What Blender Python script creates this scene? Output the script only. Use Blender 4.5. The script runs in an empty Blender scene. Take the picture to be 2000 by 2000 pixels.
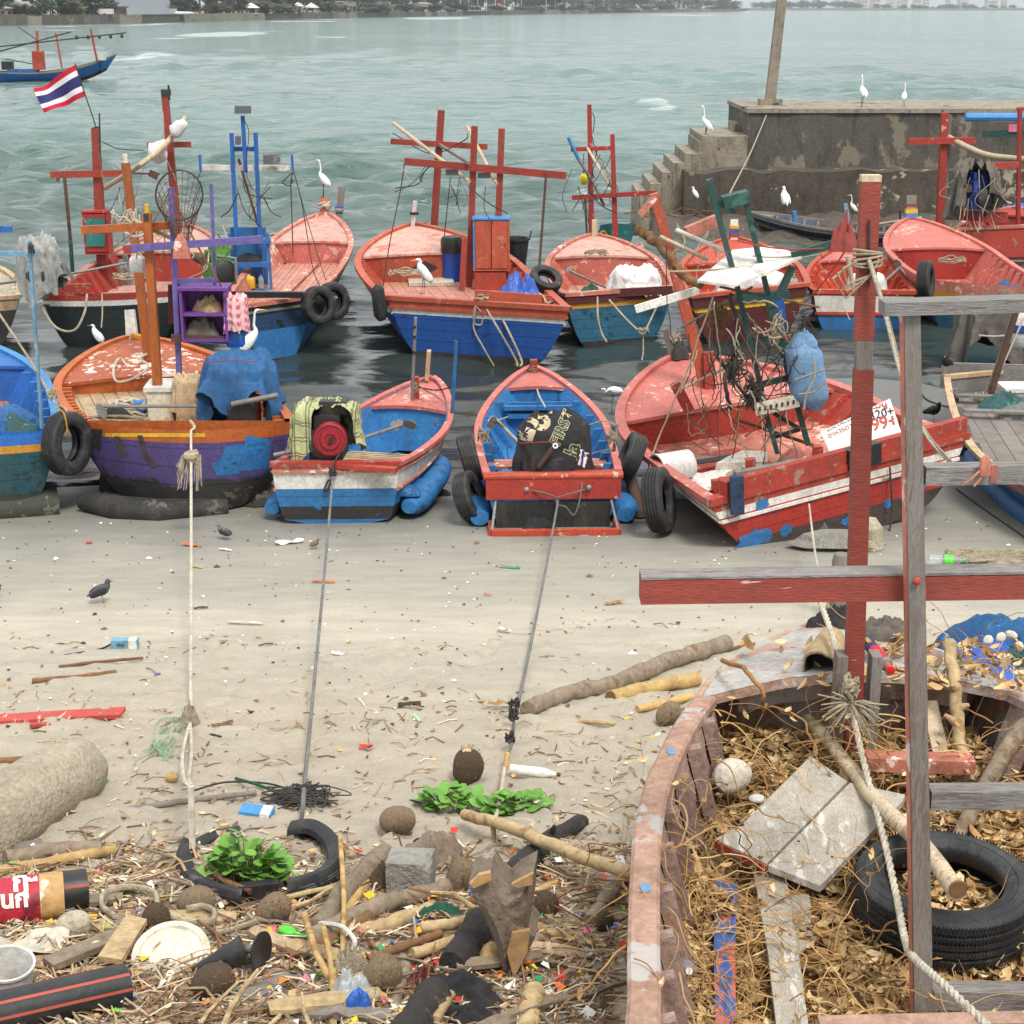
import bpy, bmesh, math, random
import numpy as np
from math import sin,cos,radians
from random import Random as Rnd
from mathutils import Vector as V, Matrix as M, Euler, noise
R = Rnd(7)
sc = bpy.context.scene
COL = sc.collection
PI = math.pi
NZ = noise.noise
H = 5.2                      # camera height above the water (m)
EYE = V((0,0,5.2))
F = 3100.0                   # focal length in pixels of the 2000 px photograph
PITCH = math.atan(985/F)
CP, SP = cos(PITCH), sin(PITCH)
# ------------------------------------------------------------------ camera, sky, sun, exposure
cd = bpy.data.cameras.new('camera'); cam = bpy.data.objects.new('camera',cd); COL.objects.link(cam)
cd.sensor_width = 36; cd.lens = 36*F/2000; cd.clip_start = .1; cd.clip_end = 20000
cam.location = (0,0, H); cam.rotation_euler = (PI/2 - PITCH, 0,0)
sc.camera = cam
w = bpy.data.worlds.new('World'); sc.world = w; w.use_nodes = True
wn = w.node_tree; wn.nodes.clear()
sky = wn.nodes.new('ShaderNodeTexSky'); sky.sky_type = 'NISHITA'; sky.sun_disc = False
sky.sun_elevation = radians(58); sky.sun_rotation = radians(-25)
sky.air_density = 1.0; sky.dust_density = 3.0; sky.ozone_density = 1.0
hs_ = wn.nodes.new('ShaderNodeHueSaturation'); hs_.inputs['Saturation'].default_value = .42
mx = wn.nodes.new('ShaderNodeMixRGB'); mx.inputs[0].default_value = .72          # overcast veil, brighter overhead (CIE overcast sky)
tcw = wn.nodes.new('ShaderNodeTexCoord'); sxy = wn.nodes.new('ShaderNodeSeparateXYZ'); mrw = wn.nodes.new('ShaderNodeMapRange'); vw = wn.nodes.new('ShaderNodeVectorMath'); vw.operation = 'SCALE'
wn.links.new(tcw.outputs['Generated'], sxy.inputs[0]); wn.links.new(sxy.outputs['Z'], mrw.inputs[0]); mrw.inputs[3].default_value = .88; mrw.inputs[4].default_value = 1.5
vw.inputs[0].default_value = (7.75,8.1,8.25); wn.links.new(mrw.outputs[0], vw.inputs['Scale']); wn.links.new(vw.outputs[0], mx.inputs[2])
bg = wn.nodes.new('ShaderNodeBackground'); bg.inputs[1].default_value = .085
wo = wn.nodes.new('ShaderNodeOutputWorld')
wn.links.new(sky.outputs[0], hs_.inputs['Color']); wn.links.new(hs_.outputs[0], mx.inputs[1])
wn.links.new(mx.outputs[0], bg.inputs[0]); wn.links.new(bg.outputs[0], wo.inputs[0])
sl_ = bpy.data.lights.new('sun','SUN'); so = bpy.data.objects.new('sun',sl_); COL.objects.link(so)
sl_.energy = 2.0; sl_.angle = radians(16); sl_.color = (1,.95,.88)
so.rotation_euler = (radians(32),0, radians(25))
sc.view_settings.view_transform = 'Standard'; sc.view_settings.look = 'None'
sc.view_settings.exposure = 0.66; sc.view_settings.gamma = 1; sc.view_settings.use_curve_mapping = False
sc.render.engine = 'CYCLES'
sc.cycles.max_bounces = 5; sc.cycles.diffuse_bounces = 2; sc.cycles.glossy_bounces = 3
sc.cycles.transmission_bounces = 4; sc.cycles.volume_bounces = 0; sc.cycles.caustics_reflective = False
sc.cycles.use_denoising = True
# ------------------------------------------------------------------ from the photograph's pixels to places
def ray(px, py):
 x = (px - 1000)/F; y = (1000 - py)/F
 return V((x, CP+y*SP, -SP+y*CP))
def at_z(px, py, z):
 d = ray(px, py); k = (z - H)/d.z
 return V((0,0, H))+d*k
def at_y(px, py, Y):
 d = ray(px, py); k = Y/d.y
 return V((0,0, H))+d*k
def sm(a, b, x):
 t = min(1, max(0,(x - a)/(b - a))); return t*t*(3 - 2*t)
def shore(x):
 return 17.7+5.6*sm(1.8,4.6, x)
def gz(x, y):                 # height of the beach
 if y < 17.3:
  s = 17.3 - y
  return .03+.045*s+.0067*s*s
 s = shore(x); k = .05 - .05/(s - 17.3)*(y - 17.3)
 return max(-1.6, min(.03, k) - .09*max(0, y - s))
def gnd(px, py, dz=0):
 p = at_z(px, py, 0)
 for i in range(30):
  p = at_z(px, py, gz(p.x, p.y)+dz)
 return p
FOOT = {}
_rf = Rnd(12)
for _ in range(150):            # footprints and scuffs trodden into the soft sand
 _y = _rf.uniform(6.8,11.4); _x = _rf.uniform(-.36,.3)*(_y+1); _a = _rf.gauss(1.2,.5)
 for _i in (-1,0,1):
  for _j in (-1,0,1): FOOT.setdefault((int(_x // .4)+_i, int(_y // .4)+_j), []).append((_x, _y, cos(_a), sin(_a), _rf.uniform(.018,.045)))
def gnoise(x, y, z):
 k = 0
 if z > .4:
  for fx, fy, c, s, d in FOOT.get((int(x // .4), int(y // .4)),()):
   u = (x - fx)*c+(y - fy)*s; v = -(x - fx)*s+(y - fy)*c; q = (u/.13) ** 2+(v/.06) ** 2
   if q < 4: k += d*(-math.exp(-q*1.6)+.45*math.exp(-(q - 2.0) ** 2*1.5))
 return k+gnoise0(x, y, z)
def gnoise0(x, y, z):
 a = sm(.33,.75, z)
 return a*(.04*NZ((x*1.7, y*1.7,0))+.036*NZ((x*5, y*5,3))+.02*NZ((x*13, y*13,5)))+(1 - a)*.008*NZ((x*1.2, y*.8,9))
def dist(p): return p.y*CP+(H - p.z)*SP      # depth along the lens axis
def pxm(n, p): return n*dist(p)/F              # n photo pixels at point p, in metres
# ------------------------------------------------------------------ materials
def lin(c):
 return tuple(((x/255)/12.92 if x/255 <= .04045 else ((x/255+.055)/1.055) ** 2.4) for x in c)
MATS = {}
def nd(nt, t, **kw):
 n = nt.nodes.new(t)
 for k, v in kw.items():
  if k in n.inputs: n.inputs[k].default_value = v
  else: setattr(n, k, v)
 return n
def mat(name, col, rough=.6, var=.22, scale=3.0, wear=None, amt=.5, wscale=9.0, dirt=.25, dirtcol=(70,60,48), bump=.25,
  bscale=30., grain=None, metal=0, gain=1.0, alpha=1, attr=None, spec=.5, trans=0, low=None, seam=0):
 if name in MATS: return MATS[name]
 m = bpy.data.materials.new(name); m.use_nodes = True; nt = m.node_tree; L = nt.links.new
 b = nt.nodes['Principled BSDF']; b.inputs['Roughness'].default_value = rough; b.inputs['Metallic'].default_value = metal
 b.inputs['Specular IOR Level'].default_value = spec
 tc = nd(nt, 'ShaderNodeTexCoord'); src = tc.outputs['Object']
 if grain:
  mp = nd(nt, 'ShaderNodeMapping'); mp.inputs['Scale'].default_value = grain; L(src, mp.inputs[0]); gsrc = mp.outputs[0]
 else: gsrc = src
 c = [x*gain for x in lin(col)]
 n1 = nd(nt, 'ShaderNodeTexNoise',Scale=scale, Detail=6.0, Roughness=.65); L(gsrc, n1.inputs['Vector'])
 oi = nd(nt, 'ShaderNodeObjectInfo')
 ad = nd(nt, 'ShaderNodeMath',operation='MULTIPLY_ADD'); L(oi.outputs['Random'], ad.inputs[0]); ad.inputs[1].default_value = .35; L(n1.outputs[0], ad.inputs[2])
 mr = nd(nt, 'ShaderNodeMapRange'); L(ad.outputs[0], mr.inputs[0])
 mr.inputs[1].default_value = .35; mr.inputs[2].default_value = 1.0; mr.inputs[3].default_value = 1 - var; mr.inputs[4].default_value = 1+var
 vm = nd(nt, 'ShaderNodeVectorMath',operation='SCALE'); L(mr.outputs[0], vm.inputs['Scale'])
 if attr:
  at = nd(nt, 'ShaderNodeAttribute',attribute_name=attr); L(at.outputs['Color'], vm.inputs[0])
 else: vm.inputs[0].default_value = c
 out = vm.outputs[0]
 if dirt:                    # fine grime
  ng = nd(nt, 'ShaderNodeTexNoise',Scale=26., Detail=7.0, Roughness=.7); L(gsrc, ng.inputs['Vector']); rg = nd(nt, 'ShaderNodeMapRange'); L(ng.outputs[0], rg.inputs[0]); rg.inputs[1].default_value = .32; rg.inputs[2].default_value = .62; rg.inputs[3].default_value = 1 - min(.4,.2+dirt*.45); rg.inputs[4].default_value = 1.07
  vg = nd(nt, 'ShaderNodeVectorMath',operation='SCALE'); L(out, vg.inputs[0]); L(rg.outputs[0], vg.inputs['Scale']); out = vg.outputs[0]
 def mix(out, fac, col2):
  x = nd(nt, 'ShaderNodeMixRGB'); L(fac, x.inputs[0]); L(out, x.inputs[1]); x.inputs[2].default_value = (*lin(col2),1); return x.outputs[0]
 if dirt:
  n3 = nd(nt, 'ShaderNodeTexNoise',Scale=2.3, Detail=8.0, Roughness=.7)
  m3 = nd(nt, 'ShaderNodeMapping'); m3.inputs['Scale'].default_value = (2.2,2.2,.7); L(src, m3.inputs[0]); L(m3.outputs[0], n3.inputs['Vector'])
  r3 = nd(nt, 'ShaderNodeMapRange'); L(n3.outputs[0], r3.inputs[0]); r3.inputs[1].default_value = .48; r3.inputs[2].default_value = .8; r3.inputs[3].default_value = 0; r3.inputs[4].default_value = min(.9, dirt*2.1)
  out = mix(out, r3.outputs[0], dirtcol)
 if wear:
  n2 = nd(nt, 'ShaderNodeTexNoise',Scale=wscale, Detail=9.0, Roughness=.62); L(gsrc, n2.inputs['Vector'])
  th = .74 - .3*amt
  r2 = nd(nt, 'ShaderNodeMapRange');
  nl = nd(nt, 'ShaderNodeTexNoise',Scale=wscale*.16, Detail=2.0); L(src, nl.inputs['Vector']); al = nd(nt, 'ShaderNodeMath',operation='MULTIPLY_ADD'); L(nl.outputs[0], al.inputs[0]); al.inputs[1].default_value = .5; sb_ = nd(nt, 'ShaderNodeMath',operation='SUBTRACT'); L(n2.outputs[0], sb_.inputs[0]); sb_.inputs[1].default_value = .25; L(sb_.outputs[0], al.inputs[2]); L(al.outputs[0], r2.inputs[0]); r2.inputs[1].default_value = th; r2.inputs[2].default_value = th+.035
  out = mix(out, r2.outputs[0], wear)
 if low:
  sx = nd(nt, 'ShaderNodeSeparateXYZ'); L(src, sx.inputs[0]); n5 = nd(nt, 'ShaderNodeTexNoise',Scale=2.4, Detail=7.0, Roughness=.65); L(src, n5.inputs['Vector'])
  a5 = nd(nt, 'ShaderNodeMath',operation='MULTIPLY_ADD'); L(n5.outputs[0], a5.inputs[0]); a5.inputs[1].default_value = -.55; L(sx.outputs['Z'], a5.inputs[2])
  r5 = nd(nt, 'ShaderNodeMapRange'); L(a5.outputs[0], r5.inputs[0]); r5.inputs[1].default_value = low[0] - .25; r5.inputs[2].default_value = low[0] - .29; out = mix(out, r5.outputs[0], low[1])
 L(out, b.inputs['Base Color'])
 if bump:
  n4 = nd(nt, 'ShaderNodeTexNoise',Scale=bscale, Detail=6.0); L(gsrc, n4.inputs['Vector'])
  hsrc = n4.outputs[0]
  if seam:
   s6 = nd(nt, 'ShaderNodeSeparateXYZ'); L(src, s6.inputs[0]); m6 = nd(nt, 'ShaderNodeMath',operation='MULTIPLY_ADD'); L(s6.outputs['Z'], m6.inputs[0]); m6.inputs[1].default_value = 1/seam; m7 = nd(nt, 'ShaderNodeMath',operation='MULTIPLY'); L(n1.outputs[0], m7.inputs[0]); m7.inputs[1].default_value = .12; L(m7.outputs[0], m6.inputs[2])
   f6 = nd(nt, 'ShaderNodeMath',operation='FRACT'); L(m6.outputs[0], f6.inputs[0]); r6 = nd(nt, 'ShaderNodeMapRange'); L(f6.outputs[0], r6.inputs[0]); r6.inputs[1].default_value = 0; r6.inputs[2].default_value = .09; a6 = nd(nt, 'ShaderNodeMath',operation='ADD'); L(r6.outputs[0], a6.inputs[0]); L(n4.outputs[0], a6.inputs[1]); hsrc = a6.outputs[0]
  bp = nd(nt, 'ShaderNodeBump',Strength=bump, Distance=.02); L(hsrc, bp.inputs['Height']); L(bp.outputs[0], b.inputs['Normal'])
 if alpha < 1: b.inputs['Alpha'].default_value = alpha
 if trans: b.inputs['Transmission Weight'].default_value = trans
 MATS[name] = m
 return m
CHIP = (205,190,175)
mat('red paint',(172,62,48), wear=(150,120,105), amt=.42, dirt=.3)
mat('bright red paint',(166,54,44), wear=(196,150,135), amt=.3, dirt=.2)
mat('orange red paint',(188,74,50), wear=(200,160,140), amt=.3, dirt=.2)
mat('brick red timber',(146,64,52), wear=(205,180,170), amt=.28, dirt=.2, grain=(1,1,6), wscale=5)
mat('red mast paint',(158,62,48), wear=(120,88,76), amt=.35, dirt=.3, rough=.55)
mat('salmon deck paint',(200,140,120), wear=(170,120,100), amt=.45, dirt=.3, wscale=6)
mat('pink paint',(196,110,98), wear=(214,176,164), amt=.42, dirt=.15)
mat('pale pink deck',(208,160,144), wear=(196,110,92), amt=.5, dirt=.3, wscale=5)
mat('rust pink deck',(196,120,100), wear=(225,200,190), amt=.5, dirt=.35)
mat('orange paint',(190,98,40), wear=(150,96,62), amt=.4, dirt=.3)
mat('orange mast paint',(172,92,38), wear=(120,78,48), amt=.3, dirt=.3, grain=(2,2,.3))
mat('orange cracked deck',(182,92,52), wear=(236,214,200), amt=.55, dirt=.3, wscale=8)
mat('bare plank deck',(196,168,132), wear=(160,120,84), amt=.45, dirt=.35, grain=(4,.5,1))
mat('royal blue paint',(24,76,148), seam=.17, low=(.3,(46,52,60)), wear=(18,54,108), amt=.45, dirt=.15, dirtcol=(40,60,90))
mat('blue paint',(46,116,176), wear=(30,78,122), amt=.42, dirt=.35, dirtcol=(60,74,84))
mat('band black blue',(46,46,44), wear=(46,112,168), amt=.62, wscale=5, dirt=.3)
mat('blue hull worn',(48,116,172), seam=.18, wear=(120,140,150), amt=.25, dirt=.35, dirtcol=(60,74,84), low=(.14,(50,50,46)))
mat('sky blue paint',(66,140,200), wear=(140,170,190), amt=.35, dirt=.25)
mat('bright blue paint',(44,108,186), wear=(20,80,150), amt=.35, dirt=.15)
mat('pale blue paint',(110,160,186), wear=(150,160,160), amt=.45, dirt=.3)
mat('teal hull paint',(44,98,124), seam=.16, wear=(24,62,84), amt=.5, dirt=.3)
mat('petrol hull paint',(28,78,88), seam=.17, low=(.34,(56,60,48)), wear=(30,52,54), amt=.5, dirt=.4)
mat('dark blue hull',(38,66,98), seam=.16, wear=(26,32,40), amt=.6, dirt=.5, dirtcol=(30,32,36))
mat('dark green hull',(24,38,38), seam=.17, wear=(34,54,52), amt=.4, dirt=.3, dirtcol=(40,44,42))
mat('maroon hull',(88,34,32), seam=.16, wear=(66,26,28), amt=.45, dirt=.3)
mat('purple paint',(86,70,128), seam=.2, wear=(36,88,166), amt=.3, wscale=1.6, low=(.42,(44,42,40)), dirt=.35, dirtcol=(60,46,60))
mat('purple frame paint',(112,62,142), wear=(80,40,110), amt=.4, dirt=.2)
mat('lilac paint',(112,100,168), wear=(90,84,140), amt=.45, dirt=.3)
mat('white paint',(226,222,214), wear=(170,160,150), amt=.35, dirt=.3, dirtcol=(120,110,95))
mat('yellow paint',(226,180,50), wear=(196,150,60), amt=.35, dirt=.2)
mat('ochre paint',(200,138,40), wear=(160,110,50), amt=.4, dirt=.25)
mat('dark green paint',(30,74,70), wear=(52,96,90), amt=.45, dirt=.3)
mat('teal panel paint',(40,120,116), wear=(70,140,130), amt=.35, dirt=.2)
mat('antifouling black',(44,42,40), wear=(92,86,76), amt=.45, dirt=.45, dirtcol=(74,70,60), rough=.8)
mat('antifouling brown',(76,62,56), wear=(52,46,44), amt=.5, dirt=.4, rough=.8)
mat('slimy green black',(56,62,50), wear=(92,96,80), amt=.45, dirt=.5, rough=.75)
mat('weathered wood',(142,134,126), wear=(112,100,92), amt=.55, dirt=.35, grain=(14,14,1.2), bump=.5, rough=.85, dirtcol=(84,62,56))
mat('grey wood along x',(146,142,138), wear=(108,98,92), amt=.55, dirt=.35, grain=(1.2,14,14), bump=.5, rough=.85, dirtcol=(84,62,56))
mat('grey board',(176,168,154), wear=(206,200,190), amt=.45, wscale=3, dirt=.35, grain=(6,2,3), bump=.4, rough=.9, dirtcol=(100,88,72))
mat('pale wood',(198,180,150), wear=(160,138,108), amt=.45, dirt=.3, grain=(4,4,1.5), rough=.85)
mat('driftwood',(142,126,106), wear=(112,92,70), amt=.5, dirt=.4, bump=.6, bscale=22, rough=.9)
mat('pale driftwood',(190,164,122), wear=(150,122,84), amt=.45, dirt=.3, bump=.5, rough=.9)
mat('bamboo',(192,158,100), wear=(150,116,68), amt=.4, dirt=.25, rough=.65)
mat('brown stick',(128,92,60), wear=(92,62,42), amt=.5, dirt=.3, rough=.9)
mat('charred wood',(48,44,42), wear=(84,74,66), amt=.45, dirt=.3, bump=.8, rough=.9)
mat('rubber',(40,40,42), wear=(84,84,84), amt=.3, dirt=.45, dirtcol=(92,88,82), rough=.7, bump=.3, wscale=5)
mat('black plastic',(36,37,39), wear=(62,62,62), amt=.3, dirt=.3, dirtcol=(90,86,78), rough=.45, bump=.1)
mat('rope',(186,172,146), var=.3, dirt=.35, bump=.8, bscale=140, rough=.95)
mat('white rope',(214,204,184), var=.2, dirt=.25, bump=.8, bscale=140, rough=.95)
mat('grey rope',(128,128,126), var=.3, dirt=.35, bump=.8, bscale=140, rough=.95)
mat('dark rope',(62,58,56), var=.3, dirt=.3, bump=.6, rough=.95)
mat('red cord',(150,66,62), dirt=.2, rough=.9)
mat('steel',(150,150,148), wear=(110,80,60), amt=.4, metal=.55, rough=.5)
mat('dull steel',(132,130,124), wear=(96,84,70), amt=.4, metal=.2, rough=.55)
mat('rusty steel',(96,70,58), wear=(60,46,42), amt=.5, rough=.85)
mat('dark metal',(52,52,52), wear=(86,80,74), amt=.4, rough=.55)
mat('engine red',(150,26,40), wear=(120,20,30), amt=.3, dirt=.15, rough=.4)
mat('engine green',(84,146,50), wear=(50,90,36), amt=.5, dirt=.3, rough=.5)
mat('engine blue',(40,82,160), wear=(24,44,90), amt=.5, dirt=.3)
mat('blue cloth',(52,104,156), wear=(36,74,122), amt=.45, wscale=4, dirt=.25, rough=.9, dirtcol=(60,70,90))
mat('tarpaulin blue',(54,94,180), wear=(120,160,220), amt=.4, wscale=3, dirt=.15, rough=.5, grain=(1,4,1))
mat('faded blue canvas',(112,148,184), wear=(90,124,160), amt=.4, wscale=4, dirt=.2, rough=.85)
mat('grey canvas',(112,106,98), wear=(90,84,78), amt=.45, wscale=4, dirt=.3, rough=.9)
mat('silver tarp',(168,168,164), wear=(120,120,118), amt=.5, wscale=4, dirt=.3, rough=.5)
mat('clear sheet',(140,140,136), wear=(100,98,94), amt=.5, wscale=4, dirt=.2, rough=.35, alpha=.62)
mat('white sheet',(226,224,222), wear=(196,196,196), amt=.4, wscale=4, dirt=.15, rough=.8)
mat('pink cloth',(208,116,142), wear=(226,170,170), amt=.4, wscale=5, dirt=.15, rough=.9)
mat('black cloth',(40,40,44), wear=(60,60,66), amt=.4, dirt=.2, rough=.9)
mat('dark green net',(40,96,74), wear=(70,130,100), amt=.5, dirt=.3, rough=.9, bscale=90, bump=.9)
mat('blue net',(40,92,140), wear=(70,130,190), amt=.5, wscale=12, dirt=.2, rough=.9, bscale=90, bump=.9)
mat('teal net',(60,100,100), wear=(84,140,120), amt=.5, wscale=14, dirt=.3, rough=.95, bscale=90, bump=.9)
mat('white plastic',(226,224,218), wear=(196,190,180), amt=.3, dirt=.2, dirtcol=(150,130,100), rough=.4)
mat('old white plastic',(208,202,182), wear=(180,170,146), amt=.4, dirt=.35, dirtcol=(150,130,100), rough=.5)
mat('foam',(222,214,198), wear=(180,160,126), amt=.35, dirt=.35, dirtcol=(160,130,90), rough=.85, bump=.5)
mat('yellow plastic',(236,216,36), dirt=.08, rough=.4, var=.1)
mat('amber plastic',(222,176,40), dirt=.15, rough=.4)
mat('lime plastic',(90,214,60), dirt=.1, rough=.35)
mat('blue plastic',(44,100,190), dirt=.15, rough=.4)
mat('barrel blue',(24,74,168), dirt=.15, rough=.4)
mat('red plastic',(206,44,40), dirt=.1, rough=.4)
mat('orange plastic',(230,110,44), dirt=.1, rough=.5)
mat('green plastic',(50,150,100), dirt=.15, rough=.4)
mat('clear plastic',(196,204,206), dirt=.05, rough=.2, alpha=.35)
mat('concrete',(150,140,124), wear=(70,66,60), amt=.5, wscale=2.2, dirt=.6, dirtcol=(40,38,35), bump=.7, bscale=14, rough=.92)
mat('dark concrete',(98,93,85), wear=(126,117,102), amt=.62, wscale=1.1, grain=(1.2,1.2,.8), dirt=.9, dirtcol=(40,38,36), bump=.8, bscale=12, rough=.92)
mat('stained concrete',(92,84,74), wear=(170,158,136), amt=.35, wscale=2.5, dirt=.7, dirtcol=(36,34,31), bump=.9, bscale=9, rough=.92)
mat('block concrete',(150,146,138), wear=(126,122,114), amt=.45, wscale=14, dirt=.2, bump=.9, bscale=50, rough=.95)
mat('sandy crust',(182,170,148), wear=(160,146,122), amt=.4, dirt=.2, bump=.9, bscale=40, rough=.97)
mat('coconut husk',(146,124,98), wear=(96,74,52), amt=.5, dirt=.4, grain=(6,6,1.2), bump=.9, rough=.95)
mat('dark husk',(92,74,56), wear=(140,116,88), amt=.4, dirt=.4, grain=(6,6,1.2), bump=.9, rough=.95)
mat('bark',(136,120,104), wear=(150,144,130), amt=.5, dirt=.4, bump=1., bscale=18, rough=.95)
mat('cut wood',(190,152,104), wear=(140,104,66), amt=.4, dirt=.2, rough=.9)
mat('egret white',(238,238,234), var=.06, dirt=0, bump=.3, bscale=60, rough=.9)
mat('egret beak',(226,176,70), dirt=0, rough=.5); mat('dark leg',(44,42,40), dirt=0, rough=.7)
mat('pigeon grey',(72,74,80), wear=(50,52,58), amt=.5, wscale=14, dirt=0, rough=.8)
mat('pigeon pied',(70,66,64), wear=(200,196,190), amt=.5, wscale=30, dirt=0, rough=.8)
mat('pigeon wing',(46,48,54), dirt=0, rough=.8); mat('pink leg',(190,90,84), dirt=0, rough=.6)
mat('black plumage',(26,24,26), dirt=0, rough=.7); mat('brown plumage',(132,104,72), wear=(90,68,46), amt=.5, wscale=40, dirt=0, rough=.9)
mat('flag red',(196,32,56), var=.08, dirt=0, bump=0, rough=.85); mat('flag white',(232,232,236), var=.05, dirt=0, bump=0, rough=.85)
mat('flag blue',(48,50,104), var=.08, dirt=0, bump=0, rough=.85)
mat('leaf green',(102,152,56), var=.35, wear=(120,170,80), amt=.4, dirt=0, rough=.6, bump=.1)
mat('stem green',(110,120,60), dirt=.2)
mat('tree green',(52,70,46), var=.45, scale=.8, dirt=0, rough=.8, bump=0)
mat('tree grey green',(76,84,68), var=.4, scale=.8, dirt=0, rough=.8, bump=0)
mat('tree olive',(82,82,52), var=.4, scale=.8, dirt=0, rough=.8, bump=0)
mat('trunk',(96,86,78), dirt=.2, bump=0, rough=.9)
mat('litter',(150,120,80), attr='col',var=.3, scale=20, dirt=0, rough=.85, bump=0, spec=.3)
mat('solar panel',(50,54,60), wear=(90,90,84), amt=.3, rough=.4)
mat('roof grey',(150,142,132), dirt=.2, bump=0); mat('house wall',(190,186,176), dirt=.3, bump=0)
mat('roof red',(176,70,66), dirt=.1, bump=0); mat('hoarding',(176,184,192), dirt=.2, bump=0, var=.1); mat('dark opening',(40,42,44), dirt=0, bump=0)
mat('city wall',(206,202,196), dirt=.1, bump=0); mat('rusty sheet',(122,96,76), dirt=.3, bump=0)
mat('ink',(48,46,46), dirt=0, bump=0, rough=.8); mat('ink red',(178,84,70), dirt=0, bump=0, rough=.8)
mat('cloth print cream',(206,190,158), dirt=.1, bump=0, rough=.9); mat('print green',(34,74,54), dirt=0, bump=0, rough=.9)
# ------------------------------------------------------------------ mesh building
MW = {}                        # world matrix of each parent, by name
class MB:
 def __init__(s): s.v = []; s.f = []; s.m = []; s.cur = 0
 def add(s, vs, fs, m=None):
  o = len(s.v); s.v += [tuple(p) for p in vs]
  for f in fs: s.f.append(tuple(i+o for i in f)); s.m.append(s.cur if m is None else m)
  return s
 def box(s, c, sz, rot=None, m=None):
  c = V(c); h = V(sz)/2; pts = []
  for x in (-1,1):
   for y in (-1,1):
    for z in (-1,1):
     p = V((x*h.x, y*h.y, z*h.z)); pts.append(c+(rot @ p if rot else p))
  return s.add(pts, [(0,1,3,2),(4,6,7,5),(0,4,5,1),(2,3,7,6),(0,2,6,4),(1,5,7,3)], m)
 def bar(s, a, b, w, h=None, up=(0,0,1), w2=None, m=None):
  a = V(a); b = V(b); d = (b - a).normalized(); up = V(up)
  if abs(d.dot(up)) > .95: up = V((0,1,0))
  x = d.cross(up).normalized(); z = x.cross(d); h = h or w; k = (w2/w) if w2 else 1; pts = []
  for p, q in ((a, 1),(b, k)):
   for i, j in ((-1,-1),(1,-1),(1,1),(-1,1)): pts.append(p+x*(i*w/2*q)+z*(j*h/2*q))
  return s.add(pts, [(0,3,2,1),(4,5,6,7),(0,1,5,4),(1,2,6,5),(2,3,7,6),(3,0,4,7)], m)
 def tube(s, pts, r, n=8, m=None, squash=1, cap=True):
  pts = [V(p) for p in pts]; k = len(pts); rs = [r]*k if not hasattr(r, '__len__') else r
  ts = [(pts[min(i+1, k - 1)] - pts[max(i - 1,0)]).normalized() for i in range(k)]
  x = ts[0].orthogonal().normalized() if abs(ts[0].z) > .9 else ts[0].cross(V((0,0,1))).normalized()
  vs = []; fs = []
  for i in range(k):
   x = (x - ts[i]*x.dot(ts[i]))
   x = x.normalized() if x.length > 1e-6 else ts[i].orthogonal().normalized()
   y = ts[i].cross(x)
   for j in range(n):
    a = 2*PI*j/n; vs.append(pts[i]+x*(cos(a)*rs[i])+y*(sin(a)*rs[i]*squash))
  for i in range(k - 1):
   for j in range(n):
    j2 = (j+1) % n; fs.append((i*n+j, i*n+j2,(i+1)*n+j2,(i+1)*n+j))
  if cap: fs.append(tuple(range(n - 1,-1,-1))); fs.append(tuple((k - 1)*n+j for j in range(n)))
  return s.add(vs, fs, m)
 def lathe(s, prof, mt=None, n=20, m=None, a0=0, a1=2*PI, noise=0):
  mt = mt or M(); vs = []; fs = []; full = abs(a1 - a0 - 2*PI) < 1e-6; nn = n if full else n+1
  for r, z in prof:
   for j in range(nn):
    a = a0+(a1 - a0)*j/n; q = 1+(noise*(sin(3*a+9*z)+.6*sin(7*a+1+13*z)) if noise else 0)
    vs.append(mt @ V((r*q*cos(a), r*q*sin(a), z)))
  for i in range(len(prof) - 1):
   for j in range(n):
    j2 = (j+1) % nn; fs.append((i*nn+j, i*nn+j2,(i+1)*nn+j2,(i+1)*nn+j))
  return s.add(vs, fs, m)
 def grid(s, P, m=None, close=False):
  r = len(P); c = len(P[0]); vs = [p for row in P for p in row]; fs = []
  for i in range(r - 1):
   for j in range(c if close else c - 1):
    j2 = (j+1) % c; fs.append((i*c+j, i*c+j2,(i+1)*c+j2,(i+1)*c+j))
  return s.add(vs, fs, m)
 def prism(s, poly, ext, m=None):
  n = len(poly); poly = [V(p) for p in poly]; e = V(ext)
  vs = poly + [p+e for p in poly]; fs = [tuple(range(n - 1,-1,-1)), tuple(range(n, 2*n))]
  for i in range(n): j = (i+1) % n; fs.append((i, j, n+j, n+i))
  return s.add(vs, fs, m)
 def ell(s, c, rad, rot=None, n=12, k=8, m=None, noise=0, seed=0):
  c = V(c); vs = []; fs = []; rr = Rnd(seed); ph = [rr.uniform(0,6) for _ in range(6)]
  for i in range(k+1):
   th = PI*i/k
   for j in range(n):
    a = 2*PI*j/n; d = V((sin(th)*cos(a), sin(th)*sin(a), cos(th)))
    q = 1+noise*(sin(3*d.x+ph[0])+sin(4*d.y+ph[1])+sin(5*d.z+ph[2])+.6*sin(9*d.x+7*d.y+ph[3])+.5*sin(8*d.z - 9*d.y+ph[4]))/2
    p = V((d.x*rad[0], d.y*rad[1], d.z*rad[2]))*q; vs.append(c+(rot @ p if rot else p))
  for i in range(k):
   for j in range(n): j2 = (j+1) % n; fs.append((i*n+j, (i+1)*n+j, (i+1)*n+j2, i*n+j2))
  return s.add(vs, fs, m)
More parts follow.
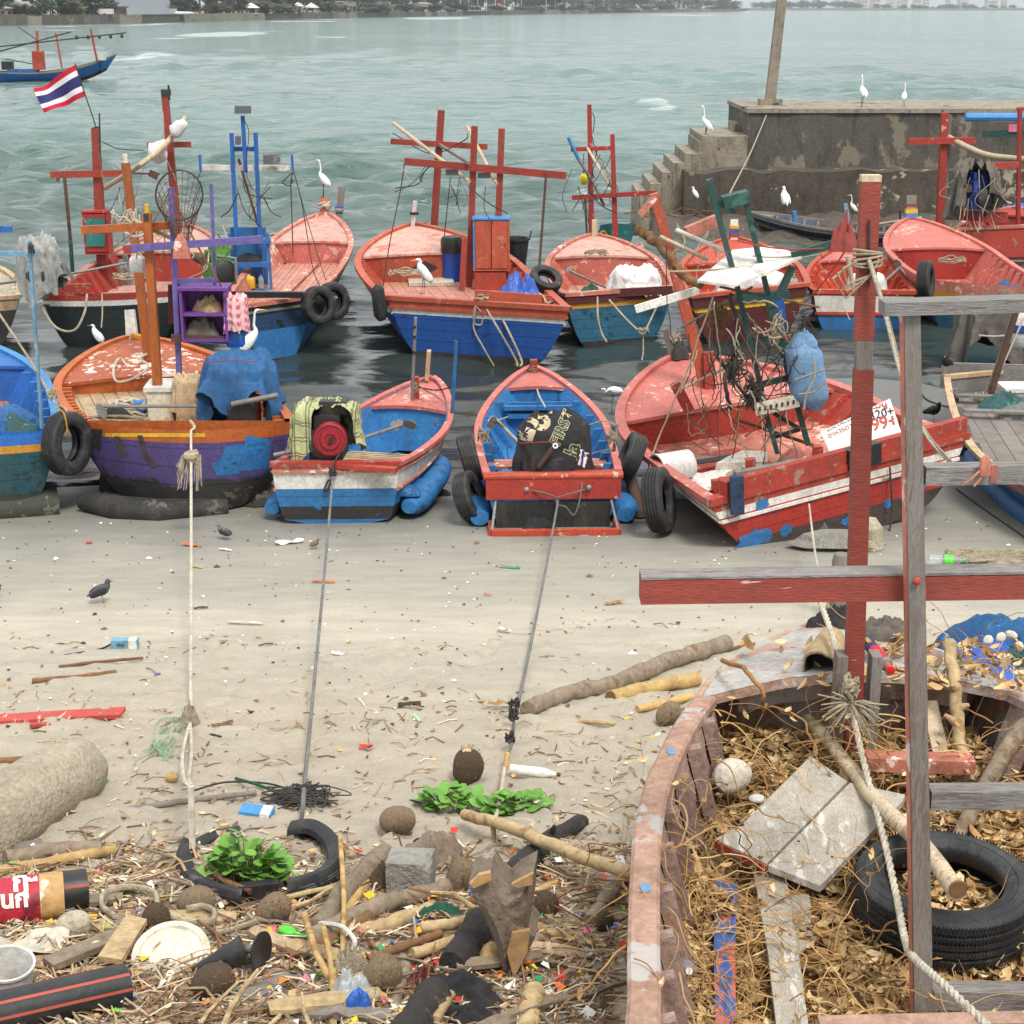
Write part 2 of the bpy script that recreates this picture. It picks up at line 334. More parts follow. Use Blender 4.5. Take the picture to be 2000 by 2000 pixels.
 def mesh(s, name, mats, smooth=False, inv=None):
  me = bpy.data.meshes.new(name)
  vs = [tuple(inv @ V(p)) for p in s.v] if inv is not None else s.v
  me.from_pydata(vs, [], s.f)
  for x in ([mats] if isinstance(mats, str) else mats): me.materials.append(MATS[x])
  if len(me.materials) > 1: me.polygons.foreach_set('material_index',s.m)
  if smooth:
   me.polygons.foreach_set('use_smooth',[True]*len(me.polygons))
   if smooth != 'all': me.set_sharp_from_angle(angle=radians(smooth if smooth is not True else 42))
  return me
 def part(s, name, mats, parent, smooth=False, label=None, local=False, kind=None):
  parent = getattr(parent, 'root',parent); inv = None if local else MW[parent.name].inverted()
  o = bpy.data.objects.new(name, s.mesh(name, mats, smooth, inv)); COL.objects.link(o); o.parent = parent; MW[o.name] = MW[parent.name]
  if label: o['label'] = label
  if kind: o['kind'] = kind
  return o
 def thing(s, name, mats, label, cat, smooth=False, group=None, loc=None, kind=None):
  if loc is None:
   a = np.array(s.v); loc = V(((a[:, 0].min()+a[:, 0].max())/2,(a[:, 1].min()+a[:, 1].max())/2, a[:, 2].min()))
  T = M.Translation(loc)
  o = bpy.data.objects.new(name, s.mesh(name, mats, smooth, T.inverted())); COL.objects.link(o); o.location = loc; MW[o.name] = T
  tag(o, label, cat, group, kind); return o
def tag(o, label=None, cat=None, group=None, kind=None):
 if label: o['label'] = label
 if cat: o['category'] = cat
 if group: o['group'] = group
 if kind: o['kind'] = kind
def empty(name, label, cat, mt, group=None):
 if not isinstance(mt, M): mt = M.Translation(V(mt))
 o = bpy.data.objects.new(name, None); COL.objects.link(o); o.matrix_world = mt; o.empty_display_size = .1
 MW[o.name] = mt.copy(); tag(o, label, cat, group); return o
def copy_thing(o, mt, label=None):
 c = o.copy(); COL.objects.link(c); c.matrix_world = mt; MW[c.name] = mt.copy()
 if label: c['label'] = label
 for ch in o.children:
  d = ch.copy(); COL.objects.link(d); d.parent = c
  for g in ch.children:
   e = g.copy(); COL.objects.link(e); e.parent = d
 return c
def rotz(a): return M.Rotation(a, 3, 'Z')
def frame(o, x=None, z=None):
 """4x4 with origin o, Z axis z"""
 z = V(z).normalized(); x = V(x) if x is not None else z.orthogonal()
 x = (x - z*x.dot(z)).normalized(); y = z.cross(x); m = M((x, y, z)).transposed().to_4x4(); m.translation = V(o); return m
def curve(pts, n=8):
 """smooth path through points"""
 pts = [V(p) for p in pts]
 if len(pts) < 3: return [pts[0].lerp(pts[-1], i/n) for i in range(n+1)]
 q = [pts[0]*2 - pts[1]]+pts + [pts[-1]*2 - pts[-2]]; out = []
 for i in range(1, len(q) - 2):
  a, b, c, d = q[i - 1:i+3]
  for k in range(n):
   t = k/n; out.append(.5*((2*b)+(c - a)*t+(2*a - 5*b+4*c - d)*t*t+(3*b - a - 3*c+d)*t ** 3))
 out.append(pts[-1]); return out
def sag(a, b, s, n=10):
 a = V(a); b = V(b); return [a.lerp(b, i/n) - V((0,0, s*4*(i/n)*(1 - i/n))) for i in range(n+1)]
def jitter(pts, a, rnd=R): return [p+V((rnd.uniform(-a, a), rnd.uniform(-a, a), rnd.uniform(-a, a))) for p in pts]
def textmesh(s, size, bold=0, ext=.002):
 cu = bpy.data.curves.new('lettering','FONT'); cu.body = s; cu.size = size; cu.extrude = ext; cu.offset = bold; cu.align_x = 'CENTER'; cu.align_y = 'CENTER'; cu.resolution_u = 3
 o = bpy.data.objects.new('lettering',cu); COL.objects.link(o); bpy.context.view_layer.update()
 me = bpy.data.meshes.new_from_object(o.evaluated_get(bpy.context.evaluated_depsgraph_get())); bpy.data.objects.remove(o); bpy.data.curves.remove(cu); me.materials.clear()
 return me
def letters(s, size, mt, matname, parent, bold=0, fn=None, name='lettering'):
 parent = getattr(parent, "root", parent)
 """flat print: text laid on a plane (mt) or bent by fn"""
 me = textmesh(s, size, bold); inv = MW[parent.name].inverted()
 for v in me.vertices: v.co = inv @ (fn(v.co) if fn else mt @ v.co)
 me.materials.append(MATS[matname]); o = bpy.data.objects.new(name, me); COL.objects.link(o); o.parent = parent; MW[o.name] = MW[parent.name]; return o
# ================================================================== THE SETTING
def fnoise(x, y, z=0): return NZ((x, y, z))
def ground():
 rows = [at_z(1000, py, gz(0,8)).y for py in []]
 ys = []
 y = 3.0
 while y < 24: ys.append(y); y += max(.022, y*y/(H*F)*2.6)
 while y < 60: ys.append(y); y += 1.5
 nc = 330; vs = []
 for y in ys:
  wd = 2.6+y*.42
  for j in range(nc+1):
   x = (j/nc*2 - 1)*wd; z = gz(x, y)
   z += gnoise(x, y, z)
   vs.append((x, y, z))
 fs = []
 c = nc+1
 for i in range(len(ys) - 1):
  for j in range(nc): fs.append((i*c+j, i*c+j+1,(i+1)*c+j+1,(i+1)*c+j))
 me = bpy.data.meshes.new('beach'); me.from_pydata(vs, [], fs); me.polygons.foreach_set('use_smooth',[True]*len(fs))
 m = bpy.data.materials.new('sand'); m.use_nodes = True; nt = m.node_tree; L = nt.links.new; b = nt.nodes['Principled BSDF']
 tc = nd(nt, 'ShaderNodeTexCoord'); sp = nd(nt, 'ShaderNodeSeparateXYZ'); L(tc.outputs['Object'], sp.inputs[0])
 n1 = nd(nt, 'ShaderNodeTexNoise',Scale=.7, Detail=5.0); L(tc.outputs['Object'], n1.inputs['Vector'])
 hgt = nd(nt, 'ShaderNodeMath',operation='MULTIPLY_ADD'); L(n1.outputs[0], hgt.inputs[0]); hgt.inputs[1].default_value = .26; L(sp.outputs['Z'], hgt.inputs[2])
 cr = nd(nt, 'ShaderNodeValToRGB'); cr.color_ramp.interpolation = 'EASE'
 mr = nd(nt, 'ShaderNodeMapRange'); L(hgt.outputs[0], mr.inputs[0]); mr.inputs[1].default_value = .0; mr.inputs[2].default_value = 1.0; L(mr.outputs[0], cr.inputs[0])
 els = [(0.0,(62,60,55)),(.145,(100,98,92)),(.26,(132,129,120)),(.42,(158,153,141)),(.62,(197,188,170)),(1.0,(200,188,168))]
 e = cr.color_ramp.elements
 while len(e) < len(els): e.new(.5)
 for k, (p, c_) in enumerate(els): e[k].position = p; e[k].color = (*lin(c_),1)
 n2 = nd(nt, 'ShaderNodeTexNoise',Scale=60., Detail=8.0, Roughness=.75); L(tc.outputs['Object'], n2.inputs['Vector'])
 n3 = nd(nt, 'ShaderNodeTexNoise',Scale=3.5, Detail=7.0, Roughness=.6); mp = nd(nt, 'ShaderNodeMapping'); mp.inputs['Scale'].default_value = (.5,1.6,1); L(tc.outputs['Object'], mp.inputs[0]); L(mp.outputs[0], n3.inputs['Vector'])
 ad = nd(nt, 'ShaderNodeMath',operation='ADD'); L(n2.outputs[0], ad.inputs[0]); L(n3.outputs[0], ad.inputs[1])
 m2 = nd(nt, 'ShaderNodeMapRange'); L(ad.outputs[0], m2.inputs[0]); m2.inputs[1].default_value = .7; m2.inputs[2].default_value = 1.35; m2.inputs[3].default_value = .8; m2.inputs[4].default_value = 1.18
 vm = nd(nt, 'ShaderNodeVectorMath',operation='SCALE'); L(cr.outputs[0], vm.inputs[0]); L(m2.outputs[0], vm.inputs['Scale'])
 # dark grains and shell specks
 vo = nd(nt, 'ShaderNodeTexNoise',Scale=95., Detail=3.0); L(tc.outputs['Object'], vo.inputs['Vector'])
 r3 = nd(nt, 'ShaderNodeMapRange'); L(vo.outputs[0], r3.inputs[0]); r3.inputs[1].default_value = .68; r3.inputs[2].default_value = .73; r3.inputs[4].default_value = .75
 mxx = nd(nt, 'ShaderNodeMixRGB'); L(r3.outputs[0], mxx.inputs[0]); L(vm.outputs[0], mxx.inputs[1]); mxx.inputs[2].default_value = (*lin((96,76,56)),1)
 L(mxx.outputs[0], b.inputs['Base Color'])
 mrr = nd(nt, 'ShaderNodeMapRange'); L(hgt.outputs[0], mrr.inputs[0]); mrr.inputs[1].default_value = .12; mrr.inputs[2].default_value = .4; mrr.inputs[3].default_value = .32; mrr.inputs[4].default_value = .95; L(mrr.outputs[0], b.inputs['Roughness'])
 mrs = nd(nt, 'ShaderNodeMapRange'); L(hgt.outputs[0], mrs.inputs[0]); mrs.inputs[1].default_value = .25; mrs.inputs[2].default_value = .7; mrs.inputs[3].default_value = .12; mrs.inputs[4].default_value = .9
 bp = nd(nt, 'ShaderNodeBump',Distance=.03); L(mrs.outputs[0], bp.inputs['Strength']); L(ad.outputs[0], bp.inputs['Height']); L(bp.outputs[0], b.inputs['Normal'])
 me.materials.append(m); MATS['sand'] = m
 o = bpy.data.objects.new('beach',me); COL.objects.link(o); tag(o, 'pale sand beach running down to darker wet sand at the water',kind='structure')
ground()
def water():
 ys = []; y = 16.6
 while y < 900: ys.append(y); y += max(.05, y*y/(H*F)*1.7)
 while y < 9000: ys.append(y); y *= 1.12
 ys = np.array(ys); nc = 420
 u = np.linspace(-1,1, nc+1); wd = 5+ys*.56
 wd = np.where(ys > 900, wd*1.6, wd)
 X = u[None, :]*wd[:, None]; Y = np.repeat(ys[:, None], nc+1,1); Z = np.zeros_like(X)
 dY = Y*Y/(H*F)*1.7; rs = np.random.RandomState(3)
 calm = .16+.84*np.clip((Y - 27)/30,0,1)
 patch = np.zeros_like(X)
 for k in range(6): a = rs.uniform(0,6.28); f = rs.uniform(.02,.08); patch += np.sin(f*(X*cos(a)+2.2*Y*sin(a))+rs.uniform(0,6))
 patch = .65+.35*np.tanh(patch)
 for lam, am in [(13,.16),(9,.12),(6.5,.085),(4.6,.06),(3.3,.045),(2.5,.032),(1.8,.022),(1.3,.016),(1.0,.012),(.75,.008),(.6,.006)]:
  for q in range(3):
   a = -PI/2+rs.normal(0,.28 if lam > 3 else .6); k = 2*PI/(lam*rs.uniform(.85,1.2)); ph = rs.uniform(0,6.28)
   g = np.sin(k*(X*cos(a)+Y*sin(a))+ph+.7*np.sin(.13*X+q+.05*Y))
   g = (1 - np.abs(g))*1.4 - .5 if lam > 3 else g
   Z += (2.4 if lam < 4 else .95)*am*g*np.clip((lam/3.5)/np.maximum(dY, 1e-3),0,1) ** 1.5
 Z *= calm*patch
 foam = np.zeros_like(X)
 def nz(X, Y, s, sd):
  r = np.random.RandomState(sd); o = np.zeros_like(X)
  for k in range(14):
   a = r.uniform(0,6.28); f = s*r.uniform(.5,3); o += np.sin(f*(X*cos(a)+1.5*Y*sin(a))+r.uniform(0,6))/(1+k*.12)
  return o/3
 br = [(335,66,640,60,.9,1.),(545,74,720,72,.6,.7),(225,112,400,110,1.,1.),(0,80,70,82,.6,.9),(680,104,765,92,.5,.5),(1208,202,1335,204,1.1,1.),(1085,372,1250,388,.9,1.),
          (470,42,760,38,.7,.9),(760,34,980,31,.7,.9),(60,52,240,50,.6,.8),(240,48,470,43,.6,.8),(365,262,470,272,.5,.3),(990,29,1150,27,.6,.7),(1150,26,1300,24,.6,.5),(60,172,215,160,.35,.5),(0,60,300,55,.6,.5),(820,47,1000,45,.3,.4),(1325,92,1420,94,.25,.3)]
 for i, (x0, y0, x1, y1, wdt, st) in enumerate(br):
  a = at_z(x0, y0,0); b = at_z(x1, y1,0)
  t = (X - a.x)/(b.x - a.x); yc = a.y+(b.y - a.y)*t
  wv = wdt*(.4+5*a.y ** 2/(H*F)); yc = yc+nz(X/wv, Y*0,.25, i)*wv*.7
  e = np.clip(1.15 - np.abs(t - .5)*2.1,0,1); e = e*e*(3 - 2*e)
  d = (Y - yc)/wv
  Z += .28*min(st, 1)*e*wdt*np.exp(-np.where(d < 0,(d*1.5) ** 2,(d*.75) ** 2))
  f = np.minimum(.66, e*np.exp(-np.where(d < 0,(d*.45) ** 2,(d*1.6) ** 2))*st*(.72+.6*nz(X/wv, Y/wv, 2.2,50+i)))
  foam = np.maximum(foam, f)
 # wash along the shore on the right
 shx = 17.7+5.6*np.clip((X - 1.8)/2.8,0,1) ** 2*(3 - 2*np.clip((X - 1.8)/2.8,0,1))
 wash = np.exp(-((Y - shx - .25)/.35) ** 2)*(X > 4.0)*(.5+.6*nz(X, Y, 2.5,99)); foam = np.maximum(foam, wash*.9)
 n = len(ys); vs = np.stack([X, Y, Z], -1).reshape(-1,3); c = nc+1
 i, j = np.meshgrid(np.arange(n - 1), np.arange(nc), indexing='ij'); q = (i*c+j).ravel()
 fs = np.stack([q, q+1, q+c+1, q+c], -1)
 me = bpy.data.meshes.new('sea'); me.from_pydata(vs.tolist(), [], fs.tolist()); me.polygons.foreach_set('use_smooth',[True]*len(fs))
 at = me.attributes.new('foam','FLOAT','POINT'); at.data.foreach_set('value',np.clip(foam, 0,1.3).ravel().astype(np.float32))
 m = bpy.data.materials.new('sea water'); m.use_nodes = True; nt = m.node_tree; L = nt.links.new; b = nt.nodes['Principled BSDF']
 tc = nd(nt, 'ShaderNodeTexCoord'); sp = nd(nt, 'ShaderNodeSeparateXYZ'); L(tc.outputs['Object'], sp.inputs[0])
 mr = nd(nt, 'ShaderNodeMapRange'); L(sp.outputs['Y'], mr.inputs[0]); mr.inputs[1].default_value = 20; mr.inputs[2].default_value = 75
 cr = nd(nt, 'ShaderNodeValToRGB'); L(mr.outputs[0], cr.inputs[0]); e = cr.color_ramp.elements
 e[0].color = (.024,.027,.024,1); e[1].color = (.1,.175,.155,1); x = e.new(.32); x.color = (.066,.1,.088,1)  # near shore: dark shallows plus boat shade painted in; offshore: turbid green
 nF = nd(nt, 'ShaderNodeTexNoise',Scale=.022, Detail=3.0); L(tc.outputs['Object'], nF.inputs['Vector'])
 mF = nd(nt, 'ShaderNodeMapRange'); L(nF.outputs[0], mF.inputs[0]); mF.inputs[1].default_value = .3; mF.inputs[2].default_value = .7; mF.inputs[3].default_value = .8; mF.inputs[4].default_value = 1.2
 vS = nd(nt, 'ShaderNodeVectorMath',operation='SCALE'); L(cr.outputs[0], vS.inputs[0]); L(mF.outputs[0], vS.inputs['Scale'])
 af = nd(nt, 'ShaderNodeAttribute',attribute_name='foam')
 mpf = nd(nt, 'ShaderNodeMapping'); mpf.inputs['Scale'].default_value = (.45,1.1,1); L(tc.outputs['Object'], mpf.inputs[0])
 nf = nd(nt, 'ShaderNodeTexNoise',Scale=1.1, Detail=9.0, Roughness=.78); L(mpf.outputs[0], nf.inputs['Vector'])
 sb = nd(nt, 'ShaderNodeMath',operation='SUBTRACT'); L(af.outputs['Fac'], sb.inputs[0]); L(nf.outputs[0], sb.inputs[1])
 rf = nd(nt, 'ShaderNodeMapRange'); L(sb.outputs[0], rf.inputs[0]); rf.inputs[1].default_value = -.02; rf.inputs[2].default_value = .34; rf.inputs[4].default_value = .8
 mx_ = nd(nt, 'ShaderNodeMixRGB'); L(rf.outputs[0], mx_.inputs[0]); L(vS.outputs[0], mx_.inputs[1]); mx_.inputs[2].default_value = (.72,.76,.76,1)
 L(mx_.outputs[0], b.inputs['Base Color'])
 rr = nd(nt, 'ShaderNodeMapRange'); L(rf.outputs[0], rr.inputs[0]); rr.inputs[3].default_value = .09; rr.inputs[4].default_value = .8; L(rr.outputs[0], b.inputs['Roughness'])
 b.inputs['IOR'].default_value = 1.33
 mp = nd(nt, 'ShaderNodeMapping'); mp.inputs['Scale'].default_value = (.55,1.25,1); L(tc.outputs['Object'], mp.inputs[0])
 nA = nd(nt, 'ShaderNodeTexNoise',Scale=1.5, Detail=7.0, Roughness=.55); L(mp.outputs[0], nA.inputs['Vector'])
 nB = nd(nt, 'ShaderNodeTexNoise',Scale=.42, Detail=4.0); L(mp.outputs[0], nB.inputs['Vector'])
 bp = nd(nt, 'ShaderNodeBump',Strength=.8, Distance=.16); L(nA.outputs[0], bp.inputs['Height'])
 # wind chop grows away from the shelter of the jetty
 ms = nd(nt, 'ShaderNodeMapRange'); L(sp.outputs['Y'], ms.inputs[0]); ms.inputs[1].default_value = 24; ms.inputs[2].default_value = 58; ms.inputs[3].default_value = .13; ms.inputs[4].default_value = 1.0; L(ms.outputs[0], bp.inputs['Strength'])
 bp2 = nd(nt, 'ShaderNodeBump',Distance=.9); L(ms.outputs[0], bp2.inputs['Strength']); L(nB.outputs[0], bp2.inputs['Height']); L(bp.outputs[0], bp2.inputs['Normal']); L(bp2.outputs[0], b.inputs['Normal'])
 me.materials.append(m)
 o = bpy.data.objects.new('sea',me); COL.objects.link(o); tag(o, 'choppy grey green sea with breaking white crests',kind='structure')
water()
# ------------------------------------------------------------------ the jetty
def jetty():
 Y0 = 39.0
 def W(px, py, Y=Y0): return at_y(px, py, Y)
 root = empty('jetty','dark stained concrete jetty with a stair of blocks down to the water','jetty',(W(1650,330).x, Y0+1.5,0))
 def blk(name, px0, px1, pyt, zb, yf, yb, m, dx=0, rough=.0):
  a = W(px0, pyt, yf); x1 = W(px1, pyt, yf).x; n = MB()
  NX_ = max(2, int((x1 - a.x)/.45)); NZ_ = max(2, int((a.z - zb)/.35)); rr = Rnd(int(px0))
  def q(x, z): return rough*(NZ((x*1.3, z*1.7, px0))+.5*NZ((x*4, z*4, px0)))
  P = []
  for k in range(NZ_+1):
   z = zb+(a.z - zb)*k/NZ_; P.append([(a.x+(x1 - a.x)*i/NX_, yf+q(i*.45, k*.35), z+(q(i*.7,9) if k==NZ_ else 0)) for i in range(NX_+1)])
  top = [(p[0], yb, a.z) for p in P[-1]]; n.grid(P + [top])
  n.grid([[(a.x, yf, zb),(a.x, yf, a.z)], [(a.x, yb, zb),(a.x, yb, a.z)]]); n.grid([[(x1, yf, zb),(x1, yf, a.z)], [(x1, yb, zb),(x1, yb, a.z)]])
  return n.part(name, m, root, smooth=30)
 blk('lower_wall',1338,2260,334,-1.2,38.2,42.8, 'stained concrete',rough=.16)
 blk('upper_wall',1462,2260,221,1.2,39.0,42.6, 'dark concrete',rough=.05)
 c = W(1462,219,38.97); MB().box(((c.x+W(2260,219).x)/2,40.8, c.z+.03),(W(2260,219).x - c.x+.06,3.7,.1)).part('coping','concrete',root)
 blk('landing_block',1372,1461,266,1.2,38.9,41.8, 'concrete',rough=.03)
 for x0, x1, yt, dy in ((1434,1461.5,241,.3),(1403,1433.5,259,.3),(1366,1402,277,.1),(1339,1371,300,0),(1315,1338,318,0),(1293,1314,337,0),(1271,1292,359,-.1),(1250,1270,382,-.2)):
  blk('step',x0, x1, yt, (-1 if x1 < 1372 else 1.0),38.8+dy+(1.2 if x0 > 1400 else 0),41.4, 'concrete',rough=.02)
 # sloping apron of broken concrete and mud at its foot
 P = []
 for k in range(9):
  y = 38.6 - k*.55; row = []
  for i in range(60):
   x = W(1262,400).x+i*.2; z = .6 - k*.13+.3*fnoise(x*1.1, y*1.1)+.12*fnoise(x*3, y*3)
   if i==0 or k==8: z = -.3
   row.append((x, y, z))
  P.append(row)
 MB().grid(P).part('apron','stained concrete',root, smooth='all')
 # lamp post on its plinth
 b = W(1503,219,40.6); pr = empty('lamp_post','tall square concrete lamp post on a plinth at the jetty end','lamp post',(b.x, 40.6, W(1503,219,40.6).z))
 tp = W(1503,197,40.6).z; wd_ = W(1524,200,40.6).x - W(1482,200,40.6).x
 MB().box((b.x, 40.6,(b.z+tp)/2),(wd_, wd_, tp - b.z+.1)).part('plinth','concrete',pr)
 MB().bar((b.x, 40.6, tp),(b.x+.36,40.6,8.2),.24,.24, w2=.19).part('post','concrete',pr)
 a = V((b.x+.36,40.6,8.1)); MB().tube([a, a+V((-.5,-.5,.25)), a+V((-.9,-.9,.25))], .04).part('lamp_arm','dull steel',pr)
 MB().ell(a+V((-1.1,-1.1,.22)),(.24,.16,.08)).part('lamp_head','dull steel',pr, smooth=42)
 # rubble
 for k, (px, py, s) in enumerate(tuple((1400+(i*47) % 560,408+(i*29) % 40,.3+.05*(i % 6)) for i in range(22))+((1275,408,.55),(1300,415,.4),(1330,412,.5),(1352,420,.35),(1290,428,.35),(1395,425,.4))):
  p = at_z(px, py, .12); MB().ell(p, (s*.6, s*.5, s*.32), n=9, k=6, noise=.3, seed=k).thing('rock','stained concrete','dark rock lying at the foot of the jetty steps','rock',smooth=25, group='rocks at the foot of the jetty')
 bd = MB(); rr = Rnd(4)
 for k in range(70):
  p = at_z(rr.uniform(1265,1400), rr.uniform(398,430), rr.uniform(.1,.5)); q = p+V((rr.uniform(-.7,.7), rr.uniform(-.5,.5), rr.uniform(-.1,.4))); bd.tube([p, p.lerp(q, .5)+V((0,0,.1)), q], .018,4)
 bd.thing('driftwood_heap','brown stick','tangle of grey sticks heaped at the foot of the jetty steps','debris',kind='stuff')
jetty()
# ------------------------------------------------------------------ the far shore
COAST = [(-120,54),(0,49.5),(170,47.5),(360,43),(500,39.5),(650,36),(860,31.5),(1000,28.5),(1150,26.3),(1300,24),(1450,22.3)]
def coast(px):
 for (a, ya),(b, yb) in zip(COAST, COAST[1:]):
  if px <= b: return ya+(yb - ya)*(px - a)/(b - a)
 return 22.
def far():
 rr = Rnd(11); SHR = []
 def at(px, back=0): p = at_z(px, coast(px),0); return p*(1+back/p.y) if back else p
 # land behind the wall
 for k in range(150):                       # shrubs behind the wall
  px = rr.uniform(-60,1440);
  if 225 < px < 335: continue
  p = at(px, rr.uniform(14,24)); SHR.append((p, rr.uniform(2.5,4.5), rr.uniform(3.5,6)*(1+px/900)))
 n = MB(); A = [at(px, 2) for px in range(-120,1460,20)]; P = [[(p.x, p.y, 2.6) for p in A], [(p.x*1.6+40, p.y*1.6+40,3.2) for p in A]]
 n.grid(P); n.thing('shore_land','rusty sheet','low wooded land along the far shore',None, kind='structure',loc=(0,600,0))
 wl = empty('seawall','long weathered grey sea wall along the far shore','wall',at(300))
 edges = [-120,55,85,168,235,280,360,430,520,590,650,700,760,830,905,960,1060,1150,1250,1350,1450]
 for i, (a, b) in enumerate(zip(edges, edges[1:])):
  p = at(a); q = at(b); h = (2.9,2.6,3.0,2.7,2.9)[i % 5]+(.3 if i % 3==0 else 0); d = V((q - p).xy.to_3d()).normalized(); nn = V((-d.y, d.x, 0))
  o = nn*((i % 3)*.5)
  MB().prism([p+o - V((0,0,1)), q+o - V((0,0,1)), q+o+V((0,0, h)), p+o+V((0,0, h))], nn*2).part('wall_panel',('dark concrete','stained concrete','concrete')[(i*2) % 3 if i not in (6,7) else 2], wl)
 # tree meshes shared by the wood along the shore
 crowns = []
 for s in range(5):
  n = MB(); r2 = Rnd(s)
  lob = [(V((r2.uniform(-.5,.5), r2.uniform(-.5,.5), r2.uniform(-.2,.75))), r2.uniform(.25,.5)) for _ in range(9)]
  for k in range(620):
   c, rad = r2.choice(lob); d = V((r2.gauss(0,1), r2.gauss(0,1), r2.gauss(0,1))).normalized()*rad*r2.uniform(.5,1.05); p = c+d
   a = V((r2.gauss(0,1), r2.gauss(0,1), r2.gauss(0,.6))).normalized(); b = a.orthogonal().normalized(); e = r2.uniform(.05,.11)
   n.add([p - a*e, p+b*e*.8, p+a*e, p - b*e*.8], [(0,1,2,3)])
  crowns.append([n.mesh('crown',m_) for m_ in ('tree green','tree grey green','tree olive')])
 tk = MB().tube([(0,0,-.02),(.02,0,.4),(-.01,.02,.75)], [.035,.026,.012], 6).mesh('trunk','trunk')
 def tree(px, back, h, wd, lbl):
  p = at(px, back); t = empty('tree',lbl, 'tree',M.Translation((p.x, p.y, 2.5)) @ M.Diagonal((1,1,1,1)), 'trees along the far shore')
  o = bpy.data.objects.new('crown',rr.choice(crowns)[rr.choice((0,0,1,1,2))]); COL.objects.link(o); o.parent = t; o.location = (0,0, h*.5); o.scale = (wd, wd, h*.56); o.rotation_euler.z = rr.uniform(0,6)
  o = bpy.data.objects.new('trunk',tk); COL.objects.link(o); o.parent = t; o.scale = (h*.8, h*.8, h*.85)
 for p, h, wd in SHR:
  o = bpy.data.objects.new('shrub',rr.choice(crowns)[rr.choice((0,1,2))]); COL.objects.link(o); o.location = (p.x, p.y, 2.6+h*.4); o.scale = (wd, wd, h*.9); o.rotation_euler.z = rr.uniform(0,6); tag(o, 'dense green shrub behind the sea wall of the far shore','shrub','shrubs behind the sea wall')
 LB = {'t': 'dark leafy tree in the wood along the far shore'}
 px = -60
 while px < 1010:
  if not (225 < px < 330) and not (30 < px < 92): tree(px+rr.uniform(-5,5), rr.uniform(26,44), rr.uniform(9,15), rr.uniform(4.5,7), LB['t'])
  if rr.random() < .8: tree(px+rr.uniform(-6,6), rr.uniform(60,90), rr.uniform(13,20), rr.uniform(6,9), LB['t'])
  px += rr.uniform(8,13)
 while px < 1440:
  tree(px, rr.uniform(30,60), rr.uniform(10,17), rr.uniform(9,15), LB['t']); px += rr.uniform(7,12)
 # bare trunks, white ones farther along the shore
 for px in [352,372,392,405,428,441,455,900,915,935,950,968,985,1002,1020,1068,1085,1100,1118,1180,1190]:
  p = at(px, rr.uniform(12,20)); MB().tube([(p.x, p.y, 2.4),(p.x+rr.uniform(-.6,.6), p.y, 7),(p.x+rr.uniform(-1,1), p.y, 13)], [.3,.24,.16], 6).thing('bare_tree','trunk' if px < 900 else 'white paint','slender bare tree trunk standing along the far shore','tree',group='bare trunks along the far shore')
 def house(px0, px1, back, zw, zr, wallm, roofm, label, cat='house',name='shore_house',wins=0, flat=False):
  a = at(px0, back); b = at(px1, back); r = empty(name, label, cat, ((a.x+b.x)/2,(a.y+b.y)/2+3,2.5)); d = (b - a).normalized(); nn = V((-d.y, d.x, 0)); a.z = b.z = 2.4; dp = nn*7
  MB().prism([a, b, b+V((0,0, zw)), a+V((0,0, zw))], dp).part('wall',wallm, r)
  up = V((0,0, zw)); e = d*.6; rf = MB()
  if flat: rf.prism([a+up - e - nn*.6, b+up+e - nn*.6, b+up+e - nn*.6+V((0,0,.5)), a+up - e - nn*.6+V((0,0,.5))], nn*8.2)
  else:
   c = [a+up - e - nn*.6, b+up+e - nn*.6, b+up+e+nn*7.6, a+up - e+nn*7.6]; t = [a+up+d*2+nn*3.5+V((0,0, zr)), b+up - d*2+nn*3.5+V((0,0, zr))]
   rf.add(c+t, [(0,1,5,4),(1,2,5),(2,3,4,5),(3,0,4),(0,3,2,1)])
  rf.part('roof',roofm, r)
  ln = (b - a).length
  for k in range(wins):
   p = a+d*(ln*(k+.5)/wins)+V((0,0, zw*.5)) - nn*.03; MB().box(p, (ln/wins*.45,.1, zw*.4), M((d, nn, V((0,0,1)))).transposed()).part('window','dark opening',r)
 house(-30,28,18,2.6,1.0, 'house wall','roof grey','low pale house behind the sea wall at the far left',wins=4)
 house(44,97,20,3.2,1.6, 'house wall','roof grey','grey roofed low house with dark openings behind the sea wall',wins=4)
 house(152,178,14,2.6,.6, 'concrete','roof grey','small flat roofed grey shed above the sea wall','shed','shed',2, True)
 house(224,249,13,2.8,.4, 'rusty sheet','rusty sheet','rusty sheet metal hut beside the grey hoardings','hut','hut',0, True)
 house(222,334,22,7.5,.5, 'hoarding','roof grey','tall pale sheeted building site behind the sea wall','building','building_site',0, True)
 for x0, x1, h in ((250,282,2.6),(284,330,2.4),(318,347,2.3)):
  a = at(x0,7); b = at(x1,7); a.z = b.z = 2.6; MB().prism([a, b, b+V((0,0, h)), a+V((0,0, h))], (0,.2,0)).thing('hoarding_panel','hoarding',{250: 'pale grey hoarding panel beside the rusty hut on the far shore',284: 'wide pale hoarding panel in front of the building site',318: 'pale hoarding panel at the right end of the building site'}[x0], 'panel')
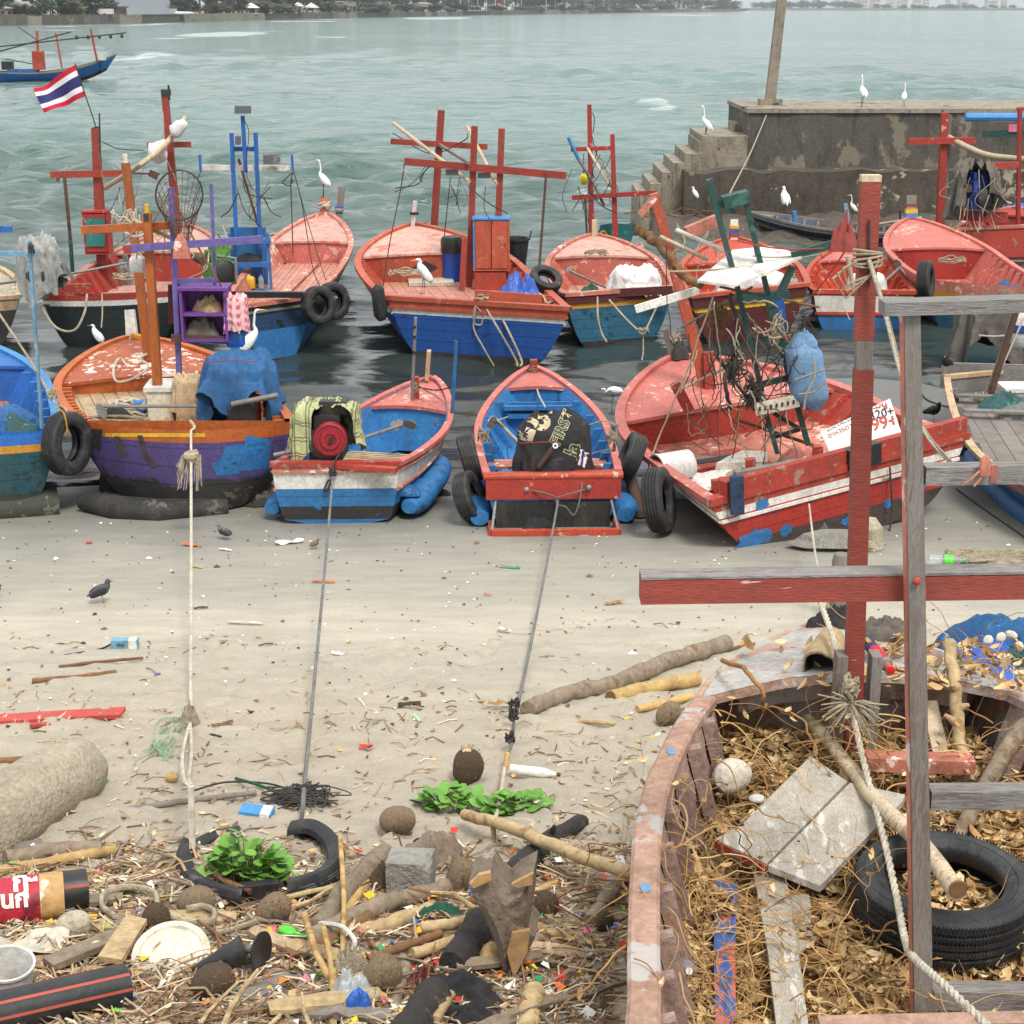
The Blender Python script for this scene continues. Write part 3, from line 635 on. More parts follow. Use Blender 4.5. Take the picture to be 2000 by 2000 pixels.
 for x0, x1, lb in ((190,212, 'white parked truck behind the sea wall'),(332,360, 'pale covered boat on the wall beside the building site')):
  a = at(x0,6); b = at(x1,6); m_ = (a+b)/2; r = empty('parked_truck' if x0 < 300 else 'covered_boat',lb, 'truck' if x0 < 300 else 'boat',(m_.x, m_.y, 2.9))
  if x0 < 300:
   MB().box((m_.x+1, m_.y, 4.),(a - b).to_tuple() and ((b - a).length*.6,2,1.7)).part('cargo_box','white paint',r); MB().box((m_.x - (b - a).length*.32, m_.y, 3.8),((b - a).length*.28,1.9,1.3)).part('cab','white paint',r)
   for s in (-1,1): MB().lathe([(0,0),(.4,0),(.4,.25),(0,.25)], frame((m_.x+s*1.1, m_.y - 1.1,3.05), z=(0,1,0)),12).part('wheel','rubber',r)
  else: MB().ell((m_.x, m_.y, 3.2),((b - a).length*.5,1,.7), noise=.1).part('cover','white sheet',r)
 def pav(px, w_, back, hw, roofm, label):
  p = at(px, back); k = pxm(w_, p)/2; r = empty('pavilion',label, 'pavilion',(p.x, p.y, 2.6)); z0 = 2.6
  MB().box((p.x, p.y, z0+.2),(k*1.8, k*1.8,.4)).part('base','white paint',r)
  for sx in (-1,1):
   for sy in (-1,1): MB().box((p.x+sx*k*.75, p.y+sy*k*.75, z0+hw/2+.2),(.28,.28, hw)).part('post','white paint',r)
  z = z0+hw+.3; c = [(p.x - k*1.1, p.y - k*1.1, z),(p.x+k*1.1, p.y - k*1.1, z),(p.x+k*1.1, p.y+k*1.1, z),(p.x - k*1.1, p.y+k*1.1, z),(p.x, p.y, z+k*.75)]
  MB().add(c, [(0,1,4),(1,2,4),(2,3,4),(3,0,4),(3,2,1,0)]).part('roof',roofm, r)
 pav(492,27,8,2.2, 'white paint','white open sided pavilion on the sea wall left of the thatched one')
 pav(519,27,12,2.6, 'roof grey','grey thatched pavilion beside the white one')
 pav(583,20,10,3., 'white paint','narrow white roofed pavilion right of the thatched one')
 pav(609,26,10,2.3, 'white paint','low wide white pavilion near the middle of the far shore')
 pav(975,16,10,3.4, 'roof red','small pavilion with a pink red roof far along the shore')
 house(672,697,12,5.5,.6, 'house wall','roof grey','two storey pale house half way along the far shore',wins=3)
 house(738,764,16,6,.5, 'hoarding','rusty sheet','grey house with a rusty flat roof above the sea wall',wins=4, flat=True)
 house(765,792,6,4,.5, 'concrete','roof grey','bare concrete block house at the bend of the sea wall',wins=2, flat=True)
 house(812,845,14,5,1.2, 'house wall','roof grey','long grey house among the trees right of the concrete block house',wins=5)
 house(846,872,8,3.4,.5, 'white paint','roof grey','white low house at the water right of the long grey house',wins=3, flat=True)
 house(1105,1125,10,6,2, 'white paint','roof grey','tiny white house at the water on the far right of the wood',wins=2)
 house(1275,1340,40,9,3, 'house wall','roof grey','wide pale house near the end of the wooded shore',wins=6)
 house(1330,1372,70,17,4, 'house wall','roof grey','taller pale house rising over the end of the wooded shore',wins=5)
 # hazy city and low trees across the bay
 n = MB(); pts = [at_z(px, 20.3,0) for px in range(1380,2060,20)]; n.grid([[(p.x, p.y, -.5) for p in pts], [(p.x, p.y+5,3) for p in pts], [(p.x*1.3, p.y+900,5) for p in pts]])
 n.thing('far_land','tree grey green','thin line of distant land across the bay',None, kind='structure',loc=(pts[0].x, pts[0].y, 0))
 for i, (px, w_, h) in enumerate(((1655,14,30),(1672,10,26),(1685,16,34),(1702,8,24),(1712,12,38),(1740,14,28),(1756,9,32),(1765,12,25),(1790,14,36),(1808,10,27),(1850,8,24),(1880,18,30),(1935,20,32),(1960,10,22))):
  p = at_z(px, 19.6,0); ww = pxm(w_, p); r = empty('city_tower','pale hazy tower block across the bay','building',(p.x, p.y, 0), 'hazy towers across the bay')
  MB().box((p.x, p.y, h*.7),(ww, ww, h*1.4)).part('wall','city wall',r)
  for k in range(4): MB().box((p.x, p.y - ww/2 - .1, h*.25+k*h*.28),(ww*.8,.3, h*.1)).part('window','roof grey',r)
 for k in range(70):
  px = rr.uniform(1390,1990); p = at_z(px, 20.0,0); h = rr.uniform(7,15)*(1.2 if px < 1700 else .8)
  t = empty('tree','hazy blue tree on the distant shore across the bay','tree',(p.x, p.y, 1), 'hazy trees across the bay')
  o = bpy.data.objects.new('crown',rr.choice(crowns)[0]); COL.objects.link(o); o.parent = t; o.location = (0,0, h*.5); o.scale = (h*1.3, h*1.3, h*.6)
  o = bpy.data.objects.new('trunk',tk); COL.objects.link(o); o.parent = t; o.scale = (h, h, h)
far()
def haze():
 n = MB().box((0,2200,19),(5200,4600,46)); m = bpy.data.materials.new('haze air'); m.use_nodes = True; nt = m.node_tree; nt.nodes.clear()
 o = nd(nt, 'ShaderNodeOutputMaterial'); v = nd(nt, 'ShaderNodeVolumePrincipled'); v.inputs['Color'].default_value = (.86,.92,.97,1); v.inputs['Density'].default_value = .00015; v.inputs['Anisotropy'].default_value = .2
 nt.links.new(v.outputs[0], o.inputs['Volume']); MATS['haze air'] = m
 n.thing('haze','haze air','thin sea haze over the bay',None, kind='stuff',loc=(0,0,0))
haze()
# ================================================================== BOATS: the kit
class Boat:
 """hull from three marks of the photograph: stern corners and bow tip of the gunwale, each at its height"""
 def __init__(s, label, sl, sr, bow, zs, zb, keel=0, cat='fishing boat',group=None, bm=1.12, tm=.4, p1=3., p2=2.2, q=.9, e0=.3, e1=.8, sagz=.08, k=2.0, rake=.35, kr=.45, pitch=0, name='fishing_boat',zr=None, thick=.055, N=30, bulge=0):
  s.bulge = bulge
  A = at_z(*sl, zs); B = at_z(*sr, zr if zr is not None else zs); C = at_z(*bow, zb); mid = (A+B)/2
  d = (C - mid); s.L = V((d.x, d.y)).length; yaw = math.atan2(-d.x, d.y); roll = math.atan2(B.z - A.z, (B - A).xy.length) if zr is not None else 0
  rot = rotz(yaw) @ M.Rotation(pitch, 3, 'X') @ M.Rotation(-roll, 3, 'Y'); s.hs = mid.z - keel; s.hb = (zb - keel) if zr is None else zb - keel+.1
  mt = rot.to_4x4(); mt.translation = mid - rot @ V((0,0, s.hs)); s.mt = mt; s.inv = mt.inverted()
  la, lb = s.inv @ A, s.inv @ B; s.ws = abs(lb.x - la.x)/2; s.skew = (lb.y - la.y)/(lb.x - la.x)
  s.bm = s.ws*bm; s.tm, s.p1, s.p2, s.q, s.e0, s.e1, s.sagz, s.k, s.rake, s.kr, s.thick, s.N = tm, p1, p2, q, e0, e1, sagz, k, rake, kr, thick, N
  s.root = empty(name, label, cat, mt, group)
  print('BOAT',label[:34], 'L %.2f ws %.2f skew %.2f stern y %.1f' % (s.L, s.ws*2, s.skew, mid.y))
 def b(s, t):
  if t < s.tm: u = t/s.tm; return s.ws+(s.bm - s.ws)*(1 - (1 - u) ** s.p1)
  u = (t - s.tm)/(1 - s.tm); return s.bm*max(0,1 - u ** s.p2) ** s.q
 def zg(s, t): return s.hs+(s.hb - s.hs)*t ** s.k - s.sagz*sin(PI*min(1, t*1.1))*(t < .91)
 def zk(s, t): return s.kr*s.hb*max(0,(t - .5)/.5) ** 2
 def P(s, t, u, side, off=0):
  e = s.e0+(s.e1 - s.e0)*t ** 1.5; hw = max(0, s.b(t)*max(u, 0) ** e+off)
  x = side*hw; z0 = s.zk(t); return V((x, s.L*t - s.rake*(1 - u)*t ** 3+s.skew*x*(1 - t) ** 2 - (s.bulge*(1 - side*side) if t==0 else 0), z0+u*(s.zg(t) - z0)))
 def inner(s, t, z, off=0):
  z0 = s.zk(t); u = min(1, max(.02,(z - z0)/(s.zg(t) - z0))); e = s.e0+(s.e1 - s.e0)*t ** 1.5
  return max(0, s.b(t)*u ** e - s.thick+off)
 def ts(s, a=0, b=1): return [a+(b - a)*i/s.N for i in range(s.N+1)]
 def hull(s, bands, deck=.3, mats=None, inside='blue paint',lip=0):
  """bands: [(upper u, material),...] from the keel up"""
  n = MB(); names = []; u0 = 0; T = s.ts()
  for u1, mname in bands:
   if mname not in names: names.append(mname)
   k = max(1, int((u1 - u0)/.09)); us = [u0+(u1 - u0)*i/k for i in range(k+1)]; us[0] = max(us[0], .0)
   n.cur = names.index(mname)
   for side in (-1,1): n.grid([[s.P(t, u, side) for t in T] for u in us])
   n.grid([[s.P(0, u, -1+2*i/8) for i in range(9)] for u in us]); u0 = u1
  if inside not in names: names.append(inside)
  n.cur = names.index(inside); zd = deck
  for side in (-1,1):
   rows = []
   for f in range(5):
    row = []
    for t in T:
     zt = s.zg(t) - .01; z = zt+(max(zd, s.zk(t)+.02) - zt)*f/4; w = s.inner(t, z); zz = s.zk(t); uu = min(1, max(0,(z - zz)/(s.zg(t) - zz))); row.append(V((side*w, min(s.L*t, s.L - .05) - (s.rake*(1 - uu)+.03*(t > .8))*t ** 3+s.skew*side*w*(1 - t) ** 2+(s.thick if t==0 else 0), z)))
    rows.append(row)
   n.grid(rows)
  rows = []
  for f in range(3):
   z = s.zg(0) - .01+(zd - s.zg(0))*f/2; w = s.inner(0, z); rows.append([V((-w+2*w*i/6, s.thick+s.skew*(-w+2*w*i/6), z)) for i in range(7)])
  n.grid(rows)
  s.zd = zd
  return n.part('hull',names, s.root, smooth=32, local=1)
 def gunwale(s, m, w=.1, h=.05, name='gunwale',stern=True, dz=0, out=.02, sternm=None):
  for side in (-1,1):
   n = MB(); rows = []
   for t in s.ts():
    o = s.P(t, 1, side, out); i = s.P(t, 1, side, out - w);
    if t > .97: i.y = min(i.y, s.L - .12)
    z = V((0,0, h/2+dz)); z2 = V((0,0, h/2 - dz)); rows.append([o - z2, o+z, i+z, i - z2])
   n.grid(rows, close=True); n.part(name, m, s.root, smooth=32, local=1)
  if stern:
   n = MB(); a = s.P(0,1,-1, out); b = s.P(0,1,1, out)
   if s.bulge:
    O = [s.P(0,1,-1+i/8, out) - V((0,.02,0)) for i in range(17)]; I = [a.lerp(b, i/16)+V((0, w, 0)) for i in range(17)]; n.grid([[o - V((0,0, h/2)), o+V((0,0, h/2+dz)), q+V((0,0, h/2+dz)), q - V((0,0, h/2))] for o, q in zip(O, I)], close=True)
   else: n.bar(a+V((0, w*.3, dz+.005)), b+V((0, w*.3, dz+.005)), w, h+.012); n.part('transom_cap',sternm or m, s.root, local=1)
 def strake(s, u, m, r=.025, name='rub_rail',transom=False, sq=1.6):
  for side in (-1,1):
   n = MB(); n.tube([s.P(t, u, side, .008) for t in s.ts(0,.985)], r, 6); n.part(name, m, s.root, smooth=60, local=1)
  if transom: n = MB(); n.bar(s.P(0, u, -1) - V((0,.012,0)), s.P(0, u, 1) - V((0,.012,0)),.03, r*2); n.part(name, m, s.root, local=1)
 def deck(s, m, z=None, t0=.015, t1=.8, n=9, gap=.008, camber=0, name='deck_plank',dz=0):
  z = s.zd if z is None else z; W = max(s.inner(t, z+.02) for t in s.ts(t0, t1)) - .005; t0 = max(t0,(s.thick+.02)/s.L); T = [t0+(t1 - t0)*i/18 for i in range(19)]
  rr = Rnd(int(s.L*1000))
  for k in range(n):
   xa = -W+2*W*k/n+gap/2; xb = -W+2*W*(k+1)/n - gap/2; top = []; up = rr.uniform(0,.006)
   for t in T:
    iw = s.inner(t, z+.02) - .004; a = max(-iw, min(iw, xa)); b = max(-iw, min(iw, xb)); y = s.L*t
    if b - a > .01: top.append((a, b, y, z+up+dz*t, t))
   if len(top) < 2: continue
   q = MB(); q.grid([[(a, y+s.skew*a*(1 - tt) ** 2, zz - .025),(a, y+s.skew*a*(1 - tt) ** 2, zz),(b, y+s.skew*b*(1 - tt) ** 2, zz),(b, y+s.skew*b*(1 - tt) ** 2, zz - .025)] for a, b, y, zz, tt in top], close=True)
   q.f.append((0,1,2,3)); q.m.append(0)
   q.part(name, m, s.root, local=1)
 def foredeck(s, t0, m, bulk=None, drop=.02, camber=.06, zbulk=None, curve_=0.0):
  n = MB(); rows = []; T = [t0+(1 - t0)*i/10 for i in range(11)]
  for t in T:
   row = []; w = s.b(t) - s.thick*.7
   for i in range(9):
    f = i/4 - 1; y = min(s.L*t, s.L - .03); y -= curve_*f*f*(1 - (t - t0)/(1 - t0))
    row.append(V((max(w, .004)*f, y, s.zg(t) - drop+camber*(1 - f*f)*(w/s.bm))))
   rows.append(row)
  n.grid(rows); rows2 = [[p - V((0,0,.04)) for p in rows[0]], rows[0]]; n.grid(rows2); n.part('foredeck',m, s.root, smooth=42, local=1)
  zb = s.zd if zbulk is None else zbulk
  lo = []
  for i in range(9): f = i/4 - 1; w = s.inner(t0, zb); lo.append(V((w*f, s.L*t0+.03 - curve_*f*f, zb)))
  MB().grid([lo, [p+V((0,.03,-.03)) for p in rows[0]]]).part('bulkhead',bulk or m, s.root, local=1)
 def ribs(s, m, t0=.08, t1=.75, n=9, w=.05, d=.09, z=None, top=-.02, sides=(-1,1)):
  z = s.zd if z is None else z
  for i in range(n):
   t = t0+(t1 - t0)*i/(n - 1)
   for side in sides:
    zt = s.zg(t)+top; wt = s.inner(t, zt); wb = s.inner(t, z); y = s.L*t+s.skew*side*wt*(1 - t) ** 2; q = MB(); vs = []
    for yy in (-w/2, w/2):
     vs += [(side*(wt+.01), y+yy, zt),(side*(wt - d), y+yy, zt),(side*(wb - d*.7), y+yy, z),(side*(wb+.01), y+yy, z)]
    q.add(vs, [(0,1,2,3),(7,6,5,4),(0,4,5,1),(1,5,6,2)]); q.part('rib',m, s.root, local=1)
 def float(s, m, u=.25, r=.16, t0=.03, t1=.62, off=.1, sides=(-1,1), ref=None, low=0):
  for side in sides:
   pts = [s.P(t0+(t1 - t0)*i/12, u, side, off) - V((0,0, low)) for i in range(13)]; rs = [r*(.55 if i in (0,12) else .9 if i in (1,11) else 1) for i in range(13)]
   MB().tube(pts, rs, 12, squash=.85).part('foam_float',m, s.root, smooth=60, local=1)
 def loc(s, p): return s.inv @ p
 def wl(s, x, y, z): return s.mt @ V((x, y, z))
 def zw(s, z): return (s.mt @ V((0, s.L*.4, z))).z       # world height of a local height
 def on(s, px, py, z=None):
  """world point where the pixel meets the local height z (deck)"""
  z = s.zd if z is None else z; o = s.inv @ V((0,0, H)); d = s.inv.to_3x3() @ ray(px, py); return s.mt @ (o+d*((z - o.z)/d.z))
 def st(s, px, yl, z=None, py=560):
  """world point on the deck at local distance yl from the stern, below pixel column px"""
  z = s.zd if z is None else z; o = s.inv @ V((0,0, H)); r3 = s.inv.to_3x3(); yy = py
  for i in range(6):
   d = r3 @ ray(px, yy); p = o+d*((yl - o.y)/d.y); w = s.mt @ V((p.x, yl, z)); dd = w - V((0,0, H)); yy = 1000 - F*(dd.y*SP+dd.z*CP)/(dd.y*CP - dd.z*SP)
  return w
 def stick(s, name, m, p0, p1, wpx, z=None, m2=None, wpx2=None, tube=False, h=None, up=(0,-1,.2), Y1=None, part=True):
  """post whose foot is on the deck at pixel p0 and whose top is at pixel p1"""
  a = s.on(*p0, z); b = at_y(*p1, Y1 if Y1 else a.y); w_ = pxm(wpx, a); n = MB()
  if tube: n.tube([a, a.lerp(b, .5), b], [w_/2, w_/2,(pxm(wpx2, a)/2 if wpx2 else w_/2)], 8)
  else: n.bar(a, b, w_, h and pxm(h, a), up=up, w2=pxm(wpx2, a) if wpx2 else None)
  n.part(name, m, s.root, smooth=50 if tube else False); return a, b
 def beam(s, name, m, p0, p1, Y0, wpx, Y1=None, hpx=None, tube=False, pts=None):
  a = at_y(*p0, Y0); b = at_y(*p1, Y1 or Y0); w_ = pxm(wpx, a); n = MB()
  if tube: n.tube([a, a.lerp(b, .5), b], w_/2,8)
  else: n.bar(a, b, pxm(hpx or wpx*.6, a), w_)
  n.part(name, m, s.root, smooth=50 if tube else False); return a, b
def rope(label, pts, wpx, m='rope',sagv=0, cat='rope',name='mooring_rope',n=8, wob=0, r=None, group=None, raw=False):
 """pts: (px, py, Y) world marks"""
 P = [at_y(*p) if not isinstance(p, V) else p for p in pts]
 rad = r or pxm(wpx, P[0])/2*(.68 if P[0].y - P[-1].y > 3 else 1)
 Q = sag(P[0], P[1], sagv, 14) if len(P)==2 else curve(P, n)
 if wob: Q = jitter(Q, wob)
 q = MB(); q.tube(Q, rad, 6)
 return q.thing(name, m, label, cat, smooth=60, group=group)
def cord(parent, pts, wpx, m='rope',name='rope',n=6, wob=0):
 P = [at_y(*p) if not isinstance(p, V) else p for p in pts]
 Q = curve(P, n); Q = jitter(Q, wob) if wob else Q
 return MB().tube(Q, pxm(wpx, P[0])/2,5).part(name, m, parent, smooth=60)
def coil(c, rx, ry, turns, r, seed=0, h=.02):
 rr = Rnd(seed); pts = []
 for i in range(int(turns*14)):
  a = i/14*2*PI; k = 1 - .25*rr.random() - .2*(i/(turns*14)); pts.append(V(c)+V((rx*k*cos(a), ry*k*sin(a), r+h*rr.random()+i*.0012)))
 return pts
def tyre(label, c, axis, Ro, wd_, cat='tyre',hole=.56, group=None, grooves=True, name='tyre',xdir=None, nn=36):
 """rubber tyre: two sidewalls and a grooved tread"""
 mt = frame(c, xdir, axis); r = empty(name, label, cat, mt, group); h = wd_/2; Ri = Ro*hole
 q = MB()
 for sg in (-1,1):
  prof = [(Ri*1.05, sg*h*.2),(Ri*.99, sg*h*.55),(Ri, sg*h*.8),(Ri*1.05, sg*h*.93),(Ri*1.12, sg*h*.95),(Ri*1.14, sg*h),((Ri+Ro)/2*1.0, sg*h*1.06),(Ro*.9, sg*h),(Ro*.92, sg*h*1.0),(Ro*.965, sg*h*.9),(Ro*.985, sg*h*.82)]
  q.lathe(prof if sg < 0 else prof[::-1], n=nn)
 q.lathe([(Ro*.96, -h*.8),(Ro*.93, -h*.55),(Ro*.9,0),(Ro*.93, h*.55),(Ro*.96, h*.8)][::-1], n=nn); q.part('sidewall','rubber',r, smooth=50, local=1)
 q = MB(); prof = [(Ro*.985, -h*.82)]
 for g in (-.5,-.17,.17,.5): prof += [(Ro, h*(g - .09)),(Ro*.965, h*(g - .05)),(Ro*.965, h*(g+.05)),(Ro, h*(g+.09))]
 prof.append((Ro*.985, h*.82)); q.lathe(prof, n=nn); q.part('tread','rubber',r, smooth=25, local=1)
 return r
def drape(c, rx, ry, h, m, label, cat, yaw=0, seed=0, skirt=.35, fold=.12, nf=9, lump=.08, gap=None, name='cloth',top=.75, ragged=.35, sq=.7, ncol=56, parent=None, flat=1.0, lift=None):
 """sheet hung over something: crumpled crown and a folded skirt with an uneven hem"""
 rr = Rnd(seed); ph = [rr.uniform(0,6) for _ in range(8)]; rot = rotz(yaw); rows = []; NR = 26; ncol = 88; c = V(c)
 A0, A1 = (gap[1], gap[0]+2*PI) if gap else (0,2*PI); cols = ncol+1 if gap else ncol
 for i in range(NR+1):
  f = i/NR; row = []
  for j in range(cols):
   a = A0+(A1 - A0)*j/ncol; ca, sa = cos(a), sin(a); sx = abs(ca) ** sq*(1 if ca > 0 else -1); sy = abs(sa) ** sq*(1 if sa > 0 else -1)
   hem = 1+ragged*(sin(2*a+ph[0])+.6*sin(5*a+ph[1]))/1.6
   if lift: da = (a - lift[0]+PI) % (2*PI) - PI; hem -= lift[2]*math.exp(-(da/lift[1]) ** 2)
   if f < .55: g = f/.55; rad = sin(g*PI/2) ** .8; z = h*(1 - (1 - top)*g ** 3)
   else: g = (f - .55)/.45; rad = 1+g*.12; z = h*top - g*skirt*hem
   fo = fold*max(0,(f - .3)/.7) ** 1.2*(sin(nf*a+ph[2]+1.5*sin(2*a))+.5*sin(nf*1.9*a+ph[3]))
   p = V((rx*sx*rad*(1+fo), ry*sy*rad*(1+fo)*flat, z))
   p.z += lump*h*(NZ((p.x*3/rx+ph[4], p.y*3/ry, ph[5]))+.5*NZ((p.x*7/rx, p.y*7/ry+ph[4], z*9)))*(1 if f < .6 else .4)
   cr = .5 - abs(NZ((p.x*3.2/rx+ph[6], p.y*3.2/ry, z*3.2/h+ph[7])))*1.6+.5*(.4 - abs(NZ((p.x*6.5/rx, p.y*6.5/ry+ph[6], z*6/h)))); p += V((ca*rx, sa*ry, 0))*cr*.075*min(1, f*2.2); p.z += cr*.05*h*max(0,1 - f*1.4)
   p += V((ca, sa, 0))*.05*rx*NZ((a*3, z*6/h, ph[6])); row.append(c+rot @ p)
  rows.append(row)
 q = MB(); q.grid(rows, close=not gap)
 if parent: return q.part(name, m, parent, smooth='all')
 return q.thing(name, m, label, cat, smooth='all')
def heap(c, rx, ry, h, m, label, cat, seed=0, yaw=0, name='net',amp=.35, parent=None, fr=3.2):
 rows = []; rot = rotz(yaw); c = V(c)
 for i in range(13):
  f = i/12; row = []
  for j in range(44):
   a = 2*PI*j/44; r_ = f*(1+.16*sin(3*a+seed)+.1*sin(5*a+seed*2)); p = V((cos(a)*rx*r_, sin(a)*ry*r_, 0))
   k = NZ((p.x*fr/rx, p.y*fr/ry, seed))*.8+.35*NZ((p.x*2.4*fr/rx, p.y*2.4*fr/ry, seed+3))
   p.z = h*max(0,(1 - f ** 2.2))*(1+amp*k)+(.02 if f < 1 else -.02); row.append(c+rot @ p)
  rows.append(row)
 q = MB(); q.grid(rows, close=True)
 if parent: return q.part(name, m, parent, smooth='all')
 return q.thing(name, m, label, cat, smooth='all')
def sheet(P4, m, label, cat, name='sheet',amp=.02, fr=6, n=18, seed=0, parent=None, thick=0):
 """crumpled sheet through four corner points (a b/d c)"""
 a, b, c, d = [V(p) for p in P4]; nrm = (b - a).cross(d - a).normalized(); rows = []
 for i in range(n+1):
  row = []
  for j in range(n+1):
   p = a.lerp(b, j/n).lerp(d.lerp(c, j/n), i/n); row.append(p+nrm*amp*(NZ(tuple(p*fr+V((seed, 0,0))))+.5*NZ(tuple(p*fr*2.3))))
  rows.append(row)
 q = MB(); q.grid(rows)
 if thick: q.grid([[p - nrm*thick for p in r_] for r_ in rows])
 if parent: return q.part(name, m, parent, smooth='all')
 return q.thing(name, m, label, cat, smooth='all')
def engine(root, c, yaw, s, m, name='engine'):
 """small long-tail boat engine: block, cowl, flywheel, muffler, tank"""
 rot = rotz(yaw); c = V(c)
 def w_(x, y, z): return c+rot @ V((x*s, y*s, z*s))
 MB().box(w_(0,0,.16),(.36*s, .42*s, .3*s), rot).box(w_(0,.05,.38),(.28*s, .3*s, .18*s), rot).part(name, m, root)
 MB().lathe([(0,-.05*s),(.13*s, -.05*s),(.17*s, -.02*s),(.17*s, .04*s),(.12*s, .07*s),(0,.07*s)], frame(w_(0,-.25,.2), z=rot @ V((0,-1,0))),18).part('flywheel','dark metal',root, smooth=42)
 MB().tube([w_(-.24,-.1,.36), w_(-.24,.25,.36)], .07*s, 10).part('muffler','rusty steel',root, smooth=42)
 MB().box(w_(.06,.08,.54),(.3*s, .2*s, .14*s), rot).part('fuel_tank',m, root)
def propshaft(root, a, b_, rpx, blade=.13, m='dull steel'):
 a = V(a); b = V(b_); d = (b - a).normalized(); rad = pxm(rpx, a)/2
 MB().tube([a, b], rad, 8).part('propeller_shaft',m, root, smooth=42)
 x = d.orthogonal().normalized(); y = d.cross(x)
 for k in range(2):
  an = PI*k+.6; u = x*cos(an)+y*sin(an); v = d.cross(u); pts = []
  for i in range(14):
   t = 2*PI*i/14; pts.append(b - d*.03+u*(blade*.62+blade*.6*cos(t))+(v*.8+d*.5)*(blade*.5*sin(t)))
  MB().prism(pts, d*.012).part('propeller_blade',m, root)
def jug(label, c, wd_, h, m, cat='jug',yaw=0, name='jerry_can',cap='white plastic'):
 r = empty(name, label, cat, M.Translation(c) @ rotz(yaw).to_4x4()); w = wd_/2
 q = MB(); sec = lambda k, z: [(k*w*a, k*w*.7*b, z) for a, b in ((-1,-.8),(-.8,-1),(.8,-1),(1,-.8),(1,.8),(.8,1),(-.8,1),(-1,.8))]
 q.grid([sec(.9,0), sec(1, h*.06), sec(1, h*.72), sec(.7, h*.86), sec(.3, h*.9)], close=True); q.add(sec(.3, h*.9), [tuple(range(8))]); q.part('body',m, r, smooth=35, local=1)
 MB().lathe([(0, h),(w*.26, h),(w*.26, h*.9)], n=10).part('cap',cap, r, local=1)
 MB().tube([(-w*.8,0, h*.76),(-w*.6,0, h*.98),(-w*.28,0, h*.94)], w*.12,6).part('handle',m, r, smooth=42, local=1); return r
def bottle(label, c, h, rad, m, cap, axis=(0,0,1), cat='bottle',band=None):
 mt = frame(c, z=axis); r = empty('bottle',label, cat, mt)
 MB().lathe([(0,0),(rad, .02*h),(rad, .35*h),(rad*.92,.4*h),(rad, .45*h),(rad, .68*h),(rad*.45,.88*h),(rad*.36,.95*h)], n=14).part('body',m, r, smooth=42, local=1)
 MB().lathe([(rad*.42,.93*h),(rad*.42, h),(0, h)], n=10).part('cap',cap, r, local=1)
 if band: MB().lathe([(rad*1.02,.42*h),(rad*1.02,.66*h)], n=14).part('label_band',band, r, smooth=42, local=1)
 return r
# ------------------------------------------------------------------ birds
def bird(name, label, cat, base, h, yaw, spine, leg_m, body_m, beak_m, legs, wing_m=None, group=None, beak=.1, scale=1.0, wing=None, beak_r=.012):
 """spine: (forward, up, radius) from tail to head, in units of h; legs: ((fwd, up) hip, (fwd) foot)"""
 mt = M.Translation(base) @ rotz(yaw).to_4x4() @ M.Scale(h, 4); r = empty(name, label, cat, mt, group)
 pts = curve([(0, f, u) for f, u, _ in spine], 5); rad = [x[0] for x in curve([(x[2], 0,0) for x in spine], 5)]
 MB().tube(pts, [max(.004, q) for q in rad], 12).part('body',body_m, r, smooth='all',local=1)
 hd = spine[-1]; pv = V((0, spine[-1][0] - spine[-2][0], spine[-1][1] - spine[-2][1])).normalized(); hp = V((0, hd[0], hd[1])); bd = V((0,1,-.12)) if beak > 0 else pv
 MB().tube([hp - bd*.01, hp+bd*abs(beak)*.5, hp+bd*abs(beak)], [beak_r*1.3, beak_r, .003], 6).part('beak',beak_m, r, smooth=42, local=1)
 for s_, (hip, knee, foot) in zip((-1,1), legs):
  x = s_*.035; q = MB(); q.tube([(x, hip[0], hip[1]),(x, knee[0], knee[1]),(x, foot, .012)], [.014,.009,.008], 6)
  for a in (-.5,0,.5): q.tube([(x, foot, .012),(x+a*.05, foot+.06,.006)], .006,4)
  q.tube([(x, foot, .012),(x, foot - .035,.006)], .006,4); q.part('leg',leg_m, r, smooth=42, local=1)
 if wing:
  c, rd, tilt = wing[:3]
  for s_ in (-1,1): MB().ell((s_*rd[0]*1.0+s_*wing[3], c[0], c[1]), rd, M.Rotation(tilt, 3, 'X'),10,8).part('wing',wing_m or body_m, r, smooth='all',local=1)
 return r
EG_UP = [(-.2,.3,.006),(-.13,.37,.05),(-.03,.47,.088),(.05,.56,.075),(.09,.63,.04),(.07,.72,.022),(.08,.82,.019),(.09,.9,.018),(.115,.955,.022),(.16,.965,.016)]
EG_HUNCH = [(-.26,.26,.006),(-.2,.36,.07),(-.08,.52,.13),(.03,.68,.125),(.07,.8,.075),(.06,.87,.045),(.1,.92,.05),(.17,.925,.03)]
EG_FEED = [(-.5,.5,.006),(-.36,.53,.06),(-.12,.58,.14),(.12,.56,.11),(.25,.48,.05),(.3,.52,.035),(.34,.6,.034),(.42,.6,.04),(.48,.58,.025)]
def egret(label, base, h, yaw, pose='up',group=None, beak='egret beak'):
 sp = {'up': EG_UP, 'hunch': EG_HUNCH, 'feed': EG_FEED}[pose]; lg = ((.0,.46),(.0,.24),.0) if pose == 'up' else ((-.02,.5),(-.04,.25),-.02)
 w_ = {'up': ((-.05,.44),(.03,.16,.07),.85,.05), 'hunch': ((-.1,.5),(.04,.24,.11),.95,.085), 'feed': ((-.14,.57),(.04,.3,.11),.1,.1)}[pose]
 return bird('egret',label, 'egret',base, h, yaw, sp, 'dark leg','egret white',beak, (lg, (lg[0], (lg[1][0]+.03, lg[1][1]), lg[2]+.05)), beak=.13 if pose == 'up' else .16, wing=w_, group=group)
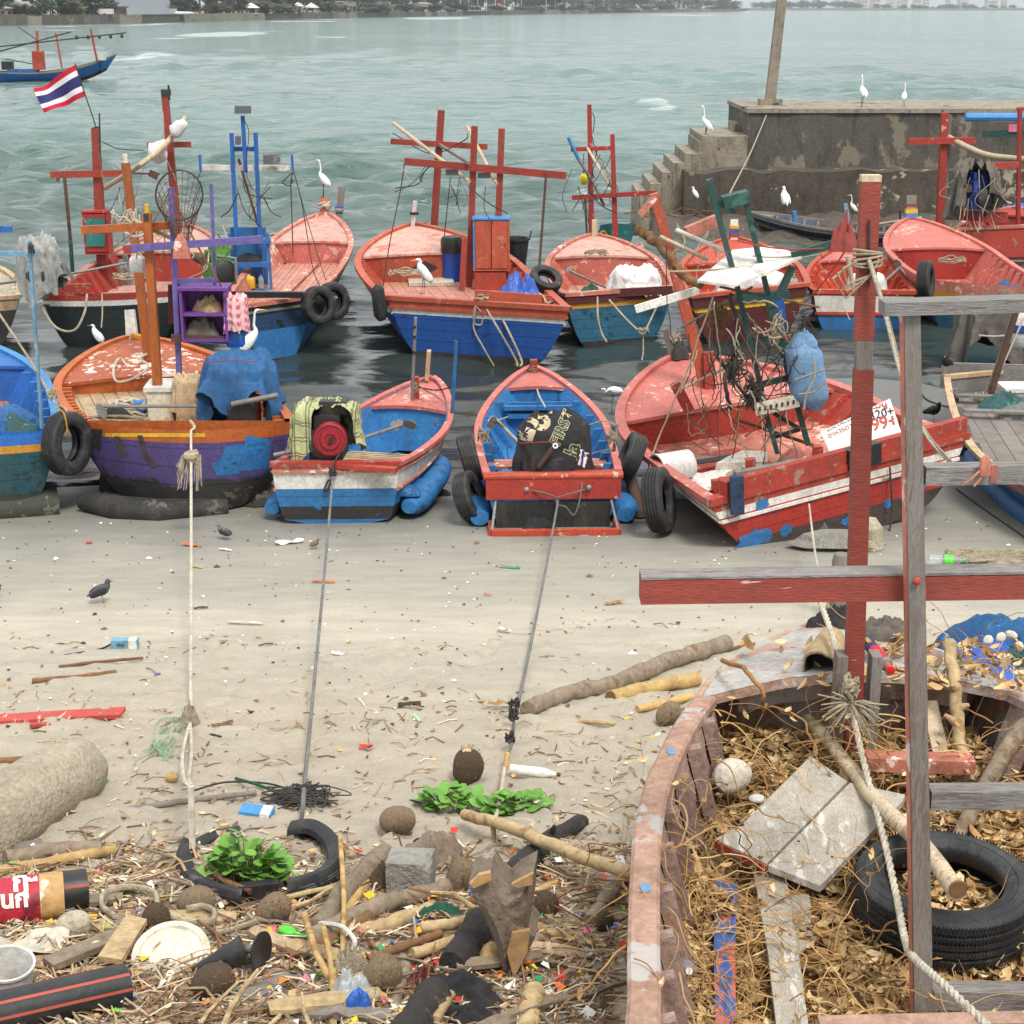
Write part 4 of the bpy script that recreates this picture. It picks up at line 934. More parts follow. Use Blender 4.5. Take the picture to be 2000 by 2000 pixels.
PG = [(-.62,.36,.02),(-.45,.42,.09),(-.2,.5,.2),(.06,.6,.25),(.22,.74,.17),(.26,.86,.11),(.3,.93,.12),(.38,.93,.07)]
def pigeon(label, base, h, yaw, body='pigeon grey',wing='pigeon wing',leg='pink leg',cat='pigeon',name='pigeon',group=None):
 return bird(name, label, cat, base, h, yaw, PG, leg, body, 'dark leg',(((0,.4),(.0,.2),.02),((0,.4),(.04,.2),.1)), wing_m=wing, beak=.13, wing=((-.16,.53),(.06,.4,.16),.42,.16), group=group, beak_r=.022)
# ================================================================== BOATS: moored row in the water
mat('brick orange paint',(184,86,60), wear=(170,120,100), amt=.4, dirt=.3)
PT = lambda px, py, Y: at_y(px, py, Y)
def cabinet(bt, name, pxl, pxr, pyt, pyb, Y, depth, m, side_m=None, shelves=1, door=None, items=None, doors=2):
 """box of planks seen from its front; open with shelves, or closed by doors"""
 a = PT(pxl, pyt, Y); b = PT(pxr, pyb, Y); x0, x1, z0, z1 = a.x, b.x, b.z, a.z; t = .03; sm_ = side_m or m
 p = MB().box((x0 - t/2, Y+depth/2,(z0+z1)/2),(t, depth, z1 - z0+.002)).part(name, sm_, bt.root)
 def sub(nm, c, s, mm): MB().box(c, s).part(nm, mm, p)
 sub('side_board',(x1+t/2, Y+depth/2,(z0+z1)/2),(t, depth, z1 - z0), m); sub('top_board',((x0+x1)/2, Y+depth/2, z1+t/2+.001),(x1 - x0+3*t, depth+.03, t), sm_)
 sub('bottom_board',((x0+x1)/2, Y+depth/2, z0 - t/2 - .001),(x1 - x0+2*t, depth, t), m); sub('back_board',((x0+x1)/2, Y+depth - .01,(z0+z1)/2),(x1 - x0 - .004,.02, z1 - z0), m)
 if door:
  wd_ = (x1 - x0)/doors
  for k in range(doors): sub('door',(x0+wd_*(k+.5), Y+.004,(z0+z1)/2),(wd_ - .014,.03, z1 - z0 - .03), door)
  MB().box((x0+wd_*doors - .05, Y - .02,(z0+z1)/2),(.012,.02,.06)).part('handle','dark metal',p)
 else:
  for k in range(shelves): sub('shelf',((x0+x1)/2, Y+depth/2, z0+(z1 - z0)*(k+1)/(shelves+1)),(x1 - x0 - .004, depth - .03, t), m)
 return p, (x0, x1, z0, z1)
G2 = 'fishing boats moored in the shallows'
# ---- blue boat in the middle
def middle_blue():
 b = Boat('broad royal blue boat with brick orange rim and cross masts in the middle',(756,582),(1113,604),(806,436),.92,1.25, keel=-.22, bm=1.12, tm=.5, p1=2.2, e0=.27, e1=.9, group=G2, k=2.2)
 b.hull([(.30, 'antifouling black'),(.8, 'royal blue paint'),(.875, 'white paint'),(1, 'brick orange paint')], deck=.72, inside='brick orange paint')
 b.gunwale('brick orange paint',w=.12, h=.06); b.strake(.88, 'brick orange paint',.022, transom=True); b.strake(.795, 'white paint',.016)
 b.deck('salmon deck paint',n=12, t1=.7); b.foredeck(.66, 'pale pink deck','brick orange paint',curve_=-.1); b.ribs('brick orange paint',n=12, t0=.03, t1=.62)
 p = b.inner(.66,1); d = b.on(790,486,.95); q = MB(); c = b.mt @ V((-.12, b.L*.66+.012,.98)); sx = b.mt.to_3x3() @ V((.24,0,0)); sz = V((0,0,.12)); q.add([c - sx, c - sz, c+sx, c+sz], [(0,1,2,3)]); q.part('diamond_opening','dark opening',b)
 a, t = b.stick('mast','red mast paint',(845,489),(862,215),14, wpx2=13); Ym = a.y
 b.beam('crossbeam','red mast paint',(763,276),(952,287), Ym - .1,11)
 Yp = b.on(905,566).y;
 for (p0, p1) in (((919,566),(927,246)),((971,568),(980,251))): MB().bar(PT(p0[0] - 3, p0[1], Yp+.3), PT(*p1, Yp+.3), pxm(13, PT(*p1, Yp))).part('frame_post','red mast paint',b)
 b.beam('crossbeam','red mast paint',(790,315),(1106,343), Yp+.2,14)
 b.beam('support_pole','rusty steel',(1067,336),(1052,541), Yp+.1,5, tube=True)
 cabinet(b, 'cabinet',927,992,430,526, Yp - .1,.42, 'brick orange paint','sky blue paint',door='brick orange paint')
 MB().box(PT(958,548, Yp+.1),(.55,.4,.34)).part('cabinet_stand','red mast paint',b)
 MB().bar(PT(908,466, Yp), PT(902,570, Yp - .1),.1).part('frame_post','red mast paint',b)
 for q0, q1, lb in (((769,241),(916,354), 'a'),((912,247),(969,358), 'b')):
  P = [PT(*q0, Ym - .3).lerp(PT(*q1, Yp+.1), i/8) for i in range(9)]; MB().tube(P, .035,8).part('bamboo_boom','pale wood',b, smooth=60)
 MB().bar(PT(857,282, Ym), PT(915,318, Yp),.05).part('boom','weathered wood',b)
 for p_ in ((883,336),(946,342)): MB().box(PT(*p_, Yp+.35),(.22,.12,.1)).part('lamp_box','dull steel',b)
 cord(b, [(767,260, Ym),(840,300, Ym),(905,275, Yp),(913,262, Yp)], 2, 'dark rope','cable'); cord(b, [(880,345, Yp),(872,420, Yp),(868,460, Yp+.2)], 2, 'dark rope'); cord(b, [(897,345, Yp),(893,390, Yp),(900,418, Yp)], 1.6, 'dark rope')
 cord(b, [(790,318, Yp),(782,372, Yp),(762,470, Yp - .4),(748,560, Yp - .7)], 2.4, 'dark rope'); cord(b, [(788,330, Yp),(800,356, Yp),(788,368, Yp),(775,380, Yp)], 2, 'rope',wob=.01)
 # bow post and stub
 bp = b.wl(0, b.L - .12, b.hb); b.beam('bow_post','white paint',(806,446),(811,393), bp.y - .05,13); MB().box(PT(809,417, bp.y - .12),(.17,.04,.05)).part('paint_band','antifouling black',b)
 s0 = PT(827,456, Ym - .3); MB().box(s0+V((0,0,.08)),(.14,.14,.28)).part('bollard','red mast paint',b); cord(b, coil(s0+V((0,0,.1)),.12,.12,3,.014,3),3)
 cord(b, [(822,452, Ym - .4),(838,475, Ym - .5),(850,492, Ym - .6),(834,498, Ym - .6)], 3)
 # stern board with knot and the hatch cover
 A = b.wl(-.15,.1, b.hs+.1); MB().bar(PT(928,575, b.wl(0,0,0).y+.05), PT(1077,586, b.wl(1,0,0).y+.05),.06,.14).part('stern_board','brick orange paint',b)
 MB().box(b.on(880,555)+V((-.35,0,.04)),(.8,.55,.06), rotz(.1)).part('hatch_cover','old white plastic',b)
 # things on board
 bc = b.on(883,549); r = empty('barrel','blue plastic barrel with black lid beside the cabinet on the blue boat','barrel',bc)
 MB().lathe([(0,0),(.165,0),(.175,.04),(.175,.5),(.185,.52)], M.Translation(bc),24).part('body','barrel blue',r, smooth=42); MB().lathe([(.19,.52),(.2,.54),(.2,.74),(.17,.8),(0,.8)], M.Translation(bc),24).part('lid','black plastic',r, smooth=42)
 bc = b.on(1006,540, b.zd)+V((.0,.55,.1)); r = empty('basket','black plastic basket with handles behind the brick cabinet','basket',bc); MB().lathe([(0,0),(.2,0),(.26,.5),(.29,.5),(.29,.54),(.24,.53),(.18,.04),(0,.03)], M.Translation(bc),22).part('body','black plastic',r, smooth=35)
 for s_ in (-1,1): MB().tube([bc+V((s_*.27,-.07,.53)), bc+V((s_*.3,0,.65)), bc+V((s_*.27,.07,.53))], .015,6).part('handle','black plastic',r, smooth=42)
 p = b.st(1013,.5); heap(p, .5,.34,.62, 'tarpaulin blue','crumpled bright blue tarpaulin heaped at the stern of the blue boat','tarpaulin',2, name='tarpaulin',amp=.8, fr=4)
 heap(b.st(925,.42),.36,.26,.36, 'faded blue canvas','folded lilac blue tarpaulin beside the crumpled bright one','tarpaulin',5, name='tarpaulin',amp=.35)
 tyre('small black tyre lying on the stern rim behind the blue tarpaulin',b.on(1066,563, b.hs)+V((0,.15,.12)),(.3,-.5,.8),.27,.16, nn=28)
 fp = PT(743,590,24.35); q = MB(); q.tube([fp+V((-.02,0,.26)), fp+V((-.04,0,.2)), fp+V((0,.03,-.2)), fp+V((.02,.05,-.28))], [.06,.11,.12,.07], 12, squash=.8)
 q.thing('fender','rubber','long black rubber fender hanging at the left stern corner of the blue boat','fender',smooth=60)
 heap(b.on(848,520)+V((0,.3,0)),.3,.3,.1, 'bright red paint','rumpled dark red cloth on the pink deck of the blue boat','cloth',9, name='cloth')
 e = b.on(826,580, b.hs); egret('white egret on the stern rim of the blue boat, neck drawn in',V((e.x, e.y, b.zw(b.hs)+.05)), pxm(72, e),1.9, 'hunch')
 # stern lines
 k0 = (942,590,24.0)
 rope('pale stern line from the knot of the blue boat, left of a pair',[k0,(972,640,23.6),(1006,700,23.5),(1011,716,23.4)], 4.5, 'rope'); rope('pale stern line from the knot of the blue boat, right of a pair',[(960,586,24.1),(990,640,23.7),(1018,702,23.5),(1016,716,23.4)], 4.5, 'rope')
 cord(b, [k0,(928,600,23.9),(926,630,23.9),(940,634,23.9),(942,615,23.9),(930,598,23.9)], 4); cord(b, [(930,600,23.9),(925,640,23.9),(945,680,23.8),(965,715,23.7)], 3); cord(b, jitter(coil(PT(942,588,24.0),.11,.07,3,.02,8),.02),5)
 cord(b, [(1052,572,24.2),(1062,580,24.1),(1068,592,24.0),(1078,588,24.2)], 4)
middle_blue()
# ---- teal boat with red masts, right of the middle
def teal_boat():
 b = Boat('teal blue wooden boat with ochre stripe and thin red masts beside the jetty stairs',(1104,577),(1315,562),(1160,456),.8,1.1, keel=-.25, bm=1.16, tm=.5, e0=.25, e1=.9, group=G2)
 b.hull([(.25, 'antifouling black'),(.78, 'teal hull paint'),(.88, 'ochre paint'),(1, 'maroon hull')], deck=.6, inside='pink paint')
 b.gunwale('rust pink deck',w=.1); b.strake(.88, 'maroon hull',.02, transom=True); b.deck('pale pink deck',n=9, t1=.7); b.foredeck(.68, 'pale pink deck','pink paint',curve_=-.06); b.ribs('rust pink deck',n=11, t0=.06, t1=.62)
 a, t = b.stick('mast','bright red paint',(1156,486),(1151,204),11, wpx2=8); Y1 = a.y
 a, t = b.stick('mast','bright red paint',(1203,505),(1196,262),11, wpx2=8); Y2 = a.y
 b.beam('crossbeam','bright red paint',(1115,292),(1193,289), Y1 - .1,8); b.beam('crossbeam','bright red paint',(1117,386),(1283,376), Y2 - .1,9)
 b.beam('boom','sky blue paint',(1110,268),(1130,311), Y1 - .2,7, tube=True); b.beam('boom','dull steel',(1130,311),(1161,361), Y1 - .2,6, tube=True)
 b.beam('bamboo_boom','pale wood',(1147,289),(1190,362), Y1 - .1,6, Y1=Y2, tube=True); b.beam('bamboo_boom','weathered wood',(1161,361),(1180,402), Y2,6, tube=True)
 b.beam('plank','rust pink deck',(1139,512),(1257,480), Y2 - .9,14); b.beam('support_pole','rusty steel',(1142,380),(1146,455), Y1,4, tube=True)
 cord(b, [(1150,212, Y1),(1160,230, Y1),(1156,270, Y1),(1165,300, Y1),(1150,330, Y1)], 1.8, 'dark rope',wob=.02); cord(b, [(1160,290, Y1),(1178,320, Y1),(1190,340, Y2),(1196,375, Y2)], 3, 'rope',wob=.03)
 cord(b, [(1140,300, Y1),(1140,344, Y1)], 1.6, 'dark rope'); cord(b, [(1195,300, Y2),(1180,330, Y2),(1168,320, Y1)], 1.6, 'dark rope'); cord(b, [(1145,386, Y1),(1152,440, Y1),(1176,455, Y1)], 1.6, 'rope')
 r = empty('buoy','small yellow buoy hanging from the blue tipped boom','buoy',PT(1140,362, Y1)); MB().ell(PT(1140,350, Y1),(.09,.09,.12)).part('float_body','yellow plastic',r, smooth='all'); MB().tube([PT(1140,338, Y1), PT(1140,325, Y1)], .012,6).part('cord','dark rope',r)
 bp = b.wl(0, b.L - .1, b.hb); MB().box(bp+V((0,0,.12)),(.1,.1,.3)).part('bow_post','pale wood',b)
 # engine under a white sheet, propeller, nets
 e = b.st(1240,.42); engine(b, e+V((0,.15,.05)),0,.9, 'dark metal'); drape(e+V((0,.15,.1)),.4,.36,.62, 'white sheet','crumpled white sheet over the engine of the teal boat','sheet',seed=4, skirt=.3, lump=.16, name='sheet')
 propshaft(b, e+V((-.2,.1,.3)), PT(1108,527, e.y+.1),5,.14)
 heap(b.st(1152,.6),.38,.3,.42, 'dark green net','dark green tarpaulin bundle at the left stern of the teal boat','tarpaulin',3, name='tarpaulin',amp=.3)
 MB().bar(PT(1172,574, b.wl(0,0,0).y), PT(1313,566, b.wl(.6,0,0).y),.06,.13).part('stern_board','maroon hull',b)
 p = PT(1205,482, Y2 - .3); r = empty('signboard','teal rounded board propped between the red masts','board',p - V((0,0,.3))); q = MB(); q.prism([PT(1170,452, Y2+.3), PT(1172,440, Y2+.3), PT(1195,436, Y2+.3), PT(1228,438, Y2+.3), PT(1238,455, Y2+.3), PT(1230,482, Y2+.3), PT(1178,484, Y2+.3)], (0,.06,0)); q.part('panel','teal panel paint',r)
 q = MB(); q.prism([PT(1168,452, Y2+.26), PT(1176,446, Y2+.26), PT(1192,482, Y2+.26), PT(1178,484, Y2+.26)], (0,.02,0)); q.part('stripe','royal blue paint',r); letters('CO',.2, frame(PT(1180,464, Y2+.245), x=(.3,0,-.9), z=(0,-1,0)), 'yellow paint',r, bold=.01)
 heap(PT(1180,520, Y2 - .2),.2,.2,.5, 'dark green net','green net bundle hung against the red mast of the teal boat','net',6)
 kx = (1256,655,24.0)
 rope('left leg of the rope bridle at the stern of the teal boat',[(1190,586,25.0),(1222,622,24.4), kx], 4, 'rope'); rope('right leg of the rope bridle at the stern of the teal boat',[(1288,588,25.0),(1272,622,24.5), kx], 4, 'rope')
 cord(b, [(1167,580,25),(1168,620,24.8),(1175,650,24.7),(1185,668,24.5)], 4); rope('rope tail hanging from the bridle knot of the teal boat',[kx, (1256,690,23.8),(1250,720,23.4),(1254,738,23.2)], 2.6, 'rope'); cord(b, coil(PT(*kx),.1,.08,3,.02,2, h=.06),4)
teal_boat()
# ---- maroon boat behind the green frame
def maroon_boat():
 b = Boat('maroon wooden boat with a yellow stripe and bright orange deck, behind the green mast frame',(1350,580),(1577,556),(1433,462),.8,1.1, keel=-.25, bm=1.12, tm=.45, e0=.28, e1=.9, group=G2)
 b.hull([(.25, 'antifouling black'),(.74, 'maroon hull'),(.82, 'yellow paint'),(1, 'maroon hull')], deck=.6, inside='orange red paint'); b.gunwale('brick orange paint',w=.11); b.strake(.83, 'maroon hull',.02, transom=True)
 b.deck('orange red paint',n=9, t1=.7); b.foredeck(.6, 'orange red paint','orange red paint'); b.ribs('orange red paint',n=9, t0=.08, t1=.55)
 bp = b.wl(0, b.L - .12, b.hb); MB().bar(bp - V((0,0,.1)), bp+V((0,.1,.32)),.14,.1).part('bow_post','white paint',b)
 for k, (m_) in enumerate(('red cord','tarpaulin blue','yellow paint')): MB().box(bp+V((0,.02+.02*k, .05+.07*k)),(.17,.13,.06)).part('bow_ribbon',m_, b)
 e = b.st(1495,.9); drape(e+V((-.2,.3,.0)),.55,.45,.55, 'white sheet','pale sheet thrown over the gear in the maroon boat','sheet',seed=8, skirt=.3, lump=.12, name='sheet')
 MB().bar(PT(1440,580,25.2), PT(1540,575,25.4),.05,.14).part('stern_board','dark green paint',b)
 propshaft(b, e+V((.3,.1,.4)), PT(1552,540, e.y - .1),5,.14)
 cord(b, [(1395,590,25),(1400,640,24.6)], 3); cord(b, [(1470,640,24.4),(1485,650,24.3),(1505,645,24.3)], 4)
maroon_boat()
# ---- small blue, white and red boat
def small_tricolour():
 b = Boat('small white sterned boat, blue below and orange red inside',(1589,570),(1787,572),(1657,477),.62,.9, keel=-.18, bm=1.06, tm=.4, e0=.16, e1=.75, group=G2)
 b.hull([(.2, 'antifouling black'),(.5, 'blue paint'),(.55, 'orange red paint'),(.92, 'white paint'),(1, 'orange red paint')], deck=.42, inside='orange red paint'); b.gunwale('orange red paint',w=.09, h=.06, sternm='orange red paint'); b.strake(.55, 'orange red paint',.025, transom=True)
 b.deck('orange red paint',n=8, t1=.78); b.foredeck(.74, 'pink paint','orange red paint'); b.ribs('orange red paint',n=7, t0=.1, t1=.7)
 bp = b.wl(0, b.L - .1, b.hb); MB().bar(bp - V((0,0,.1)), bp+V((0,.05,.3)),.15,.1).part('bow_post','white paint',b); heap(bp+V((0,-.1,.0)),.16,.16,.16, 'red cord','red rope bundle wrapped round the bow post of the small tricolour boat','rope',3, name='rope_bundle',amp=.9)
 b.stick('pole','pale blue paint',(1668,500),(1651,398),7)
 e = b.st(1688,.55); engine(b, e, 0,.8, 'dark metal'); drape(e+V((.02,0,.0)),.3,.3,.6, 'white sheet','white sheet over the engine of the small tricolour boat','sheet',seed=14, skirt=.3, name='sheet')
 for p in ((1625,515),(1640,552),(1745,552)):
  MB().box(b.on(*p)+V((0,.05,.06)),(.28,.26,.12)).part('hatch_box','white paint' if p[0]==1625 else 'orange red paint',b); MB().box(b.on(*p)+V((0,.05,.124)),(.2,.18,.012)).part('hatch_lid','old white plastic' if p[0]==1625 else 'dark opening',b)
 propshaft(b, e+V((.2,0,.35)), PT(1760,520, e.y+.2),6,.14); b.beam('tiller_pipe','pale wood',(1655,500),(1672,590), e.y - .3,9, tube=True)
 cord(b, [(1640,590,26),(1650,605,25.9),(1660,625,25.8)], 2.4); cord(b, [(1752,575,26.1),(1756,620,26.0),(1764,650,25.6)], 2.4)
small_tricolour()
# ---- pink boat at the right edge
def pink_boat():
 b = Boat('pink decked boat with ochre stripe near the right edge',(1806,545),(2075,566),(1778,424),.85,1.2, keel=-.25, bm=1.02, tm=.5, e0=.26, e1=.9, group=G2, bulge=.2)
 b.hull([(.2, 'antifouling black'),(.72, 'teal hull paint'),(.84, 'ochre paint'),(1, 'rust pink deck')], deck=.58, inside='pink paint'); b.gunwale('pink paint',w=.1); b.strake(.86, 'maroon hull',.02, transom=True)
 b.deck('pink paint',n=10, t1=.7); b.foredeck(.6, 'pink paint','bright red paint',curve_=-.08); b.ribs('pink paint',n=10, t0=.08, t1=.56)
 a, t = b.stick('mast','bright red paint',(1834,466),(1845,220),14, wpx2=12); Y = a.y; MB().bar(a+V((.14,.08,0)), t+V((.14,.08,-.05)),.06,.05).part('backing_board','weathered wood',b)
 b.beam('crossbeam','bright red paint',(1775,276),(1904,274), Y - .12,12)
 q = MB(); q.tube(curve([PT(1852,268, Y), PT(1890,288, Y - .3), PT(1933,304, Y - .7), PT(2010,312, Y - 1.2)], 6),.065,10).part('bamboo_boom','pale wood',b, smooth=60)
 bp = b.wl(0, b.L - .1, b.hb); MB().bar(bp - V((0,0,.12)), bp+V((0,.15,.42)),.2,.1).part('bow_post','weathered wood',b)
 for k, m_ in enumerate(('sky blue paint','yellow paint','red cord')): MB().box(bp+V((0,.03+.04*k, .04+.09*k)),(.23,.14,.085)).part('bow_ribbon',m_, b)
 MB().box(b.on(1816,448, b.hs),(.16,.16,.34)).part('bollard','rust pink deck',b)
 propshaft(b, PT(2030,510, Y - 2.6), PT(1834,512, Y - 2.2),5,.2); rope('line from the right edge cross mast down to the pink boat fender',[(1918,330, Y - 1.4),(1870,420, Y - 1.9),(1815,500, Y - 2.4),(1806,520, Y - 2.5)], 3.4)
 tyre('black tyre hanging as fender at the left stern corner of the pink boat',PT(1808,548, b.wl(-1.2,0,0).y - .15),(1,-.45,.1),.33,.2, xdir=(0,0,1))
 heap(b.st(1955,.55),.6,.4,.42, 'blue net','blue fine mesh net heaped at the stern of the pink boat','net',4, name='fishing_net',amp=.3)
 cord(b, [(1838,470, Y),(1840,482, Y - .2),(1868,478, Y - .4),(1872,490, Y - .5),(1868,505, Y - .7),(1880,512, Y - .9),(1875,520, Y - 1)], 3.4, 'brown stick')
 for k in range(6): MB().tube([PT(1908+k*4,486+k*3, Y - 1.2), PT(1970+k*3,512+k*2, Y - 1.6)], .018,6).part('bamboo_pole','brown stick' if k % 2 else 'bamboo',b)
 b.beam('side_beam','pale blue paint',(1927,458),(2030,447), Y - 1.2,17)
 return Y
YP = pink_boat()
def right_edge_boat():
 Y = YP+1.2; b = Boat('red wooden boat with a cloth covered blue engine at the right edge',(1866,448),(2060,440),(1985,404),.85,1.1, keel=-.2, bm=1.1, e0=.4, e1=.85, group=G2)
 b.hull([(.4, 'maroon hull'),(1, 'red paint')], deck=.5, inside='red paint'); b.gunwale('rust pink deck'); b.deck('red paint',n=7, t1=.8); b.ribs('red paint',n=6); b.foredeck(.75, 'red paint')
 b.beam('stern_board','red paint',(1846,418),(1966,424), b.wl(0,.2,0).y, 20)
 Ym = b.wl(0, b.L*.25,0).y; b.beam('mast','bright red paint',(1992,213),(1988,450), Ym, 11); b.beam('crossbeam','red paint',(1890,325),(1988,322), Ym - .1,12); b.beam('crossbeam','red paint',(1985,213),(2060,209), Ym, 6)
 e = PT(1905,398, Ym - .5); engine(b, e - V((0,0,.1)),.4,1.2, 'engine blue'); drape(e+V((-.05,-.02,-.3)),.42,.42,1.08, 'grey canvas','grey brown canvas draped over the blue engine at the right edge','canvas',seed=21, skirt=.5, lump=.2, fold=.3, gap=(-2.2,-1.2), ragged=.6, name='canvas')
 b.beam('tiller_pipe','dull steel',(1848,366),(1870,372), Ym - .5,5, tube=True); b.beam('tiller_pipe','pale wood',(1930,385),(1975,398), Ym - .4,6, tube=True)
 drape(PT(1985,505, YP - .4),.3,.25,1.15, 'tarpaulin blue','blue and white printed cloth wrapped round the post at the right edge','cloth',seed=30, top=.9, skirt=.95, fold=.2, lump=.1, name='cloth'); b.beam('post','weathered wood',(1985,372),(1984,540), YP - .4,9)
 MB().tube([PT(1885,229, Ym+2), PT(2030,229, Ym+2)], .09,8).part('boom','sky blue paint',b, smooth=42); MB().tube([PT(1930,236, Ym+2), PT(2030,238, Ym+2)], .035,8).part('boom','pale wood',b, smooth=42); MB().bar(PT(1920,262, Ym+2), PT(2030,259, Ym+2),.05,.16).part('boom','dark green paint',b)
 MB().box(PT(1978,250, Ym+2),(.2,.1,.16)).part('float_box','pink cloth',b)
 cord(b, [(1917,336, Ym - .3),(1915,400, Ym - .6),(1912,450, Ym - .9)], 3); cord(b, [(1918,336, Ym - .3),(1930,400, Ym - .6),(1944,448, Ym - .9)], 2.4)
right_edge_boat()
def low_boat():
 b = Boat('long low grey boat lying broadside at the foot of the jetty',(1815,456),(1825,442),(1462,414),.42,.62, keel=-.15, bm=1.1, tm=.4, e0=.3, e1=.8, p2=2.6, group=G2)
 b.hull([(.35, 'antifouling black'),(.55, 'weathered wood'),(.85, 'dark blue hull'),(1, 'weathered wood')], deck=.25, inside='dark blue hull'); b.gunwale('grey wood along x',w=.09); b.strake(.84, 'grey wood along x',.03); b.deck('weathered wood',n=6, t1=.85); b.ribs('weathered wood',n=12, t0=.05, t1=.85)
 b.foredeck(.86, 'weathered wood'); p = b.wl(0, b.L*.5, b.zd); b.beam('pole','sky blue paint',(1552,432),(1551,412), p.y, 10, tube=True); b.beam('pole','dark metal',(1758,440),(1758,412), p.y - .3,4, tube=True); b.beam('oar','pale wood',(1700,440),(1800,425), p.y - .4,5, tube=True)
low_boat()
# ---- blue boat with the blue frame
def blue_frame_boat():
 b = Boat('dark blue boat with pink deck and a tall bright blue mast frame',(425,606),(606,581),(636,413),.85,1.2, keel=-.25, bm=1.34, tm=.55, e0=.3, e1=.9, group=G2, p1=2)
 b.hull([(.2, 'antifouling black'),(.62, 'blue paint'),(.9, 'dark blue hull'),(1, 'black plastic')], deck=.8, inside='rust pink deck'); b.gunwale('rust pink deck',w=.1); b.strake(.9, 'dull steel',.018, transom=True)
 b.deck('salmon deck paint',n=14, t1=.72); b.foredeck(.68, 'pale pink deck','pink paint',curve_=-.12); b.ribs('rust pink deck',n=11, t0=.05, t1=.62, sides=(1,))
 bp = b.wl(0, b.L - .2, b.hb); MB().bar(bp - V((0,0,.1)), bp+V((0,.05,.3)),.17,.13).part('bow_post','rust pink deck',b); MB().bar(bp+V((.28,.1,-.1)), bp+V((.34,.25,.48)),.13,.08).part('bow_post','weathered wood',b)
 for k, m_ in enumerate(('green plastic','pink cloth','tarpaulin blue')): MB().box(bp+V((.29,.12,.02+.04*k)),(.17,.13,.035)).part('bow_ribbon',m_, b)
 cord(b, coil(bp+V((0,0,.05)),.15,.13,4,.02,4, h=.1),4, 'white rope'); cord(b, coil(b.on(580,462),.7,.28,2.2,.02,7),4, 'rope'); cord(b, [(620,420, bp.y - .2),(608,440, bp.y - .8),(600,462, bp.y - 1.4)], 4, 'white rope')
 F0 = b.on(470,566, b.zd); Y = F0.y
 for p0, p1, w_ in (((462,470),(452,260),11),((512,566),(499,259),11),((452,566),(447,455),8),((530,566),(522,455),8)): b.beam('frame_post','blue paint' if w_ < 10 else 'bright blue paint',p0, p1, Y+(.25 if w_ > 10 else 0), w_)
 b.beam('frame_post','bright blue paint',(480,337),(474,226), Y+.15,11); b.beam('crossbeam','bright blue paint',(455,291),(500,291), Y+.32,9); b.beam('crossbeam','white paint',(395,327),(567,329), Y+.3,10)
 for x in (390,570): b.beam('end_post','bright blue paint',(x, 302),(x+2,334), Y+.25,7)
 for x0, x1, y0, y1, nm in ((458,490,209,222, 'a'),(514,547,304,321, 'b'),(459,470,268,283, 'c')): MB().prism([PT(x0, y1, Y), PT(x1, y1, Y), PT(x1, y0, Y+.12), PT(x0, y0, Y+.12)], (0,.04,.02)).part('solar_panel' if nm != 'c' else 'lamp_box','solar panel',b)
 for y in (516,470): b.beam('shelf','bright blue paint',(447, y),(528, y), Y, 9, hpx=20)
 MB().box(PT(487,500, Y+.45),(.62,.03,1.0)).part('back_board','blue paint',b); b.beam('brace','brown stick',(466,310),(508,452), Y+.5,7); b.beam('shelf','blue paint',(447,568),(530,570), Y, 8, hpx=22)
 zs_ = PT(487,566, Y).z+.03
 jug('yellow jerry can on the bottom shelf of the blue mast frame',(PT(487,566, Y).x, Y - .02, zs_),.21,.24, 'amber plastic')
 for k, x in enumerate((465,511)): bottle('clear water bottle %s the yellow jerry can' % ('left of','right of')[k], (PT(x, 566, Y).x, Y - .02, zs_),.24,.05, 'clear plastic','blue plastic')
 heap(PT(486,511, Y+.1),.25,.15,.12, 'black cloth','dark bundle of cloth on the upper shelf of the blue frame','cloth',3, name='cloth')
 cord(b, [(393,334, Y),(386,350, Y),(392,360, Y),(378,400, Y),(374,450, Y)], 2, 'dark rope'); cord(b, [(572,335, Y),(568,360, Y),(570,420, Y),(572,500, Y - .2)], 2.4, 'dark rope'); cord(b, [(574,336, Y),(590,400, Y),(610,520, Y - .3),(625,560, Y - .4)], 2, 'dark rope'); cord(b, [(575,340, Y),(600,430, Y),(640,560, Y - .2)], 1.6, 'dark rope')
 cord(b, [(570,338, Y),(555,352, Y),(552,358, Y),(566,362, Y),(572,350, Y)], 2.4, 'dark rope'); cord(b, [(475,230, Y),(486,260, Y),(480,330, Y),(492,370, Y)], 1.6, 'dark rope')
 for c, lb in (((622,596), 'left'),((650,588), 'right')): tyre('black tyre hanging as fender on the dark blue boat, %s of a pair' % lb, PT(*c, 24.6+(c[0] - 622)*.02),(.7,-.7,.15),.3,.18, xdir=(0,0,1))
 MB().bar(b.wl(-.6,.12, b.hs+.12), b.wl(b.ws - .05,.12, b.hs+.12),.09,.09).part('stern_board','black plastic',b)
 q = b.on(600,560); MB().bar(b.on(560,575)+V((0,0,.04)), b.on(618,518)+V((0,0,.04)),.12,.03).part('loose_plank','rust pink deck',b)
 e = PT(624,402, bp.y); egret('tall white egret perched on the bow post of the dark blue boat, neck raised',bp+V((0,.03,.3)), pxm(74, e)*1.0,1.3, 'up')
 e = b.on(637,488); egret('white egret standing on the pink deck of the dark blue boat',e+V((0,0,.02)), pxm(50, e),1.2, 'hunch')
 # green engine and purple gear in front
 g = PT(425,552,24.6); engine(b, g+V((0,.2,-.05)),.5,1.1, 'engine green'); MB().tube([PT(425,500,24.6), PT(460,505,24.5), PT(462,545,24.5)], .03,8).part('exhaust_pipe','dull steel',b, smooth=42)
blue_frame_boat()
